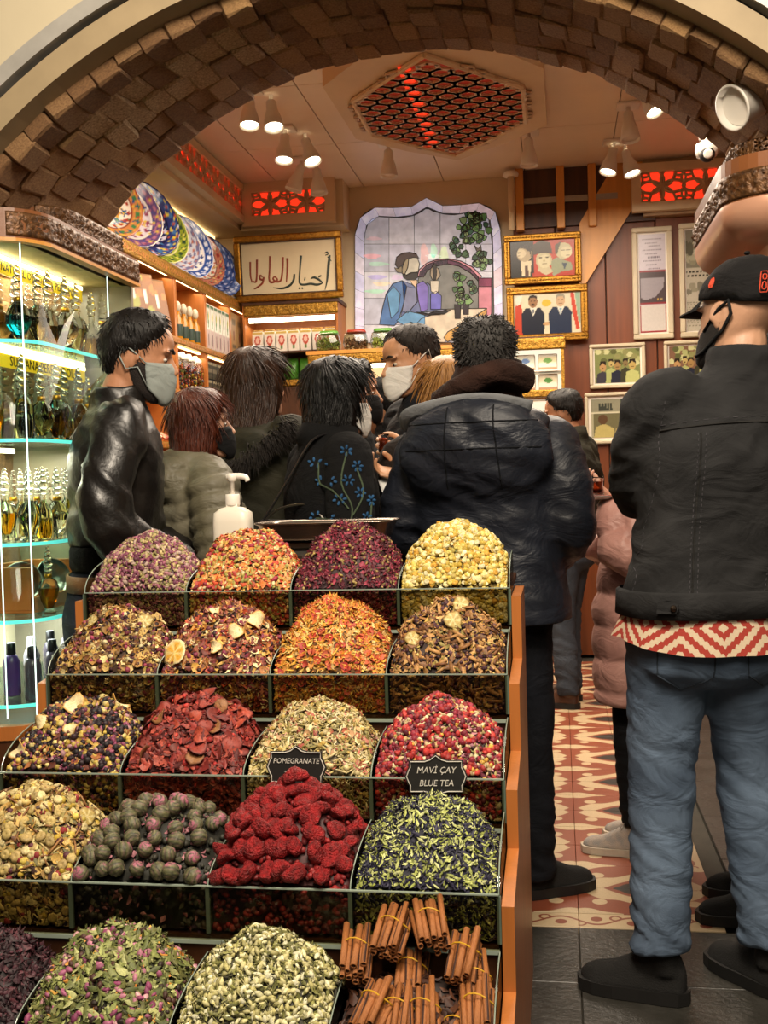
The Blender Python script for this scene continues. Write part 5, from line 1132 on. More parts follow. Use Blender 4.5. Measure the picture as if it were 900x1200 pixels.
ink([([(408, 325), (406, 400), (398, 485)], [.008, .007, .004]), ([(378, 318), (374, 400), (362, 470), (330, 480), (310, 462), (322, 448), (338, 470), (300, 485), (284, 465), (288, 400), (292, 312)], [.008, .007, .007, .007, .006, .005, .006, .008, .007, .006, .008]),
     ([(240, 448), (224, 440), (222, 462), (244, 468), (248, 450), (238, 490), (200, 520), (180, 530)], [.005, .007, .007, .007, .007, .007, .006, .002]), ([(205, 335), (203, 420), (196, 480), (176, 478)], [.008, .007, .007, .004]), ([(160, 350), (160, 440), (170, 486)], [.007, .006, .004])], red_i)
# ---- left back cabinet with lit niche
cb = thing('niche_cabinet', 'carved gilt wall cabinet with a lit niche under the calligraphy', 'cabinet', (0, 0, 0))
MB().span((-2.19, BY-.32, 0), (-1.50, BY-.01, 1.95)).build('lower_case', M['wood_dark'], cb); MB().span((-2.19, BY-.02, 1.95), (-1.50, BY-.008, 2.56)).build('back_board', M['wood'], cb)
for x in (-2.19, -1.515): MB().span((x, BY-.31, 1.95), (x+.015, BY-.02, 2.56)).build('side_panel', M['wood'], cb)
MB().span((-2.19, BY-.32, 2.535), (-1.49, BY-.01, 2.56)).build('top_board', M['wood_dark'], cb); carved_band('carved_cornice', [(-2.18, BY-.315), (-1.50, BY-.315)], 2.455, 2.535, M['gold'], cb, .010, .07, 1, .015, .01, 7)
MB().span((-2.15, BY-.30, 2.415), (-1.53, BY-.28, 2.445)).build('light_tube', emis('cool fluorescent tube', '#fff2d2', 6), cb)
MB().span((-2.17, BY-.31, 2.19), (-1.52, BY-.02, 2.205)).build('shelf_board', M['wood_dark'], cb); MB().span((-2.17, BY-.31, 1.985), (-1.52, BY-.02, 2.0)).build('shelf_board', M['wood_dark'], cb); carved_band('carved_ledge', [(-2.18, BY-.315), (-1.50, BY-.315)], 1.955, 2.0, M['gold'], cb, .006, .05, 1, .01, .01, 6)
area('niche_light', (-1.84, BY-.2, 2.41), (-1.84, BY-.2, 0), .6, 2.2, (1, .9, .7), .1)
def face_tea(U, V):
    C = canvas(len(U), '#d8cfc4'); ell(C, U, V, .5, .55, .3, .26, '#b0402c'); ell(C, U, V, .5, .58, .18, .15, '#d8b0a0'); C[V > .88] = lin('#b89a4c'); ell(C, U, V, .5, .2, .14, .09, '#5c7a3c'); return C
for k in range(7):
    t = thing('tea_tin', f'white tea tin with a red flower, {["first","second","third","fourth","fifth","sixth","seventh"][k]} from the left in the niche', 'tin', (-2.10+.088*k, BY-.22, 2.206), 0, 'tea tins in the lit niche')
    MB().box((0, 0, .075), (.078, .08, .15), bev=.003).build('tin', white_c, t); paint('printed_front', (-.037, -.0405, .004), (.074, 0, 0), (0, 0, .142), 14, 22, face_tea, M['print'], t, .001); MB().box((0, 0, .155), (.07, .07, .012), bev=.002).build('lid', M['gold'], t)
gp_m = mat('green foil packet', '#4c8a2c', .3, 0, .15, 30, .4, 60)
for k in range(6):
    t = thing('foil_packet', f'shiny green foil packet, {["first","second","third","fourth","fifth","sixth"][k]} from the left below the tea tins', 'packet', (-2.06+.098*k, BY-.2, 2.001), 0, 'green foil packets below the tea tins')
    m = MB(); m.loft([sring((0, 0, z), rx, ry, 16, 3) for z, rx, ry in ((0, .044, .03), (.03, .046, .045), (.10, .045, .045), (.14, .044, .022), (.165, .042, .004))]) if 'sring' in globals() else m.box((0, 0, .08), (.09, .07, .16), bev=.015); m.build('packet', gp_m, t, True)
# ---- counter cabinet under the stained glass
cc = thing('counter_cabinet', 'carved gilt counter cabinet with lit niche under the stained glass', 'cabinet', (0, 0, 0)); FYc = BY-.45
MB().span((-1.47, FYc, 0), (-.31, BY-.01, 1.72)).build('case', M['wood_dark'], cc); MB().span((-1.478, FYc-.02, 2.15), (-.31, BY-.01, 2.175)).build('top_board', M['wood_light'], cc); MB().span((-1.70, FYc-.02, 2.15), (-1.478, BY-.335, 2.175)).build('top_board', M['wood_light'], cc)
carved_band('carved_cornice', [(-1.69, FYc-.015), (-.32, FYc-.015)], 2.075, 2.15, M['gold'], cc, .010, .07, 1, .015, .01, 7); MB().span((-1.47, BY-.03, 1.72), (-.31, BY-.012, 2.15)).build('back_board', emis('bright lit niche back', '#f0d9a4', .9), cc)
for x in (-1.47, -.325): MB().span((x, FYc, 1.72), (x+.015, BY-.03, 2.08)).build('side_panel', M['wood'], cc)
MB().span((-1.44, FYc+.02, 2.05), (-.33, FYc+.05, 2.075)).build('light_tube', bpy.data.materials['cool fluorescent tube'], cc); area('counter_light', (-.9, FYc+.15, 2.04), (-.9, FYc+.15, 0), 1.0, 3.5, (1, .92, .75), .15)
random.seed(14)
for k in range(9):
    c = ['#c9b48c', '#a8502c', '#d8c9a4', '#7c4428'][k % 4]; x = -1.38+.12*k; t = thing('spice_jar', f'{["cream","russet","pale","brown"][k % 4]} spice jar, {["first","second","third","fourth","fifth","sixth","seventh","eighth","ninth"][k]} from the left in the bright niche', 'jar', (x, BY-.25, 1.721), 0, 'spice jars in the bright niche')
    MB().lathe([(.04, 0), (.043, .005), (.043, .12), (.034, .14)], 14).build('jar', mat('jar contents', c, .4), t, True); MB().lathe([(.036, .138), (.038, .14), (.038, .165), (.03, .168)], 14).build('lid', M['gold'], t, True)
clam = pane('clear clamshell plastic', '#e6ebe2', .5, .05)
for k, (x, lid, cols, lab) in enumerate(((-1.555, '#6aa83c', ['#7c8a3c', '#98a24c', '#5c6a2c'], 'clear clamshell of green leaves with green lid, left of the red-lidded one'), (-1.36, '#b0402c', ['#5c3a24', '#7c5438', '#43281a'], 'clear clamshell of brown nuts with red lid'), (-1.17, '#5ca02c', ['#8a9a3c', '#6c8a2c', '#a8b050'], 'clear clamshell of green leaves with green lid, right of the red-lidded one'), (-.95, '#5ca02c', ['#8a7a3c', '#6c5a2c', '#a89050'], 'clear clamshell of herbs with green lid, behind the shopkeeper'))):
    t = thing('clamshell_box', lab, 'box', (x, FYc+.055, 2.176), 0, 'clamshell boxes on the gilt counter')
    m = MB(); m.loft([sring((0, 0, z), rx, ry, 16, 4) for z, rx, ry in ((0, .078, .06), (.05, .088, .07), (.11, .075, .055), (.125, .06, .04))]); m.build('clamshell', clam, t, True)
    m = MB(); m.loft([sring((0, 0.02, z), rx, ry, 16, 4) for z, rx, ry in ((.118, .066, .045), (.128, .068, .047), (.142, .062, .042))]); m.build('lid_label', mat('lid label', lid, .3), t, True)
    m = MB()
    for _ in range(170): u, v = random.uniform(-1, 1), random.uniform(-1, 1); m.ball((u*.07, v*.052, .012+.085*random.random()*(1-.3*abs(u))), (random.uniform(.008, .014), .007, .006), 5, 3, random.choice(cols), (random.random()*3, random.random()*3, 0))
    o = m.build('contents', M['herb'], t); o['kind'] = 'stuff'
# ---- right back cabinet
rc = thing('lit_fridge_cabinet', 'narrow gilt cabinet with brightly lit shelves, below the handshake photo', 'cabinet', (0, 0, 0)); rx0, rx1 = -.30, .06
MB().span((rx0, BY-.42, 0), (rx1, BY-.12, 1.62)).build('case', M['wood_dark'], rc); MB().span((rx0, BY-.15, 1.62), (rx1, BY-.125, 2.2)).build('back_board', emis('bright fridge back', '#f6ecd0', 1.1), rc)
for x in (rx0, rx1-.02): MB().span((x, BY-.42, 1.62), (x+.02, BY-.13, 2.2)).build('side_panel', M['gold'], rc)
carved_band('carved_cornice', [(rx0-.01, BY-.425), (rx1+.01, BY-.425)], 2.12, 2.20, M['gold'], rc, .010, .07, 1, .015, .008, 7); carved_band('carved_ledge', [(rx0-.01, BY-.425), (rx1+.01, BY-.425)], 1.80, 1.85, M['gold'], rc, .007, .05, 1, .01, .008, 6)
MB().span((rx0+.02, BY-.41, 1.79), (rx1-.02, BY-.13, 1.80)).build('shelf_board', M['wood_light'], rc); MB().span((rx0+.02, BY-.41, 1.975), (rx1-.02, BY-.13, 1.985)).build('shelf_board', M['white'], rc); MB().span((rx0, BY-.42, 2.2), (rx1, BY-.12, 2.21)).build('top_board', M['wood_dark'], rc)
def face_pack(a, b):
    def fn(U, V): C = canvas(len(U), '#e0dccc'); C[(V > .45) & (V < .85)] = lin(a); ell(C, U, V, .5, .6, .25, .18, b); C[V < .16] = lin('#b08a6a'); return C
    return fn
for k, (x, z, a_, b_, lab) in enumerate(((-.20, 1.986, '#c8d0c0', '#5c7aa8', 'upper left'), (-.05, 1.986, '#d8d0a8', '#6a9a4c', 'upper right'), (-.20, 1.851, '#b8c8d8', '#3c5c94', 'lower left'), (-.05, 1.851, '#e0d8b8', '#4c8a3c', 'lower right'))):
    t = thing('food_packet', f'pale packaged goods, {lab} on the bright fridge shelves', 'packet', (x, BY-.30, z), 0, 'packets in the lit fridge'); MB().box((0, 0, .055), (.13, .12, .11), bev=.006).build('packet', white_c, t); paint('printed_front', (-.06, -.0605, .005), (.12, 0, 0), (0, 0, .10), 18, 16, face_pack(a_, b_), M['print'], t, .001)
# ---- stained glass window
SG = thing('stained_glass_panel', 'backlit arched stained glass of a bearded man seated at a table', 'stained glass', (0, BY-.03, 0))
sgm = attrmat('backlit stained glass', .3, .22, 14, 0, .42, spec=.2); lead = mat('lead came', '#3a3836', .5, .3)
K = 1/4.5
def sgp(x, y): p = Bp(400+x*K, 220+y*K, .05); return Vector((p.x, 0, p.z))
outer = [(70, 820), (70, 230), (82, 180), (112, 135), (150, 108), (190, 98), (250, 102), (312, 106), (370, 98), (415, 78), (447, 50), (480, 76), (530, 92), (590, 96), (650, 84), (715, 75), (770, 90), (812, 125), (834, 180), (845, 330), (852, 800)]
inner = [(118, 820), (118, 245), (130, 195), (158, 160), (195, 146), (250, 150), (320, 152), (385, 140), (425, 118), (450, 98), (478, 116), (530, 132), (590, 138), (655, 128), (712, 122), (755, 136), (784, 168), (796, 215), (800, 330), (808, 800)]
iv = [p for p in inner if p[1] < 700]; itop = lambda x: float(np.interp(x, [p[0] for p in iv if p[1] < 400][0:], [p[1] for p in iv if p[1] < 400][0:])) if 118 < x < 796 else 300
PN = [0]
def pane_piece(pts, c, d=.004, y=0.0, nm='pane', edge_=True, r=.0022):
    q = [sgp(*p) for p in pts]; t = MB(); t.col = c; n = len(q)
    a = [p+Vector((0, y, 0)) for p in q]; vs = [p-Vector((0, d, 0)) for p in a]+a; t.add(vs, [tuple(range(n)), tuple(range(2*n-1, n-1, -1))]+[(i, i+n, (i+1) % n+n, (i+1) % n) for i in range(n)], c)
    o = t.build(nm, sgm, SG)
    if edge_: MB().tube([p-Vector((0, d, 0)) for p in a], r, 5, closed=True).build('lead_line', lead, o)
    return o
MB().prism([(p.x, p.z) for p in [sgp(*q) for q in outer]], (0, .006, 0), (1, 0, 0), (0, 0, 1), (0, .012, 0)).build('backing', mat('dark backing', '#6a6660', .7), SG)
g_ = random.Random(2)
def evenly(pts, n):
    d = [0]
    for a, b in zip(pts, pts[1:]): d.append(d[-1]+math.dist(a, b))
    return [(float(np.interp(t, d, [p[0] for p in pts])), float(np.interp(t, d, [p[1] for p in pts]))) for t in np.linspace(0, d[-1], n)]
def halves(pts): k = min(range(len(pts)), key=lambda i: pts[i][1]); return evenly(pts[:k+1], 12)+evenly(pts[k:], 12)[1:]
o_full, i_full = outer, inner
outer, inner = halves(outer), halves(inner)
for i in range(len(outer)-1):                          # border panes
    a, b, c, d = outer[i], outer[i+1], inner[min(i+1, len(inner)-1)], inner[min(i, len(inner)-1)]
    k = 1
    for j in range(k):
        L_ = lambda p, q, t: (p[0]+(q[0]-p[0])*t, p[1]+(q[1]-p[1])*t)
        pane_piece([L_(a, b, j/k), L_(a, b, (j+1)/k), L_(d, c, (j+1)/k), L_(d, c, j/k)], g_.choice(['#cfcbe0', '#d8d0dc', '#c4c2dc', '#d6c4cc', '#d4d2e6']), r=.0016)
outer, inner = o_full, i_full
xs_ = [120, 250, 383, 520, 655, 796]; ys_ = [0, 295, 440, 580, 720, 815]
for i in range(5):
    for j in range(5):
        x0_, x1_ = xs_[i], xs_[i+1]; y1_ = ys_[j+1]
        if j == 0: tp = [(x, itop(x)+4) for x in np.linspace(x0_, x1_, 8)]
        else: tp = [(x0_, ys_[j]), (x1_, ys_[j])]
        c = g_.choice(['#b4b3bc', '#bdbcc4', '#adadb8', '#c2c0c6', '#b8b6c2'])
        pane_piece([(x0_, y1_)]+tp+[(x1_, y1_)], c)
# iridescent sheen painted as coloured swirls on the sky panes
for (x, y, rx, ry, c) in ((160, 360, 45, 14, '#d8a8b0'), (190, 400, 55, 12, '#a8c8b8'), (185, 470, 50, 13, '#b0a8d0'), (210, 505, 45, 12, '#d8c8b0'), (180, 545, 55, 11, '#a8d0b8'), (435, 350, 22, 60, '#d8b8b8'), (485, 330, 18, 40, '#b8dcc8'), (540, 350, 24, 45, '#c8d8b8'), (480, 360, 40, 12, '#e8f0e8'), (290, 470, 30, 14, '#c8b8d0'), (170, 265, 40, 10, '#d0b8c0')):
    pane_piece([(x+rx*math.cos(a)*(1+.25*math.sin(3*a+x)), y+ry*math.sin(a)) for a in np.linspace(0, 2*PI, 13)[:-1]], c, .001, -.0041, 'sheen_swirl', False)
Z1 = -.0045
def pc(pts, c, y=Z1, nm='glass_piece'): return pane_piece(pts, c, .003, y, nm, True, .0034)
# arch and garden
pc([(405, 640), (405, 480), (415, 440), (450, 405), (500, 385), (560, 378), (620, 392), (680, 425), (722, 470), (722, 640)], '#6a6a66'); pc([(400, 470), (410, 430), (450, 395), (500, 378), (560, 372), (560, 400), (500, 412), (455, 432), (432, 470)], '#c08a94'); pc([(560, 372), (630, 385), (690, 415), (740, 465), (722, 492), (680, 448), (620, 412), (560, 400)], '#b87c88'); pc([(722, 475), (792, 475), (792, 690), (765, 690), (722, 640)], '#b0727e'); pc([(722, 475), (792, 475), (792, 520), (722, 520)], '#c08e96')
gr = ['#4c6a3c', '#5c7c48', '#3c5834', '#6c8a58', '#2f4a34', '#7c9060', '#3f5f4c']
def leaf_cluster(cx, cy, rx, ry, n, seed, r0=20):
    q = random.Random(seed)
    for k in range(n):
        a = q.uniform(0, 6.28); d = math.sqrt(q.random()); x, y = cx+rx*d*math.cos(a), cy+ry*d*math.sin(a); t0 = q.uniform(0, 6.28); rr = r0*q.uniform(.7, 1.25)
        pc([(x+rr*math.cos(t0+t)*(1 if k_ % 2 else .78), y+rr*math.sin(t0+t)*(1 if k_ % 2 else .78)) for k_, t in enumerate(np.linspace(0, 2*PI, 7)[:-1])], q.choice(gr), -.006-.00012*k, 'leaf')
leaf_cluster(700, 210, 85, 75, 34, 1); leaf_cluster(630, 300, 50, 60, 16, 2); leaf_cluster(740, 380, 52, 34, 12, 3); leaf_cluster(690, 160, 40, 30, 8, 4); leaf_cluster(645, 520, 62, 85, 26, 5)
pc([(700, 300), (720, 320), (735, 300), (740, 345), (720, 350)], '#5c5248')
# the man
pc([(200, 720), (215, 640), (235, 560), (270, 505), (320, 488), (345, 520), (330, 600), (300, 700), (280, 725)], '#4c6a94', -.008); pc([(240, 560), (275, 520), (310, 560), (300, 650), (262, 690)], '#5a86a8', -.011); pc([(320, 488), (400, 520), (455, 500), (520, 570), (525, 640), (470, 650), (400, 660), (310, 690), (330, 600)], '#5c6484', -.008); pc([(395, 510), (430, 490), (458, 520), (455, 640), (420, 655), (405, 590)], '#6a5ca0', -.011); pc([(345, 520), (395, 530), (400, 600), (350, 660), (320, 650)], '#6c7088', -.0112)
pc([(290, 700), (350, 650), (440, 670), (440, 720), (340, 730)], '#5c86a8', -.0115); pc([(470, 640), (470, 560), (500, 545), (528, 570), (525, 640)], '#5c5aa0', -.0115); pc([(360, 485), (400, 485), (398, 530), (375, 510)], '#c0a486', -.0115)
pc([(330, 400), (345, 370), (400, 365), (412, 400), (405, 440), (385, 470), (345, 470), (328, 440)], '#b0aa98', -.012); pc([(320, 430), (330, 385), (355, 372), (350, 420), (335, 455), (320, 452)], '#8a7c60', -.0148); pc([(284, 405), (292, 365), (320, 345), (360, 340), (395, 348), (410, 372), (380, 366), (340, 378), (318, 410), (300, 425)], '#3c2c2a', -.0152); pc([(280, 420), (300, 425), (318, 412), (322, 448), (295, 445)], '#7c7058', -.0152)
pc([(322, 450), (340, 462), (365, 448), (402, 444), (404, 470), (385, 486), (345, 484), (326, 470)], '#241c1a', -.0156)
pc([(470, 430), (488, 400), (500, 420), (512, 425), (522, 460), (500, 490), (478, 480), (468, 460)], '#8c7c68', -.012); pc([(482, 410), (488, 398), (498, 400), (502, 440), (498, 485), (488, 488), (484, 450)], '#221c1a', -.015); pc([(468, 490), (515, 490), (512, 545), (495, 560), (472, 545)], '#b0a898', -.012)
pc([(330, 790), (420, 690), (560, 640), (765, 635), (760, 660), (560, 780), (545, 815), (340, 815)], '#b8ac98', -.010); pc([(540, 790), (560, 760), (700, 680), (768, 636), (766, 665), (600, 790), (560, 812)], '#a8844c', -.0132); pc([(395, 655), (460, 664), (480, 655), (575, 646), (520, 668), (440, 672)], '#1c1a1c', -.0134); pc([(480, 655), (575, 646), (540, 666), (500, 664)], '#201e22', -.0165)
for x in (597, 640): pc([(x, 615), (x+32, 615), (x+30, 690 if x < 600 else 668), (x+3, 690 if x < 600 else 668)], '#2a2226', -.0136)
# tan surround of the stained glass
# ================================================================ CEILING FITTINGS
HX, HY = -.585, 6.19
hexo = thing('ceiling_lattice', 'white six-sided ceiling panel with a red-lit cut lattice', 'ceiling panel', (HX, HY, 0))
hv = [(0, -.84), (.45, -.29), (.45, .29), (0, .84), (-.45, .29), (-.45, -.29)]; k_ = 1.24
ho = [(0, -1.02), (.30, -.86), (.56, -.50), (.57, .42), (.30, .72), (0, 1.0), (-.30, .72), (-.56, .40), (-.57, -.50), (-.30, -.86)]
ZB = 3.30
MB().prism(ho, (0, 0, ZB+.012), (1, 0, 0), (0, 1, 0), (0, 0, .085)).build('panel_body', M['white'] if False else M['cream'], hexo)
MB().prism(hv, (0, 0, ZB+.009), (1, 0, 0), (0, 1, 0), (0, 0, .002)).build('red_backing', emis('red lit backing', '#a83420', .32), hexo)
for x in (-.12,): MB().span((x-.03, -.70, ZB+.002), (x+.03, .62, ZB+.007)).build('glow_strip', M['red_glow'], hexo)
fr = MB(); n = len(hv); m = len(ho)
for i in range(n): a, b = Vector((*hv[i], ZB)), Vector((*hv[(i+1) % n], ZB)); fr.tube([a, b], .016, 6)
fr.build('inner_rim', M['cream'], hexo)
bars = MB(); sp = .108
def inhex(x, y): return abs(x) < .45 and abs(y) < .84-abs(x)*(.55/.45)
def bar(a, b, w):
    d = (Vector(b)-Vector(a)); L_ = d.length; bars.box(((a[0]+b[0])/2, (a[1]+b[1])/2, ZB-.002), (L_+w*.5, w, .012), (0, 0, math.atan2(d.y, d.x)))
for i in range(-6, 7):
    for j in range(-11, 12):
        cx, cy = i*sp+(j % 2)*sp/2, j*sp*.8
        if not inhex(cx*1.03, cy*1.03): continue
        pts = [(cx+sp*.52*math.sin(a), cy+sp*.52*1.0*math.cos(a)) for a in np.arange(6)*PI/3]
        for a in range(6):
            bar(pts[a], pts[(a+1) % 6], .026)
bo = bars.build('lattice', mat('cream lattice', '#cdb08c', .5, 0, .05, 10), hexo); bo['kind'] = 'stuff'
MB().tube(smooth_pts([(-.30, -.98, ZB+.03), (0, -1.02, ZB+.02), (.5, -.93, ZB+.03)], 5), .012, 8).build('edge_bead', M['cream'], hexo)
def spot_lamp(name, label, x, y, z, aim, group='white ceiling spotlights', L_=.15, lit=True, mount=True):
    """conical white spotlight: mounting plate, stem, shade, lens"""
    t = thing(name, label, 'spotlight', (x, y, z), 0, group); d = Vector(aim).normalized()
    if mount: MB().box((0, 0, -.008), (.13, .13, .016), bev=.004).build('mounting_plate', M['white'], t)
    MB().tube([(0, 0, -.01), (0, 0, -.05)], .012, 8).build('stem', M['white'], t)
    o = Vector((0, 0, -.045)); MB().lathe([(.022, 0), (.028, .006), (.032, .06), (.045, .10), (.058, L_), (.053, L_), (.042, L_-.03)], 20, c=o, axis=d, cap=False).build('shade', M['white'], t, True)
    MB().lathe([(.001, L_-.018), (.046, L_-.018), (.046, L_-.014), (.001, L_-.014)], 18, c=o, axis=d).build('lens', M['lamp'] if lit else M['white'], t, True)
    if lit:
        p = Vector((x, y, z))+o+d*(L_+.01); spot('spot_beam', p, p+d, 34, 85, (1, .80, .55), .04)
    return t
zc_ = CZ-.001
for k, (x, y, aim, lb) in enumerate(((-1.60, 5.88, (.05, -.25, -1), 'white ceiling spotlight, nearest of the left row'), (-1.50, 5.96, (.15, -.3, -1), 'white ceiling spotlight, paired beside the nearest left one'), (-1.57, 6.55, (.0, -.25, -1), 'white ceiling spotlight, middle of the left row'), (-1.47, 6.66, (.35, -.3, -1), 'white ceiling spotlight angled right, middle of the left row'),
        (-1.62, 7.2, (-.35, -.1, -1), 'white ceiling spotlight angled left, far end of the left row'), (-1.54, 7.3, (.1, -.1, -1), 'white ceiling spotlight, far end of the left row'), (-1.01, 7.0, (.0, -.05, -1), 'single white ceiling spotlight left of the stained glass peak'), (-.13, 6.98, (.0, -.05, -1), 'single white ceiling spotlight above the gold frames'),
        (.50, 6.24, (.45, -.35, -1), 'white ceiling spotlight aimed right, under the arch edge'), (.45, 6.62, (.05, -.15, -1), 'white ceiling spotlight hanging straight down, right row'), (.40, 7.32, (-.25, -.2, -1), 'white ceiling spotlight aimed left, over the slanted stringer'), (.48, 7.40, (.25, -.2, -1), 'white ceiling spotlight aimed right, over the slanted stringer'))):
    spot_lamp('ceiling_spotlight', lb, x, y, zc_, aim, lit=k not in (4, 5, 6, 7, 9), mount=k not in (1, 3, 5, 11), L_=.17)
# spotlight on the arch itself
p = P(876, 120, Y=3.10); t = thing('arch_spotlight', 'large white spotlight clamped to the brick arch, upper right', 'spotlight', p)
d = Vector((-.75, -.45, -.35)).normalized(); MB().lathe([(.02, -.06), (.045, -.05), (.052, .0), (.058, .05), (.062, .055), (.055, .058), (.050, .03)], 22, axis=d, cap=True).build('shade', M['white'], t, True); MB().lathe([(.001, .04), (.05, .04)], 18, axis=d, cap=False).build('lens', M['white'], t, True); MB().tube([(.02, .02, .02), (.08, .05, .06)], .012, 8).build('bracket', M['white'], t)
for k, (px, py, y) in enumerate(((831, 163, 5.4), (828, 182, 5.2))):
    p = P(px, py, Y=y); t = thing('security_camera', f'{["upper","lower"][k]} white dome camera under the right end of the arch', 'camera', p)
    MB().tube([(0, 0, .05), (0, 0, CZ-p.z-.002)], .02, 8).build('stem', M['white'], t); MB().lathe([(.02, .06), (.045, .05), (.05, .02), (.045, -.005)], 18).build('housing', M['white'], t, True); MB().ball((0, -.02, .0), (.036, .036, .036), 14, 8).build('lens_dome', M['black'], t, True); MB().lathe([(.02, 0), (.022, .004), (.012, .006)], 12, c=(0, -.052, -.008), axis=(0, -1, -.2)).build('lens_ring', M['white'], t, True)
# ================================================================ BACK OF THE STAND: scale and sanitiser
sc = thing('weighing_scale', 'stainless steel shop scale with a shallow tray behind the top row', 'scale', (-.615, 2.935, 1.0085))
MB().box((0, 0, .045), (.30, .16, .07), bev=.012).build('base', M['metal'], sc); MB().box((0, 0, .095), (.26, .14, .02), bev=.004).build('platform', mat('dark steel', '#4c443c', .4, .8), sc)
m = MB(); m.loft([sring((0, 0, z), rx, ry, 28, 7) for z, rx, ry in ((.108, .15, .085), (.115, .165, .095), (.150, .178, .105), (.154, .188, .112), (.157, .188, .112), (.153, .176, .103), (.118, .16, .09), (.115, .15, .085))]); m.build('tray', mat('brushed steel tray', '#c4b4a4', .25, .95, .1, 30, .05, 100, stretch=(1, 20, 20)), sc, True)
for x in (-.12, .12): MB().lathe([(.012, 0), (.014, .012)], 10, (x, -.06, 0)).build('foot', M['black'], sc)
p = P(273, 600, Y=2.94); hs = thing('pump_bottle', 'white hand sanitiser pump bottle standing behind the orange petals', 'bottle', (p.x, 2.94, 1.0085)); hs.scale = (1.06, 1, 1.27)
m = MB(); m.loft([sring((0, 0, z), rx, ry, 24, 4.5) for z, rx, ry in ((0, .046, .032), (.006, .050, .036), (.125, .050, .036), (.145, .047, .033), (.155, .030, .024), (.158, .016, .016), (.172, .016, .016))]); m.build('bottle_body', mat('milky white plastic', '#ded6c6', .4, 0, .03, 6), hs, True)
MB().lathe([(.0185, .160), (.0195, .163), (.0195, .182), (.0175, .185)], 20).build('collar', M['white'], hs, True); MB().lathe([(.006, .183), (.006, .212), (.012, .214), (.013, .226), (.009, .230)], 14).build('pump', M['white'], hs, True); MB().tube(smooth_pts([(-.014, 0, .222), (.010, 0, .224), (.036, 0, .221), (.042, 0, .212)], 4), .0065, 8).build('spout', M['white'], hs, True)
# ================================================================ PEOPLE
def fnoise(p, s): return mnoise.noise(Vector((p[0]*s[0], p[1]*s[1], p[2]*s[2])))
HR = [(-.122, .022, .052, .082), (-.112, .040, .012, .096), (-.092, .053, -.03, .100), (-.065, .061, -.06, .098), (-.04, .067, -.078, .096), (-.015, .071, -.092, .094), (.005, .073, -.099, .086),
      (.03, .075, -.103, .095), (.055, .0755, -.103, .093), (.08, .070, -.094, .078), (.10, .055, -.074, .054), (.114, .033, -.045, .026), (.119, .008, -.018, 0)]
def head_ring(z):
    zs = [h[0] for h in HR]; return [float(np.interp(z, zs, [h[k] for h in HR])) for k in (1, 2, 3)]
def head_pt(az, z, off=0):
    """az 0 = straight ahead (+Y), pi/2 = the person's right (+X); z from eye level"""
    w, yb, yf = head_ring(z); yc = (yb+yf)/2+(yf-yb)*-.08
    s, c = math.sin(az), math.cos(az); d = (yf-yc) if c > 0 else (yc-yb)
    ex = .88
    p = Vector((w*math.copysign(abs(s)**ex, s), yc+d*math.copysign(abs(c)**ex, c), z)); n = Vector((s, c, .9*z/.12 if z > .04 else (0 if z > -.08 else -.4))).normalized()
    return p+n*off
def head_mb():
    m = MB(); n = 32
    m.loft([[head_pt(2*PI*j/n, z) for j in range(n)] for z in np.linspace(-.122, .119, 26)])
    m.tube([(0, .088, .012), (0, .101, -.008), (0, .115, -.030), (0, .106, -.042), (0, .09, -.045)], [(.009, .008), (.010, .010), (.014, .013), (.014, .010), (.006, .006)], 8)
    for s in (-1, 1):
        m.ball((s*.012, .1, -.038), (.009, .012, .008), 8, 5)
        m.ball((s*.036, .082, .022), (.024, .012, .007), 8, 5)
        pts = [(s*(.071+.010*math.sin(t*.5)), -.008-.018*math.cos(t), -.012+.031*math.sin(t)) for t in np.linspace(-2.0, 3.4, 12)]
        m.tube(pts, .0052, 6); m.ball((s*.073, -.004, -.012), (.006, .014, .026), 8, 6)
        m.ball((s*.033, .074, -.002), (.017, .010, .011), 8, 6)
    m.tube([(-.022, .092, -.072), (0, .104, -.070), (.022, .092, -.072)], [.004, .0065, .004], 6); m.tube([(-.02, .091, -.081), (0, .102, -.081), (.02, .091, -.081)], [.004, .007, .004], 6)
    m.tube([(0, -.035, -.26), (0, -.032, -.17), (0, -.022, -.08), (0, -.02, -.04)], [.066, .058, .056, .05], 16)
    return m
_HEAD = remesh(head_mb(), .0052, 3)
HV = np.empty(len(_HEAD.vertices)*3, 'f'); _HEAD.vertices.foreach_get('co', HV); HV = HV.reshape(-1, 3)
HF = [tuple(p.vertices) for p in _HEAD.polygons]; bpy.data.meshes.remove(_HEAD)
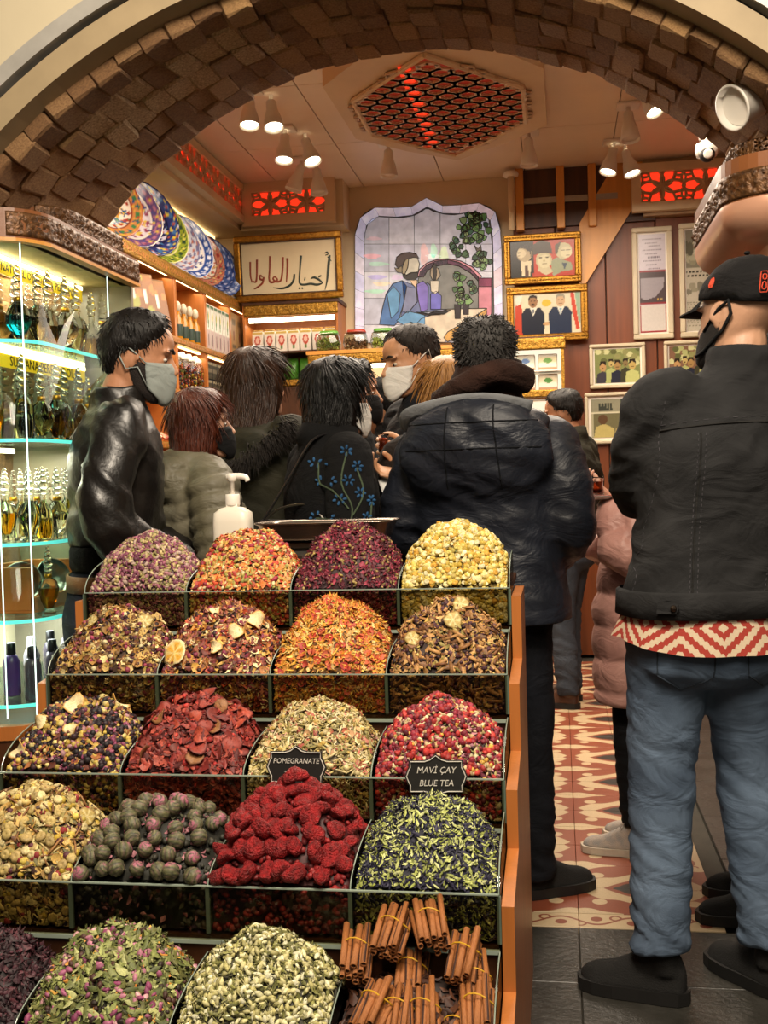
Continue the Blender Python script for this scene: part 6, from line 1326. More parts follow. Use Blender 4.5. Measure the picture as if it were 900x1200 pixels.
def hand_mb(curl, spread=.3):
    """hand along +Y from the wrist, palm facing -Z, thumb on -X (a right hand seen from above)"""
    m = MB()
    m.loft([[Vector((w*math.cos(a), y, h*math.sin(a))) for a in np.linspace(0, 2*PI, 13)[:-1]] for y, w, h in ((-.03, .026, .019), (0, .028, .019), (.03, .038, .017), (.07, .043, .015), (.09, .040, .012))])
    for k, (x, L, r) in enumerate(((-.031, .072, .0085), (-.0105, .08, .0088), (.0105, .075, .0084), (.030, .058, .0075))):
        p = Vector((x, .082, 0)); pts = [p-Vector((0, .015, 0)), p]; a = 0; sp = (x*spread)
        for q, fr in enumerate((.45, .32, .23)):
            a -= curl*(.9, 1.0, .7)[q]*(1+.12*k); p = p+Vector((sp*fr, math.cos(a), math.sin(a)))*L*fr; pts.append(p)
        m.tube(smooth_pts(pts, 3), [r*(1-.28*i/(3*(len(pts)-1))) for i in range(3*(len(pts)-1)+1)], 8)
        m.ball(pts[-1], r*.74, 8, 6)
    pts = [(-.022, .012, -.004), (-.042, .035, -.012), (-.052, .062, -.022-.02*curl), (-.046, .086, -.03-.035*curl)]
    m.tube(smooth_pts(pts, 3), [.012, .0118, .0115, .011, .0105, .010, .010, .0095, .0085, .008], 8); m.ball(pts[-1], .0082, 8, 6)
    return m
def seg_t(p, a, b):
    d = b-a; t = max(0, min(1, (p-a).dot(d)/d.length_squared)); return t, (p-(a+d*t)).length
def displace(me, fn):
    n = len(me.vertices); co = np.empty(n*3, 'f'); no = np.empty(n*3, 'f'); me.vertices.foreach_get('co', co); me.vertex_normals.foreach_get('vector', no)
    co = co.reshape(-1, 3); no = no.reshape(-1, 3); d = np.array([fn(Vector(c)) for c in co], 'f'); co += no*d[:, None]
    me.vertices.foreach_set('co', co.ravel()); me.update()
def ridge(p, s): return 1-2*abs(fnoise(p, s))**.7
def figure(label, X, Y, rz, H, skin='#b98a6a', bulk=1.0, lean=(0, 0), arms=None, feet=None, hem=.92, jacket=None, jstyle='plain', jextra=None, trousers=None, tstyle='jeans', shoes=None,
           hair=None, head=(0, 0, 0), hands=None, mask=None, mask_loop=None, face=True, beard=None, jv=.012, coll=.05, shoe_kind='boot', cuffs=.075, hood=None, hipw=1.0, shz=1.425):
    s = H/1.75; T = thing('person', label, 'person', (X, Y, 0), rz, None); T.scale = (s, s, s)
    lx, ly = lean
    def L(p): k = max(0, p[2]-.95); return Vector((p[0]+lx*k, p[1]+ly*k, p[2]))
    arms = arms or {}; aL = arms.get('l', ((-.27, -.02, 1.15), (-.24, .14, .95))); aR = arms.get('r', ((.27, -.02, 1.15), (.24, .14, .95)))
    arms = [(Vector((-.185, -.015, shz)), Vector(aL[0]), Vector(aL[1])), (Vector((.185, -.015, shz)), Vector(aR[0]), Vector(aR[1]))]
    feet = feet or [(-.11, 0, 0), (.11, 0, 0)]
    # --- the body: one skin surface
    m = MB()
    m.loft([sring((0, yc, z), rx, ry) for z, rx, ry, yc in ((.82, .10, .07, 0), (.95, .125, .085, 0), (1.1, .115, .08, 0), (1.28, .13, .088, -.01), (1.40, .14, .08, -.015), (1.46, .09, .06, -.025), (1.50, .05, .05, -.03))])
    for a, e, w in arms: m.tube(smooth_pts([a+(Vector((0, 0, 1.4))-a)*.3, a, e, w], 4), [.045]*5+[.04]*4+[.032]*3+[.026], 10)
    legs = []
    for (fx, fy, fr), sx in zip(feet, (-1, 1)):
        hp = Vector((sx*.088, 0, .90)); ak = Vector((fx, fy-.005, .09)); kn = (hp+ak)/2+Vector((0, .03, .03)); legs.append((hp, kn, ak))
        m.tube(smooth_pts([hp, kn, ak], 4), [.06, .06, .055, .05, .045, .04, .036, .028, .024], 10)
        f = Vector((-math.sin(fr), math.cos(fr), 0)); m.tube([ak+Vector((0, 0, .0)), ak+Vector((0, 0, -.05)), ak+f*.06+Vector((0, 0, -.055))], [.026, .022, .016], 8)
    me = remesh(m, .02, 1); bm = bmesh.new(); bm.from_mesh(me); bpy.data.meshes.remove(me)
    HM = Matrix.Translation((0, .012, 1.632)) @ Matrix.Translation((0, -.02, -.1)) @ Euler((head[1], head[2], head[0])).to_matrix().to_4x4() @ Matrix.Translation((0, .02, .1))
    vs = [bm.verts.new(HM @ Vector(v)) for v in HV]
    for f in HF:
        try: bm.faces.new([vs[i] for i in f])
        except ValueError: pass
    for hd in (hands or []):                          # (side, palm direction, curl, finger direction)
        a, e, w = arms[hd[0]]; y = Vector(hd[3]).normalized() if len(hd) > 3 else (w-e).normalized(); z = -(Vector(hd[1])-y*Vector(hd[1]).dot(y)).normalized(); x = y.cross(z)
        R = Matrix((x, y, z)).transposed().to_4x4(); hm = hand_mb(hd[2])
        if hd[0] == 0: hm.v = [(-p[0], p[1], p[2]) for p in hm.v]
        h = remesh(hm, .0036, 2); HMt = Matrix.Translation(w+y*.01) @ R
        vs = [bm.verts.new(HMt @ v.co) for v in h.vertices]
        for f in h.polygons: bm.faces.new([vs[i] for i in f.vertices])
        bpy.data.meshes.remove(h)
    for v in bm.verts: v.co = L(v.co)
    me = bpy.data.meshes.new('body'); bm.to_mesh(me); bm.free()
    body = link('body', me, mat('skin', skin, .5, 0, .05, 30, .08, 160, c2=None), T, True)
    HMs = Matrix.Translation(L(HM.to_translation())-HM.to_translation()) @ HM
    hp_ = lambda az, z, off=0: L(HM @ head_pt(az, z, off))
    def hq(p): return L(HM @ Vector(p))
    # --- face
    if face:
        for sx in (-1, 1):
            e = MB().ball((sx*.033, .0795, -.001), (.0135, .0075, .0062), 10, 6); e.v = [hq(p) for p in e.v]; eo = e.build('eye', M['eye_white'], T, True)
            e = MB().ball((sx*.033, .0855, -.001), (.0055, .003, .0055), 8, 5); e.v = [hq(p) for p in e.v]; e.build('iris', M['iris'], eo, True)
            e = MB().tube([(sx*.015, .0985, .026), (sx*.034, .095, .031), (sx*.054, .079, .022)], [(.004, .003), (.0048, .003), (.002, .002)], 6); e.v = [hq(p) for p in e.v]; e.build('eyebrow', M['brow'], T, True)
    if beard:
        g = MB(); n = 26; rows = []
        for z in np.linspace(-.132, -.02, 10):
            rows.append([(az, z) for az in np.linspace(-1.62, 1.62, n)])
        def boff(az, z):
            top = -.050+.055*max(0, (abs(az)-.75)/.9)**.8 if abs(az) > .3 else -.05
            t = max(0, min(1, (top-z)/.012)); return -.004+.0085*t*(1+.25*mnoise.noise(Vector((az*14, z*160, 0))))
        g.loft([[hp_(az, max(-.122, z), boff(az, z)) for az, z in r]+[hp_(az, max(-.122, z), -.008) for az, z in reversed(r)] for r in rows]); g.build('beard', mat('beard hair', beard, .8, 0, .3, 200, .6, 400), T, True)
    # --- hair
    if hair:
        kind, hc, thick = hair[:3]; hm_ = hair_mat(hc, *hair[3:5]); g = MB(); n = 40
        def hl(az):
            a = abs(az)
            base_ = np.interp(a, [0, .5, .85, 1.15, 1.35, 1.75, 2.0, 2.5, PI], [.082, .078, .05, .03, -.012, -.008, -.03, -.075, -.085])
            if kind in ('long', 'bob'): base_ = np.interp(a, [0, .5, .9, 1.2, 1.6, PI], [.08, .07, .01, -.10, -.13, -.14])
            return float(base_)
        def off(az, z):
            t = max(0, min(1, (z-hl(az))/.035)); t = t*t*(3-2*t); cl = mnoise.noise(Vector((math.sin(az)*5, math.cos(az)*5, z*38)))
            return -.006+(thick+.006)*t*(1+.22*cl)*(1 if z < .05 else 1+.2*(z-.05)/.07)
        zs = list(np.linspace(-.119, .112, 22))+[.117, .119]
        g.loft([[hp_(2*PI*j/n-PI, z, off(2*PI*j/n-PI, z)) for j in range(n)] for z in zs])
        r_ = random.Random(int(X*1000)+int(Y*77)); wh = Vector((0, -.06, .115))
        def strand(p, d, ln, w, drop):
            pts = []; q = p.copy()
            for k in range(4): pts.append(q.copy()); q = q+d*(ln/3); d = (d+drop/3).normalized()
            g.tube(pts, [w, w*.9, w*.7, w*.15], 3, cap=False)
        nS = hair[5] if len(hair) > 5 else 900
        for _ in range(nS):
            az, z = r_.uniform(-PI, PI), r_.uniform(-.1, .117)
            if z < hl(az)+.008: continue
            p0 = head_pt(az, z, off(az, z)-.003); o_ = (p0-Vector((0, 0, .01))).normalized(); fl_ = (p0-wh); fl_ -= o_*fl_.dot(o_)
            if fl_.length < 1e-4: continue
            lift = {'short': .14, 'curly': .7, 'long': .03, 'bob': .03}[kind]
            d = (fl_.normalized()+o_*lift+Vector((r_.gauss(0, .3), r_.gauss(0, .3), r_.gauss(0, .3)))*{'short': .75, 'curly': 1.6, 'long': .3, 'bob': .3}[kind]).normalized()
            ln = {'short': .019, 'curly': .017, 'long': .08, 'bob': .07}[kind]*r_.uniform(.7, 1.3)
            strand(hq(p0), (HMs.to_3x3() @ d), ln, .0022, Vector((0, 0, -.7)) if kind != 'curly' else Vector((r_.gauss(0, 1), r_.gauss(0, 1), r_.gauss(0, 1))))
        if kind in ('long', 'bob'):
            Ln = hair[6] if len(hair) > 6 else (.42 if kind == 'long' else .2)
            path = [(.06, -.012, .088, .088), (-.02, -.03, .098, .088), (-.12, -.045, .100, .078), (-.12-Ln*.35, -.11, .105, .062), (-.12-Ln*.7, -.145, .10, .045), (-.12-Ln, -.15, .075, .025)] if kind == 'long' else \
                   [(.06, -.012, .090, .088), (-.02, -.022, .100, .088), (-.10, -.028, .104, .082), (-.10-Ln*.5, -.035, .098, .072), (-.10-Ln, -.045, .072, .05)]
            def loc(a, t):
                zz = [p[0] for p in path][::-1]; z = path[0][0]+(path[-1][0]-path[0][0])*t; q = [float(np.interp(z, zz, [p[k] for p in path][::-1])) for k in (1, 2, 3)]
                w = 1+.05*mnoise.noise(Vector((math.sin(a)*7, math.cos(a)*7, z*4)))
                return Vector((q[1]*math.sin(a)*w, q[0]+q[2]*math.cos(a)*w, z))
            g.loft([[hq(loc(2*PI*j/28, t)) for j in range(28)] for t in np.linspace(0, 1, 18)])
            for _ in range(900):
                a = r_.uniform(-2.3, 2.3)+PI; t = r_.random()*.75; dt = r_.uniform(.15, .35); k = r_.uniform(-.002, .004)
                pts = [hq(loc(a+r_.gauss(0, .02), min(1.04, t+dt*q/3))*(1+k*0)+Vector((math.sin(a), math.cos(a), 0))*(.001+k)) for q in range(4)]
                g.tube(pts, [.0026, .0028, .0024, .0006], 3, cap=False)
        g.build('hair', hm_, T, True)
    if mask:
        g = MB(); A = np.linspace(-1.22, 1.22, 17); top = lambda az: -.004-.014*min(1, abs(az)/1.2); bot = lambda az: -.128+.042*(abs(az)/1.22)**2; lay = []
        for o_ in (.009, .006):
            lay.append([[hp_(az, max(-.1215, bot(az)+(top(az)-bot(az))*t), o_+.021*math.exp(-(az/.38)**2)*math.sin(PI*min(1, .15+t*.85))**.7+.0012*math.sin(t*22)+(.012 if t < .05 else 0)*0) for az in A] for t in np.linspace(0, 1, 10)])
        g.loft([list(lay[0][i])+list(lay[1][i])[::-1] for i in range(10)]); mo = g.build('face_mask', mask, T, True)
        for sx in (-1, 1):
            g = MB()
            for t in (.06, .94):
                az = sx*1.2; z = bot(az)+(top(az)-bot(az))*t
                g.tube([hp_(az, z, .010), hp_(sx*1.42, -.0 if t > .5 else -.035, .011), hp_(sx*1.72, .022 if t > .5 else -.045, .010), hp_(sx*1.86, -.012, .008)], .0022 if mask_loop is None else .0042, 5)
            g.build('ear_loop', mask_loop or mask, T, True)
    # --- trousers and shoes
    if trousers:
        b = hipw; m = MB()
        m.loft([sring((0, yc, z), rx*b, ry*b) for z, rx, ry, yc in ((1.02, .155, .115, 0), (.95, .165, .12, -.005), (.88, .172, .13, -.012), (.80, .165, .125, -.01), (.76, .12, .09, -.005))])
        for hp, kn, ak in legs:
            q = Vector((ak.x, ak.y, cuffs)); pts = smooth_pts([hp+Vector((0, 0, -.04)), kn, q], 5); n = len(pts)
            lr = {'jeans': (.096, .074, .061), 'slim': (.085, .06, .048), 'loose': (.10, .074, .062)}[tstyle]
            m.tube(pts, [float(np.interp(i/(n-1), [0, .5, 1], lr))*(.5+.5*b) for i in range(n)], 14)
        me = remesh(m, .013, 3)
        def wr(p):
            k = np.interp(p.z, [.05, .2, .35, .5, .65, .85, 1], [1.3, 1.2, .7, .9, .35, .45, .2]); sd = 3.1 if p.x > 0 else 0
            return k*.0075*fnoise((p.x+sd, p.y+.35*p.x, p.z+.45*p.x), (7, 7, 20))+k*.0075*(ridge((p.x+sd, p.y, p.z+.6*p.x-.3*p.y), (5, 5, 23))-.3)
        displace(me, wr); displace(me, lambda p: .004 if p.z < cuffs+.022 else 0)
        link('trousers', me, trousers, T, True)
    if shoes:
        for fx, fy, fr in feet:
            sh = MB(); so = MB()
            prof = [(-.105, .022, .085), (-.09, .034, .115), (-.05, .039, .135), (0, .040, .13), (.05, .043, .10), (.10, .047, .078), (.15, .046, .068), (.18, .034, .056), (.195, .016, .042)]
            if shoe_kind == 'sneaker': prof = [(y, w*.95, h*.92) for y, w, h in prof]
            sh.loft([[Vector((w*math.cos(a)*(1 if math.sin(a) < .3 else .82), y, .022+(h-.022)*max(0, math.sin(a))**.8 if math.sin(a) > 0 else .022)) for a in np.linspace(0, 2*PI, 17)[:-1]] for y, w, h in prof])
            sh.tube([(0, -.045, .07), (0, -.045, .115), (0, -.045, .165 if shoe_kind == 'boot' else .105)], [(.048, .04), (.047, .039), (.046, .038)], 14)
            out = [(-.034, -.09), (-.042, -.04), (-.044, .02), (-.052, .09), (-.049, .15), (-.035, .19), (0, .208)]; out += [(-x, y) for x, y in out[-2::-1]]+[(0.012, -.115), (-.012, -.115)]
            th = .030 if shoe_kind == 'boot' else .026
            R = Matrix.Translation((fx, fy, 0)) @ Matrix.Rotation(fr, 4, 'Z') @ Matrix.Translation((0, .03, 0)) @ Matrix.Diagonal((.94, .85, 1, 1))
            so.prism(out, (0, 0, .001), (1, 0, 0), (0, 1, 0), (0, 0, th)); so.v = [R @ Vector(p) for p in so.v]
            sh.v = [R @ Vector(p) for p in sh.v]; me = remesh(sh, .007, 2); o = link('shoe', me, shoes[0], T, True); so.build('sole', shoes[1], o)
            lc = MB()
            for k in range(4):
                y = .015+k*.022; z = .112-k*.0135; lc.tube([(-.022, y, z-.012), (0, y+.006, z+.001), (.022, y, z-.012)], .0024, 5)
            lc.tube([(0, .01, .118), (-.03, -.0, .13), (-.035, .02, .11)], .002, 5); lc.tube([(0, .01, .118), (.03, .0, .128), (.038, .018, .108)], .002, 5)
            lc.v = [R @ Vector(p) for p in lc.v]; lc.build('lace', shoes[1] if shoe_kind != 'sneaker' else shoes[0], o)
    # --- jacket / coat
    if jacket:
        b = bulk; m = MB()
        prof = [(.80, .185, .14, -.005), (.88, .185, .14, -.006), (.95, .18, .135, 0), (1.08, .172, .125, .0), (1.20, .182, .132, -.004), (1.30, .195, .138, -.01), (1.37, .20, .130, -.015), (1.43, .178, .108, -.02), (1.475, .11, .085, -.022), (1.50, .075, .075, -.022)]
        zs = [p[0] for p in prof]; rs = []
        for z in list(np.arange(hem, 1.46, .04))+[1.475, 1.50]:
            q = [float(np.interp(z, zs, [p[k] for p in prof])) for k in (1, 2, 3)]; bb = float(np.interp(z, [1.28, 1.44], [b, 1+(b-1)*.25]))
            rs.append(sring((0, q[2], z), q[0]*bb, q[1]*bb))
        m.loft(rs)
        sl = (.080, .068, .056)
        for a, e, w in arms:
            a2 = a+Vector((-.05 if a.x > 0 else .05, 0, .0)); d = (w-e).normalized(); pts = smooth_pts([a2, a+Vector((math.copysign(.02*(b-.6), a.x), 0, -.02)), e, w-d*.012], 5); n = len(pts)
            m.tube(pts, [float(np.interp(i/(n-1), [0, .3, .66, 1], [.070, .078, sl[1]+.004, sl[2]]))*(.35+.65*b) for i in range(n)], 14)
        if coll: m.loft([sring((0, -.024, 1.46), .088, .084, e=2), sring((0, -.022, 1.50), .082, .080, e=2), sring((0, -.016, 1.50+coll), .079, .078, e=2), sring((0, -.016, 1.50+coll-.004), .066, .066, e=2), sring((0, -.02, 1.475), .06, .06, e=2)])
        for ex in (jextra or []):
            if ex[0] == 'ball': m.ball(ex[1], ex[2], 18, 12, rot=ex[3] if len(ex) > 3 else None)
            else: m.tube(smooth_pts(ex[1], 4), ex[2] if not isinstance(ex[2], list) else list(np.interp(np.linspace(0, 1, 4*(len(ex[1])-1)+1), np.linspace(0, 1, len(ex[2])), ex[2])), 14)
        me = remesh(m, jv, 3); sg = [(a, e, w) for a, e, w in arms]
        def where(p):
            best = ('t', 0, 9); r0 = .2
            for a, e, w in sg:
                for q, (u_, v_) in enumerate(((a, e), (e, w))):
                    t, d = seg_t(p, u_, v_)
                    if d < .12*b and d < best[2] and abs(p.x) > .15: best = ('a', (t*(e-a).length if q == 0 else (e-a).length+t*(w-e).length), d)
            return best
        def jd(p):
            k, t, d = where(p); sgn = 3.3 if p.x > 0 else 0
            if jstyle[:6] == 'puffer':
                per = .062 if jstyle == 'puffer' else .125; c = (t if k == 'a' else p.z+.02*math.sin(p.x*9)); return .016*abs(math.sin(PI*c/per))**.55-.006+.003*fnoise(p, (20, 20, 14))
            if jstyle == 'parka': return .010*fnoise((p.x+sgn, p.y, p.z+.3*p.x), (6, 6, 11))+.007*ridge((p.x+sgn, p.y, p.z+.35*p.x), (5, 5, 16))-.004
            if jstyle == 'leather':
                f = .011 if k == 'a' else .008; return f*fnoise((p.x+sgn, p.y, p.z+.7*p.y), (7, 9, 15))+.85*f*ridge((p.x+sgn, p.y, p.z+.9*p.y), (6, 6, 17))-.4*f
            if jstyle == 'denim':
                f = .010 if k == 'a' else .006; return f*fnoise((p.x+sgn, p.y, p.z-.6*p.x), (5, 6, 13))+.75*f*ridge((p.x+sgn, p.y, p.z-.5*p.x), (5, 5, 17))-.4*f
            return .006*fnoise(p, (7, 7, 15))
        displace(me, jd)
        for v in me.vertices: v.co = L(v.co)
        J = link('jacket', me, jacket, T, True)
    else: J = None
    T['_s'] = s; del T['_s']
    return T, L, hq, hp_, J, body
def hair_mat(c, c2=None, rough=.42):
    return mat('hair', c, rough, 0, .3, 60, .35, 120, c2=c2, stretch=(3, 3, .6), spec=.35)
M['eye_white'] = mat('eye white', '#cfc4b8', .2); M['iris'] = mat('dark iris', '#1d130d', .15); M['brow'] = mat('eyebrow hair', '#1e1611', .8)
def cloth(name, c, c2=None, rough=.85, weave=500, bump=.15, var=.15, scale=9, sheen=.0, spec=.22, wr=.38):
    m = mat(name, c, rough, 0, var, scale, bump, weave, c2=c2, sheen=sheen, spec=spec); N, Lk = m.node_tree.nodes, m.node_tree.links; b = N['Principled BSDF']
    tc = N.new('ShaderNodeTexCoord'); mp = N.new('ShaderNodeMapping'); mp.inputs['Scale'].default_value = (1, 1, 1.8); mp.inputs['Rotation'].default_value = (.25, .3, 0); n = N.new('ShaderNodeTexNoise')
    n.inputs['Scale'].default_value = 7.5; n.inputs['Detail'].default_value = 3; n.inputs['Distortion'].default_value = 1.2; bp = N.new('ShaderNodeBump'); bp.inputs['Strength'].default_value = wr; bp.inputs['Distance'].default_value = .03
    Lk.new(tc.outputs['Object'], mp.inputs[0]); Lk.new(mp.outputs[0], n.inputs['Vector']); Lk.new(n.outputs['Fac'], bp.inputs['Height'])
    old = [l for l in Lk if l.to_socket == b.inputs['Normal']]
    if old: Lk.new(old[0].from_node.outputs[0], bp.inputs['Normal'])
    Lk.new(bp.outputs[0], b.inputs['Normal']); return m
white_mask = cloth('white surgical mask', '#d9d6d0', None, .8, 300, .1, .04); grey_mask = cloth('pale grey-green mask', '#8f9692', None, .8, 300, .1, .04); black_mask = cloth('black mask', '#131314', None, .85, 300, .1)
XY = lambda px, Y: P(px, 575, Y=Y).x
jean_blue = cloth('faded blue jeans', '#687a90', '#414f62', .9, 700, .3, .2, 5); jean_dark = cloth('grey-blue jeans', '#454b54', '#31363e', .9, 700, .3, .2, 5)
black_cloth = cloth('black trousers', '#131316', '#0c0c0e', .9); navy_cloth = cloth('dark navy trousers', '#14161d', '#0d0e13', .85)
boots = (mat('black suede', '#0b0a09', .85, 0, .2, 40, .3, 300), mat('black rubber sole', '#100f0e', .6, 0, .1, 20))
# ---------- man in the black leather jacket
leather = mat('glossy black leather', '#15110e', .42, 0, .25, 14, .2, 70, c2='#0b0908', coat=.06); rib = cloth('black ribbed knit', '#0e0d0d', None, .95, 300, .4)
T, L, hq, hp_, J, body = figure('man in black leather jacket and pale grey mask, in profile beside the perfume cabinet', XY(127, 3.07), 3.07, rad(-66), 1.775, '#b07c5c', 1.0, (.0, .10),
    arms={'l': ((-.25, .02, 1.16), (-.14, .23, 1.02)), 'r': ((.265, -.03, 1.15), (.12, .20, 1.02))}, feet=[(-.11, .02, 0), (.11, -.03, -.2)], hem=1.085, jacket=leather, jstyle='leather',
    trousers=cloth('dark blue jeans', '#2f3542', '#1f242e', .9, 700, .3), tstyle='jeans', shoes=boots, hair=('short', '#120d0a', .018, None, .5, 1300), head=(rad(-8), rad(-10), 0), mask=grey_mask, beard='#20140e', coll=.042, jextra=[('ball', (0, 0, 1.15), (.175, .14, .075))])
m = MB(); m.loft([sring(L((0, 0, z)), r*1.0, r*.72, 28) for z, r in ((1.022, .165), (1.03, .172), (1.075, .178), (1.09, .174))], cap=False); m.build('waistband', rib, T, True)
m = MB(); m.loft([sring((0, 0, z), r, r*.73, 28) for z, r in ((.962, .166), (.962, .174), (1.008, .172), (1.008, .164))], cap=False); m.build('belt', mat('tan leather belt', '#8a6034', .6, 0, .1, 20, .2, 200), T, True)
m = MB(); q = [L(hq((0, -.02, -.16)))*0+L((.082*math.cos(a), -.018+.08*math.sin(a), 1.54)) for a in np.linspace(0, 2*PI, 17)[:-1]]
# ---------- woman with auburn hair, olive-grey puffer
puff = cloth('grey-olive quilted nylon', '#6f6a5a', '#57523f', .55, 200, .08, .08, 6, spec=.4)
figure('woman with auburn hair in a grey-olive quilted puffer jacket with the hood down', XY(228, 3.5), 3.5, rad(-52), 1.575, '#b98a70', 1.22, (0, .03), arms={'l': ((-.27, .0, 1.15), (-.15, .22, 1.04)), 'r': ((.28, .0, 1.14), (.15, .22, 1.02))},
    hem=.80, jacket=puff, jstyle='puffer', jextra=[('ball', (0, -.12, 1.43), (.175, .10, .10), (.5, 0, 0)), ('ball', (0, -.06, 1.50), (.13, .10, .05), (.3, 0, 0))], trousers=black_cloth, tstyle='slim', shoes=boots, hair=('bob', '#5c2a18', .020, '#3a170d', .38, 700, .16), head=(rad(-14), 0, 0), mask=black_mask, jv=.0095, coll=.06, cuffs=.09)
# ---------- woman with long brown hair, dark parka
fur = mat('dark brown fur', '#2a211b', .95, 0, .4, 90, .8, 200)
parka = cloth('dark olive parka cloth', '#2e2c20', '#201f16', .8, 300, .15)
T, L, hq, hp_, J, body = figure('woman with long brown hair in a dark olive parka with fur-trimmed hood', XY(303, 4.05), 4.05, rad(-25), 1.765, '#b98a70', 1.25, (0, 0), hem=.66, jacket=parka, jstyle='parka',
    jextra=[('ball', (-.0, -.10, 1.36), (.20, .08, .11), (.35, 0, 0)), ('ball', (-.14, -.05, 1.48), (.09, .08, .09))], trousers=black_cloth, tstyle='slim', shoes=boots, hair=('long', '#3f281b', .022, '#23150d', .38, 700, .36), head=(rad(-10), 0, 0), face=False)
r_ = random.Random(4); m = MB()
for k in range(1500):
    a = r_.uniform(PI*.95, PI*2.05); rr = r_.gauss(0, .018)
    c = Vector((.225*math.cos(a), -.11+.13*math.sin(a)*1.0, 1.40+.05*math.cos(a*2)-.05*math.sin(-a)+rr)); d = Vector((math.cos(a), math.sin(a), r_.gauss(-.35, .5))).normalized(); ln = r_.uniform(.03, .06)
    m.tube([L(c), L(c+d*ln*.6+Vector((0, 0, -.004))), L(c+d*ln+Vector((0, 0, -.02)))], [.0026, .002, .0004], 3, cap=False)
m.build('fur_trim', fur, T, True)
# ---------- woman in black with embroidered sleeve and shoulder bag
wool = cloth('black wool coat', '#111112', '#0a0a0b', .95, 300, .3)
T, L, hq, hp_, J, body = figure('woman in black coat with blue embroidered flowers on the sleeve and a white mask', XY(388, 3.55), 3.55, rad(-58), 1.655, '#b98a70', 1.12, (0, .02), arms={'l': ((-.26, .02, 1.15), (-.12, .24, 1.08)), 'r': ((.265, -.02, 1.14), (.14, .20, 1.02))}, hem=.6,
    jacket=wool, jstyle='plain', jextra=[('ball', (0, -.02, 1.50), (.12, .11, .075))], trousers=black_cloth, tstyle='slim', shoes=boots, hair=('bob', '#0d0b0a', .026, None, .4, 900, .06), head=(rad(-4), rad(-6), 0), mask=white_mask, coll=.07)
blue = cloth('blue embroidery thread', '#2f5c86', '#1f4468', .6, 500, .3); stemm = cloth('grey-green embroidery thread', '#4c5a44', None, .6, 500, .3)
deps = bpy.context.evaluated_depsgraph_get()
def on_surface(obj, o, d):
    from mathutils.bvhtree import BVHTree
    t = BVHTree.FromPolygons([v.co for v in obj.data.vertices], [tuple(p.vertices) for p in obj.data.polygons]); return lambda o, d: t.ray_cast(Vector(o), Vector(d))
ray = on_surface(J, None, None); em = MB(); es = MB()
def stick_on(y, z, lift=.004):
    y -= .05; z += .155
    h = ray((.9, y, z), (-1, 0, 0)); return (h[0]+h[1]*lift, h[1]) if h[0] else (Vector((.33, y, z)), Vector((1, 0, 0)))
stems = [[(-.02, 1.02), (.0, 1.10), (-.02, 1.18), (.01, 1.28)], [(-.01, 1.10), (-.05, 1.18), (-.045, 1.25)], [(0, 1.08), (.04, 1.15), (.03, 1.23)], [(-.01, 1.04), (.05, 1.06), (.07, 1.12)], [(-.01, 1.05), (-.06, 1.07)]]
for s_ in stems: es.tube([stick_on(y, z)[0] for y, z in [(p.x, p.y) for p in smooth_pts([(a, b, 0) for a, b in s_], 4)]], .0028, 5)
for (y, z) in ((-.05, 1.25), (-.045, 1.19), (.01, 1.285), (.035, 1.235), (.0, 1.19), (.07, 1.125), (.045, 1.07), (-.06, 1.075), (-.015, 1.02), (.02, 1.03), (-.03, 1.13), (.03, 1.15)):
    for k in range(6):
        a = k*PI/3+y*30; yy, zz = y+.0125*math.cos(a), z+.0125*math.sin(a); p, n = stick_on(yy, zz, .003); em.ball(p, (.003, .0085, .0045), 6, 4, rot=(a, 0, 0))
    em.build('embroidered_flower', blue, T); em = MB()
es.build('embroidered_stem', stemm, T)
bagm = mat('black bag leather', '#141315', .42, 0, .2, 20, .1, 90); bx, by = XY(343, 3.42), 3.40
bag = thing('shoulder_bag', 'black leather shoulder bag hanging by its strap behind the woman in black', 'bag', (bx, by, 0), rad(-20))
m = MB(); m.loft([sring((0, 0, z), w, d, 20, 4) for z, w, d in ((.92, .13, .045), (.93, .145, .055), (1.02, .14, .05), (1.12, .125, .03), (1.155, .12, .014))]); m.build('bag_body', bagm, bag, True)
MB().tube(smooth_pts([(-.11, 0, 1.15), (-.05, .01, 1.19), (.06, .01, 1.20), (.12, .0, 1.15)], 4), .004, 6).build('zip', M['metal'], bag)
MB().tube(smooth_pts([(-.12, 0, 1.14), (-.03, .03, 1.28), (.05, .05, 1.40), (.10, .10, 1.425)], 5), [(.004, .012)]*16, 8).build('strap', bagm, bag)
MB().tube(smooth_pts([(.12, 0, 1.14), (.10, .05, 1.25), (.11, .09, 1.42)], 5), [(.004, .012)]*11, 8).build('strap', bagm, bag)
# ---------- people further back on the left
coat2 = cloth('black coat', '#131314', '#0b0b0c', .9)
figure('dark-haired man in a black mask, head just above the woman in black', XY(412, 4.6), 4.6, rad(-70), 1.765, '#a87858', 1.1, hem=.8, jacket=coat2, trousers=black_cloth, shoes=boots, hair=('curly', '#0f0c0a', .024, None, .5, 900), head=(rad(-12), rad(-5), 0), mask=black_mask, coll=.06)
figure('person with black hair and a dark coat, just left of the masked shopkeeper', XY(458, 5.05), 5.05, rad(50), 1.725, '#a87858', 1.12, hem=.8, jacket=coat2, jstyle='parka', trousers=black_cloth, shoes=boots, hair=('short', '#0d0c0c', .026, None, .95, 300), head=(rad(15), rad(-12), 0), face=False, coll=.07)
sk = '#b98763'; SKX, SKY, SKR, SKS = XY(495, 4.18), 4.18, rad(118), 1.85/1.75
def dir_(v): return Matrix.Rotation(-SKR, 3, 'Z') @ Vector(v)
def loc_(p): return dir_(Vector(p)-Vector((SKX, SKY, 0)))/SKS
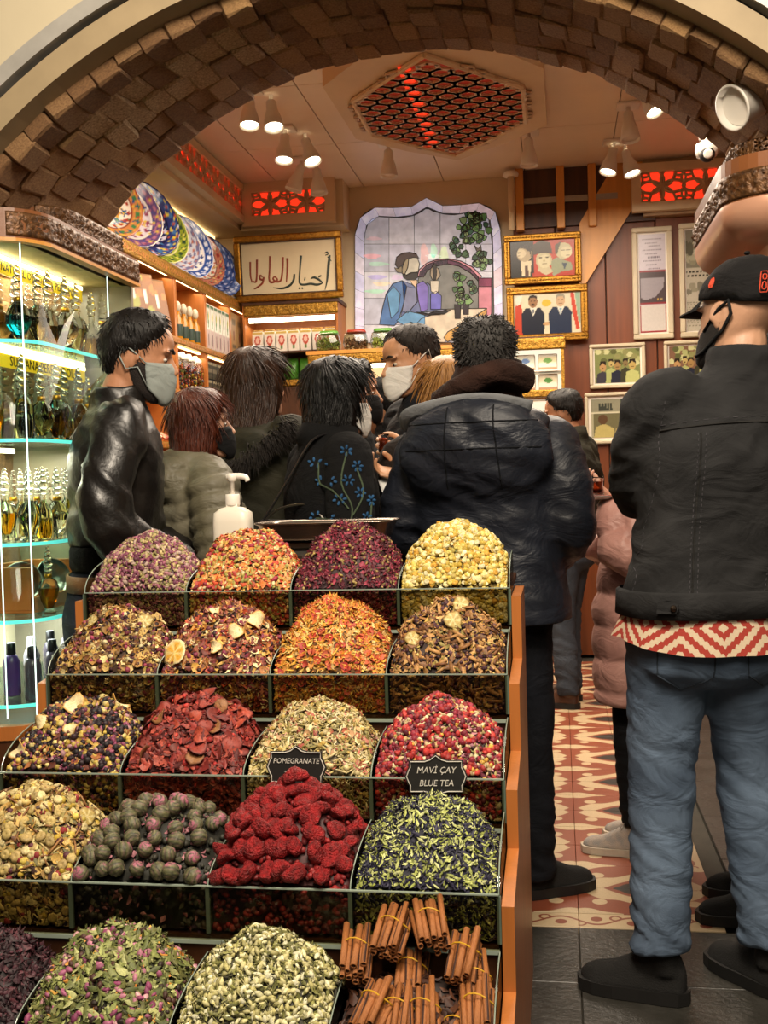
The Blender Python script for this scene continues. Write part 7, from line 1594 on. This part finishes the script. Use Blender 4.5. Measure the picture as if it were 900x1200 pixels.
figure('shopkeeper with short dark hair and white mask, facing left in a dark jacket', XY(495, 4.18), 4.18, rad(118), 1.85, sk, 1.1, hem=.85, jacket=cloth('dark navy work jacket', '#15171c', '#0d0f13', .8), jstyle='parka', trousers=navy_cloth, shoes=boots, hair=('short', '#241a14', .011, None, .6, 1300), head=(rad(6), rad(-13), 0), mask=white_mask, coll=.055,
    arms={'l': (loc_((XY(520, 4.05), 3.98, 1.10)), loc_(P(484, 533, Y=3.84))), 'r': (loc_((XY(478, 4.3), 3.92, 1.10)), loc_(P(482, 560, Y=3.62)))}, hands=[(0, dir_((-.25, .9, .3)), .8, dir_((-1, -.25, .12))), (1, dir_((0, -.35, 1)), .45, dir_((-1, -.25, .25)))])
figure('woman with honey-blonde hair, nearly hidden behind the man in navy', XY(530, 3.74), 3.74, rad(8), 1.665, '#b98a70', .84, hem=.7, jacket=cloth('dark brown coat', '#1f1814', None, .85), trousers=black_cloth, tstyle='slim', shoes=boots, arms={'l': ((-.2, .0, 1.14), (-.14, .16, 1.0)), 'r': ((.2, .0, 1.14), (.14, .16, 1.0))}, hair=('long', '#a8783f', .022, '#7a5228', .4, 600, .12), face=False)
# ---------- man in the navy puffer
nav = cloth('dark navy padded nylon', '#1d212b', '#13161e', .5, 240, .1, .1, 7, spec=.4)
T, L, hq, hp_, J, body = figure('grey-haired man in a long navy padded jacket and brown scarf, back to us', XY(574, 3.38), 3.38, rad(-10), 1.74, '#b07c60', 1.30, (0, 0), arms={'l': ((-.265, .0, 1.12), (-.17, .22, 1.0)), 'r': ((.235, .0, 1.12), (.13, .22, 1.02))}, feet=[(-.10, .02, .1), (.115, -.01, rad(-50))], hem=.84, shz=1.365,
    jacket=nav, jstyle='parka', trousers=navy_cloth, tstyle='loose', shoes=boots, hair=('curly', '#3d3a38', .016, '#1b1918', .55, 2600), head=(rad(8), rad(4), rad(0)), face=False, jextra=[('ball', (0, -.165, 1.35), (.235, .085, .165), (.28, 0, 0)), ('ball', (0, -.13, 1.43), (.215, .09, .07), (.2, 0, 0))], coll=.07, cuffs=.055)
m = MB(); sc_m = cloth('dark brown knitted scarf', '#35211a', '#22140f', .95, 160, .5)
m.loft([sring((.0, -.02+.006*k, 1.475+.026*k), .118+.012*math.sin(k*2.1)-(.012 if k > 2 else 0), .112+.01*math.sin(k*1.7), 22, 2) for k in range(7)]); m.tube(smooth_pts([(-.13, -.06, 1.51), (-.04, -.145, 1.545), (.07, -.135, 1.585), (.13, -.04, 1.56)], 4), .04, 10)
me = remesh(m, .008, 2); displace(me, lambda p: .006*fnoise((p.x, p.y, p.z+.4*p.x), (9, 9, 40))); link('scarf', me, sc_m, T, True)
m = MB(); m.tube(smooth_pts([(-.235, -.10, 1.43), (-.20, -.17, 1.470), (-.06, -.205, 1.497), (.06, -.20, 1.50), (.17, -.17, 1.475)], 5), [(.007, .02)]*21, 10); m.build('hood_lining', cloth('light grey hood lining', '#77797c', None, .85, 200, .2), T, True)
ray = on_surface(J, None, None); m = MB()
for x0_, x1_, z0_, z1_ in ((-.06, -.075, 1.52, 1.25), (.07, .085, 1.52, 1.25), (-.19, .19, 1.435, 1.435), (-.2, .2, 1.36, 1.36)):
    pts = []
    for t in np.linspace(0, 1, 14):
        h = ray((x0_+(x1_-x0_)*t, -.9, z0_+(z1_-z0_)*t), (0, 1, 0))
        if h[0]: pts.append(h[0]+h[1]*.0008)
    if len(pts) > 2: m.tube(pts, .0024, 5)
m.build('hood_seam', cloth('dark seam thread', '#0d0f14'), T)
# ---------- man far back by the counter
figure('bearded man in an olive jacket and brown scarf, far back by the framed photos', XY(668, 6.2), 6.2, rad(70), 1.735, '#9a6a4c', 1.15, hem=.9, jacket=cloth('dark olive bomber', '#2c2a1e', '#1e1d15', .8), jstyle='parka', trousers=jean_dark, tstyle='jeans', shoes=(mat('brown leather shoe', '#4a2c1a', .45, 0, .2, 20), boots[1]), hair=('short', '#14100d', .016, None, .5, 700), beard='#1a120d', head=(rad(6), rad(-10), 0), jextra=[('ball', (0, -.0, 1.50), (.115, .11, .06))], coll=.06, feet=[(-.11, 0, 0), (.1, .06, .1)])
# ---------- woman in the pink puffer
pink = cloth('dusty pink quilted nylon', '#b98a7e', '#a3766c', .5, 220, .08, .08, 6, spec=.4)
px_, py_ = XY(748, 3.8), 3.82
sneak = (mat('beige and grey mesh', '#a8988a', .8, 0, .15, 40, .4, 300, c2='#8d8884'), mat('off-white rubber', '#b8aa98', .6))
T, L, hq, hp_, J, body = figure('woman in dusty pink puffer coat holding tea, half hidden by the man in denim', px_, py_, rad(78), 1.51, '#b98a74', 1.3, (0, -.10), hem=.60, jacket=pink, jstyle='puffer wide', arms={'l': ((-.30, .03, 1.17), (-.22, .10, 1.385)), 'r': ((.26, .06, 1.14), (.1, .25, 1.22))},
    trousers=black_cloth, tstyle='slim', shoes=sneak, shoe_kind='sneaker', hair=('long', '#2e1d14', .022, None, .4, 500, .1), head=(rad(0), 0, 0), face=False, hands=[(0, (.1, -.2, 1), .55, (.1, .9, .35))], jv=.0105, coll=.06, cuffs=.12, feet=[(-.10, .03, 0), (.10, -.02, 0)])
# ---------- person behind the denim man (dark clothes)
figure('person in black standing beyond the man in denim, only shoes and legs showing', XY(893, 3.3), 3.3, rad(88), 1.68, '#a87858', 1.05, hem=.8, jacket=coat2, trousers=black_cloth, tstyle='slim', shoes=boots, hair=('short', '#14100d', .016, None, .5, 300), head=(rad(-10), 0, 0), face=False, feet=[(-.11, .02, 0), (.10, -.02, 0)])
# ---------- man in denim jacket and cap
denim = cloth('washed black denim', '#2b2b2c', '#1a1a1b', .88, 600, .3, .2, 7)
RX_, RY_ = XY(824, 2.72), 2.72
T, L, hq, hp_, J, body = figure('man in a washed-black denim jacket, blue jeans and black baseball cap, back to us', RX_, RY_, rad(14), 1.765, '#b58a6e', 1.10, (.17, .02), arms={'l': ((-.155, .12, 1.225), (-.02, .28, 1.25)), 'r': ((.30, .02, 1.15), (.2, .24, 1.15))}, feet=[(-.12, .02, rad(58)), (.145, .02, rad(20))], hem=.945,
    jacket=denim, jstyle='denim', trousers=jean_blue, tstyle='loose', shoes=boots, head=(rad(24), rad(-2), 0), beard='#1e1712', mask_loop=black_mask, face=False, coll=.052, hipw=1.13, cuffs=.125)
hairline = mat('cropped hair stubble', '#6d5040', .8, 0, .2, 120, .2, 300)
# cap
capm = cloth('black cotton cap', '#161516', '#0e0d0e', .9, 500, .3); g = MB(); n = 36
zc = lambda az: .035+.012*math.cos(az)-.004
rows = []
for t in np.linspace(0, 1, 12):
    row = []
    for j in range(n):
        az = 2*PI*j/n-PI; z0 = zc(az)-.012*(abs(az) > 2); z = z0+(.1195-z0)*math.sin(t*PI/2)
        seam = .0018*max(0, 1-abs(((az*3/PI+.5) % 1)-.5)*16)
        row.append(hp_(az, z, .0125+.008*math.sin(t*PI/2)-seam+.003*mnoise.noise(Vector((math.sin(az)*4, math.cos(az)*4, z*30)))))
    rows.append(row)
g.loft([[q for q in rows[0]]]+rows); cap = g.build('cap', capm, T, True)
g = MB(); ins = []; tp = []
for az in np.linspace(-1.05, 1.05, 15):
    a = head_pt(az, .036, .012); ins.append(a); k = math.cos(az*1.3); tp.append(a+Vector((0, .072*max(0, k), -.012*max(0, k)-.014*abs(az))))
g.loft([[hq(p) for p in ins]+[hq(p) for p in reversed(tp)], [hq(p+Vector((0, 0, -.004))) for p in ins]+[hq(p+Vector((0, 0, -.004))) for p in reversed(tp)]]); g.build('brim', capm, cap)
MB().ball(hq((0, -.005, .1435)), (.008, .008, .005), 8, 5).build('button', capm, cap)
orange_ = mat('orange embroidery', '#c8401f', .7, 0, .1, 60, .3, 300)
ctr = PI+.47; g = MB(); fr = lambda u, v: hp_(ctr+u/.1, .047+v, .0195)
g.tube([fr(a, b) for a, b in ((-.008, -.02), (.008, -.02), (.010, -.014), (.010, .014), (.008, .02), (-.008, .02), (-.010, .014), (-.010, -.014))], .0013, 5, closed=True)
for vv in (-.008, .008): g.tube([fr(.0055*math.cos(a), vv+.0062*math.sin(a)) for a in np.linspace(0, 2*PI, 9)[:-1]], .0014, 5, closed=True)
g.build('emblem', orange_, cap)
g = MB(); g.tube([hp_(-1.35+.04*math.cos(a), .062+.010*math.sin(a)+.003*math.cos(a), .0175) for a in np.linspace(0, 2*PI, 9)[:-1]], .003, 5, closed=True); g.tube([hp_(-1.36, .056, .018), hp_(-1.34, .068, .018)], .003, 5); g.build('emblem', orange_, cap)
for sx in (-1, 1):
    g = MB(); g.tube([hp_(sx*1.2, -.04, .006), hp_(sx*1.5, .004, .007), hp_(sx*1.78, .02, .010), hp_(sx*1.93, -.012, .010), hp_(sx*1.8, -.045, .007), hp_(sx*1.35, -.085, .009), hp_(sx*1.0, -.09, .008)], .0042, 6); g.build('ear_loop', black_mask, T, True)
g = MB(); nn = 40
def off2(az, z): t = max(0, min(1, (z-(-.07 if abs(az) > 1.9 else .0))/.05)); return -.004+.0055*t
g.loft([[hp_(2*PI*j/nn-PI, z, off2(2*PI*j/nn-PI, z)) for j in range(nn)] for z in np.linspace(-.1, .06, 12)]); 
# shirt hem below the jacket
def shirt_material():
    m, N, Lk, b = newmat('red and cream ikat cotton'); t = m.node_tree
    a = N.new('ShaderNodeAttribute'); a.attribute_name = 'UVp'; sp = N.new('ShaderNodeSeparateXYZ'); Lk.new(a.outputs['Vector'], sp.inputs[0]); U, V = X(t, sp.outputs[0]), X(t, sp.outputs[1])
    nz = N.new('ShaderNodeTexNoise'); nz.inputs['Scale'].default_value = 60; wv = X(t, nz.outputs['Fac'])*.05
    u = (U/.085)._op('PINGPONG', 1.0); v = (V/.078).abs()
    d = u+v+wv; st = (d*2.3+(u*9).pp(.5)*.28+.1).frac()
    band = st.gt(.5); edge_ = ((V.abs()/.07)+(U/.012)._op('PINGPONG', 1.0)*.18).gt(.86)
    idx = (band+edge_*.0)._op('MODULO', 2.0); core = d.lt(.16)
    c = (idx*.5+.1+core*-.5).ramp([(0, '#c8b498'), (.3, '#9c3226')]); mx = N.new('ShaderNodeMix'); mx.data_type = 'RGBA'; mx.blend_type = 'MULTIPLY'; mx.inputs[0].default_value = .25
    Lk.new(c, mx.inputs[6]); Lk.new(nz.outputs['Fac'], mx.inputs[7]); Lk.new(mx.outputs[2], b.inputs['Base Color']); b.inputs['Roughness'].default_value = .9; return m
n = 72; rows = []; uv = []
for t in np.linspace(0, 1, 9):
    z = .985-t*.135; row = []
    for j in range(n):
        a = 2*PI*j/n; curve = -.028*(1-abs(math.sin(a)))*t*1.0+.012*t; fl_ = .010*min(1, t/.44)+.026*max(0, (t-.44)/.56); rx, ry = .186+fl_, .142+fl_; k = 1+.018*t*math.sin(a*9)+.012*t*math.sin(a*17)
        row.append(Vector((rx*math.cos(a)*k, -.008+ry*math.sin(a)*k, z-.0*t+(.03*abs(math.cos(a))**4)*t)))
        uv.append((a*.185, (t-.55)*.135, 0))
    rows.append(row)
g = MB(); g.loft(rows, cap=False); me = bpy.data.meshes.new('shirt'); me.from_pydata(g.v, [], g.f); at_ = me.attributes.new('UVp', 'FLOAT_VECTOR', 'POINT'); at_.data.foreach_set('vector', np.array(uv, 'f').ravel())
link('shirt_hem', me, shirt_material(), T, True)
# jacket details: waistband, seams, tabs
ray = on_surface(J, None, None); thread = cloth('grey seam thread', '#48464a', None, .9)
def seam(name, pts, r=.0016, m_=None, gap=False):
    out = []
    for (x, z) in pts:
        h = ray((x, -.95, z), (0, 1, 0))
        if h[0]: out.append(h[0]+h[1]*.0006)
    g = MB()
    if gap:
        for k in range(0, len(out)-1, 2): g.tube([out[k], out[k+1]], r, 4)
    elif len(out) > 1: g.tube(out, r, 5)
    return g.build(name, m_ or thread, T)
lin2 = lambda a, b, n=40: [(a[0]+(b[0]-a[0])*t, a[1]+(b[1]-a[1])*t) for t in np.linspace(0, 1, n)]
lk = .16
sx_ = lambda x, z: x+lk*(z-.95)
yoke = [(sx_(x, 1.345+.02*math.cos(x*6)), 1.345+.022*math.cos(x*6)) for x in np.linspace(-.19, .21, 40)]
seam('yoke_seam', yoke, .0028, cloth('dark denim fold', '#232221')); seam('yoke_stitch', [(x, z+.012) for x, z in yoke], .0010, None, True)
for x0_, x1_ in ((-.115, -.085), (.115, .085)):
    p_ = [(sx_(x0_+(x1_-x0_)*t, 1.345-.36*t), 1.345-.36*t) for t in np.linspace(0, 1, 60)]; seam('back_seam', p_, .0022, cloth('dark denim fold', '#232221')); seam('back_stitch', [(x+.010, z) for x, z in p_], .0010, None, True); seam('back_stitch', [(x-.006, z) for x, z in p_], .0010, None, True)
for sx in (-1, 1):
    p_ = [(sx_(sx*.195-sx*.012*math.sin(t*3), 1.42-.44*t), 1.42-.44*t) for t in np.linspace(0, 1, 60)]; seam('side_stitch', p_, .0010, None, True)
g = MB(); g.loft([sring(L((0, -.006, z)), r, r*.77, 40, 2.5) for z, r in ((.928, .202), (.93, .21), (.985, .212), (.99, .205))], cap=False); wb = g.build('waistband', denim, T, True)
g = MB(); th = -PI/2-.62
def wbp(a, z, o=.004): 
    q = Vector((.210*math.copysign(abs(math.cos(a))**.8, math.cos(a)), -.006+.210*.77*math.copysign(abs(math.sin(a))**.8, math.sin(a)), z)); return L(q+Vector((math.cos(a), math.sin(a), 0))*o)
for th in (-PI/2-.65, -PI/2+.65):
    g = MB(); g.loft([[wbp(th-.13, .945), wbp(th-.13, .972), wbp(th, .975), wbp(th+.11, .972), wbp(th+.14, .958), wbp(th+.11, .945)], [wbp(th-.13, .945, .010), wbp(th-.13, .972, .010), wbp(th, .975, .010), wbp(th+.11, .972, .010), wbp(th+.14, .958, .010), wbp(th+.11, .945, .010)]]); g.build('tab', denim, T)
cbm = mat('dark copper button', '#3a3028', .4, .8)
for th_ in (-PI/2-.65, -PI/2+.65): MB().ball(wbp(th_+.08, .958, .012), .0075, 10, 6).build('tab_button', cbm, T)
# jeans back pockets
trs = [c for c in T.children if c.name.startswith('trousers')][0]; ray = on_surface(trs, None, None)
for sx in (-1, 1):
    pk = [(sx*.035, .885), (sx*.155, .88), (sx*.152, .80), (sx*.097, .765), (sx*.04, .80), (sx*.035, .885)]; pts = []
    for a, b in zip(pk, pk[1:]): pts += lin2(a, b, 9)
    seam('pocket_stitch', pts, .002, cloth('pale jeans thread', '#39434f'))

# ---------- tulip glasses of tea on saucers
tea_m = glass('red-brown tea', '#b04a18', .02, 1.33); glass_m = glass('thin tea glass', '#ffffff', .01, 1.3); china = mat('white china', '#d8d0c6', .25, 0, .03, 20)
def tea_glass(label, p):
    t = thing('tea_glass', label, 'glass', p)
    MB().lathe([(.013, 0), (.019, .004), (.020, .016), (.0155, .034), (.0185, .058), (.0195, .066), (.0188, .066), (.0178, .058), (.0148, .034), (.019, .016), (.017, .006), (.0, .005)], 20, cap=False).build('glass_wall', glass_m, t, True)
    MB().lathe([(.0, .0055), (.0165, .0065), (.0186, .016), (.0145, .034), (.0168, .052), (.0, .052)], 18, cap=False).build('tea', tea_m, t, True)
def saucer(label, p):
    t = thing('saucer', label, 'saucer', p)
    MB().lathe([(.0, 0), (.028, .0), (.05, .008), (.053, .012), (.05, .0105), (.028, .004), (0, .004)], 24, cap=False).build('dish', china, t, True)
    MB().lathe([(.0535, .0115), (.0545, .0125), (.0535, .0135), (.0525, .0125), (.0535, .0115)], 24, cap=False).build('red_rim', mat('red china rim', '#a03a2c', .3), t, True)
p = P(703, 584, Y=3.60); saucer('white saucer under the tea glass beside the pink sleeve', p-Vector((0, 0, .003))); tea_glass('tulip glass of red-brown tea on a saucer, beside the pink sleeve', p+Vector((-.005, 0, .0025)))
p = P(450, 531, Y=3.795); tea_glass('tulip glass of dark red tea held before the shopkeeper', p)

p = P(447, 574, Y=3.585); nk = thing('paper_napkin', 'folded white paper napkin hanging from the hand under the tea glass', 'napkin', p)
MB().prism([(-.012, .035), (.036, .045), (.038, -.035), (.018, -.055), (.004, -.01)], (0, 0, 0), (1, 0, 0), (0, .25, .97), (0, .004, 0)).build('paper', mat('white paper', '#d8d6d2', .8, 0, .03, 20), nk)
MB().prism([(-.006, .030), (.030, .038), (.030, -.020), (.010, -.012)], (0, -.006, 0), (1, .1, 0), (0, .2, .97), (0, .003, 0)).build('folded_layer', bpy.data.materials['white paper'], nk)
tot = sum(len(o.data.polygons)*2 for o in bpy.data.objects if o.type == 'MESH'); print('POLYS~', tot, 'objects', len(bpy.data.objects))
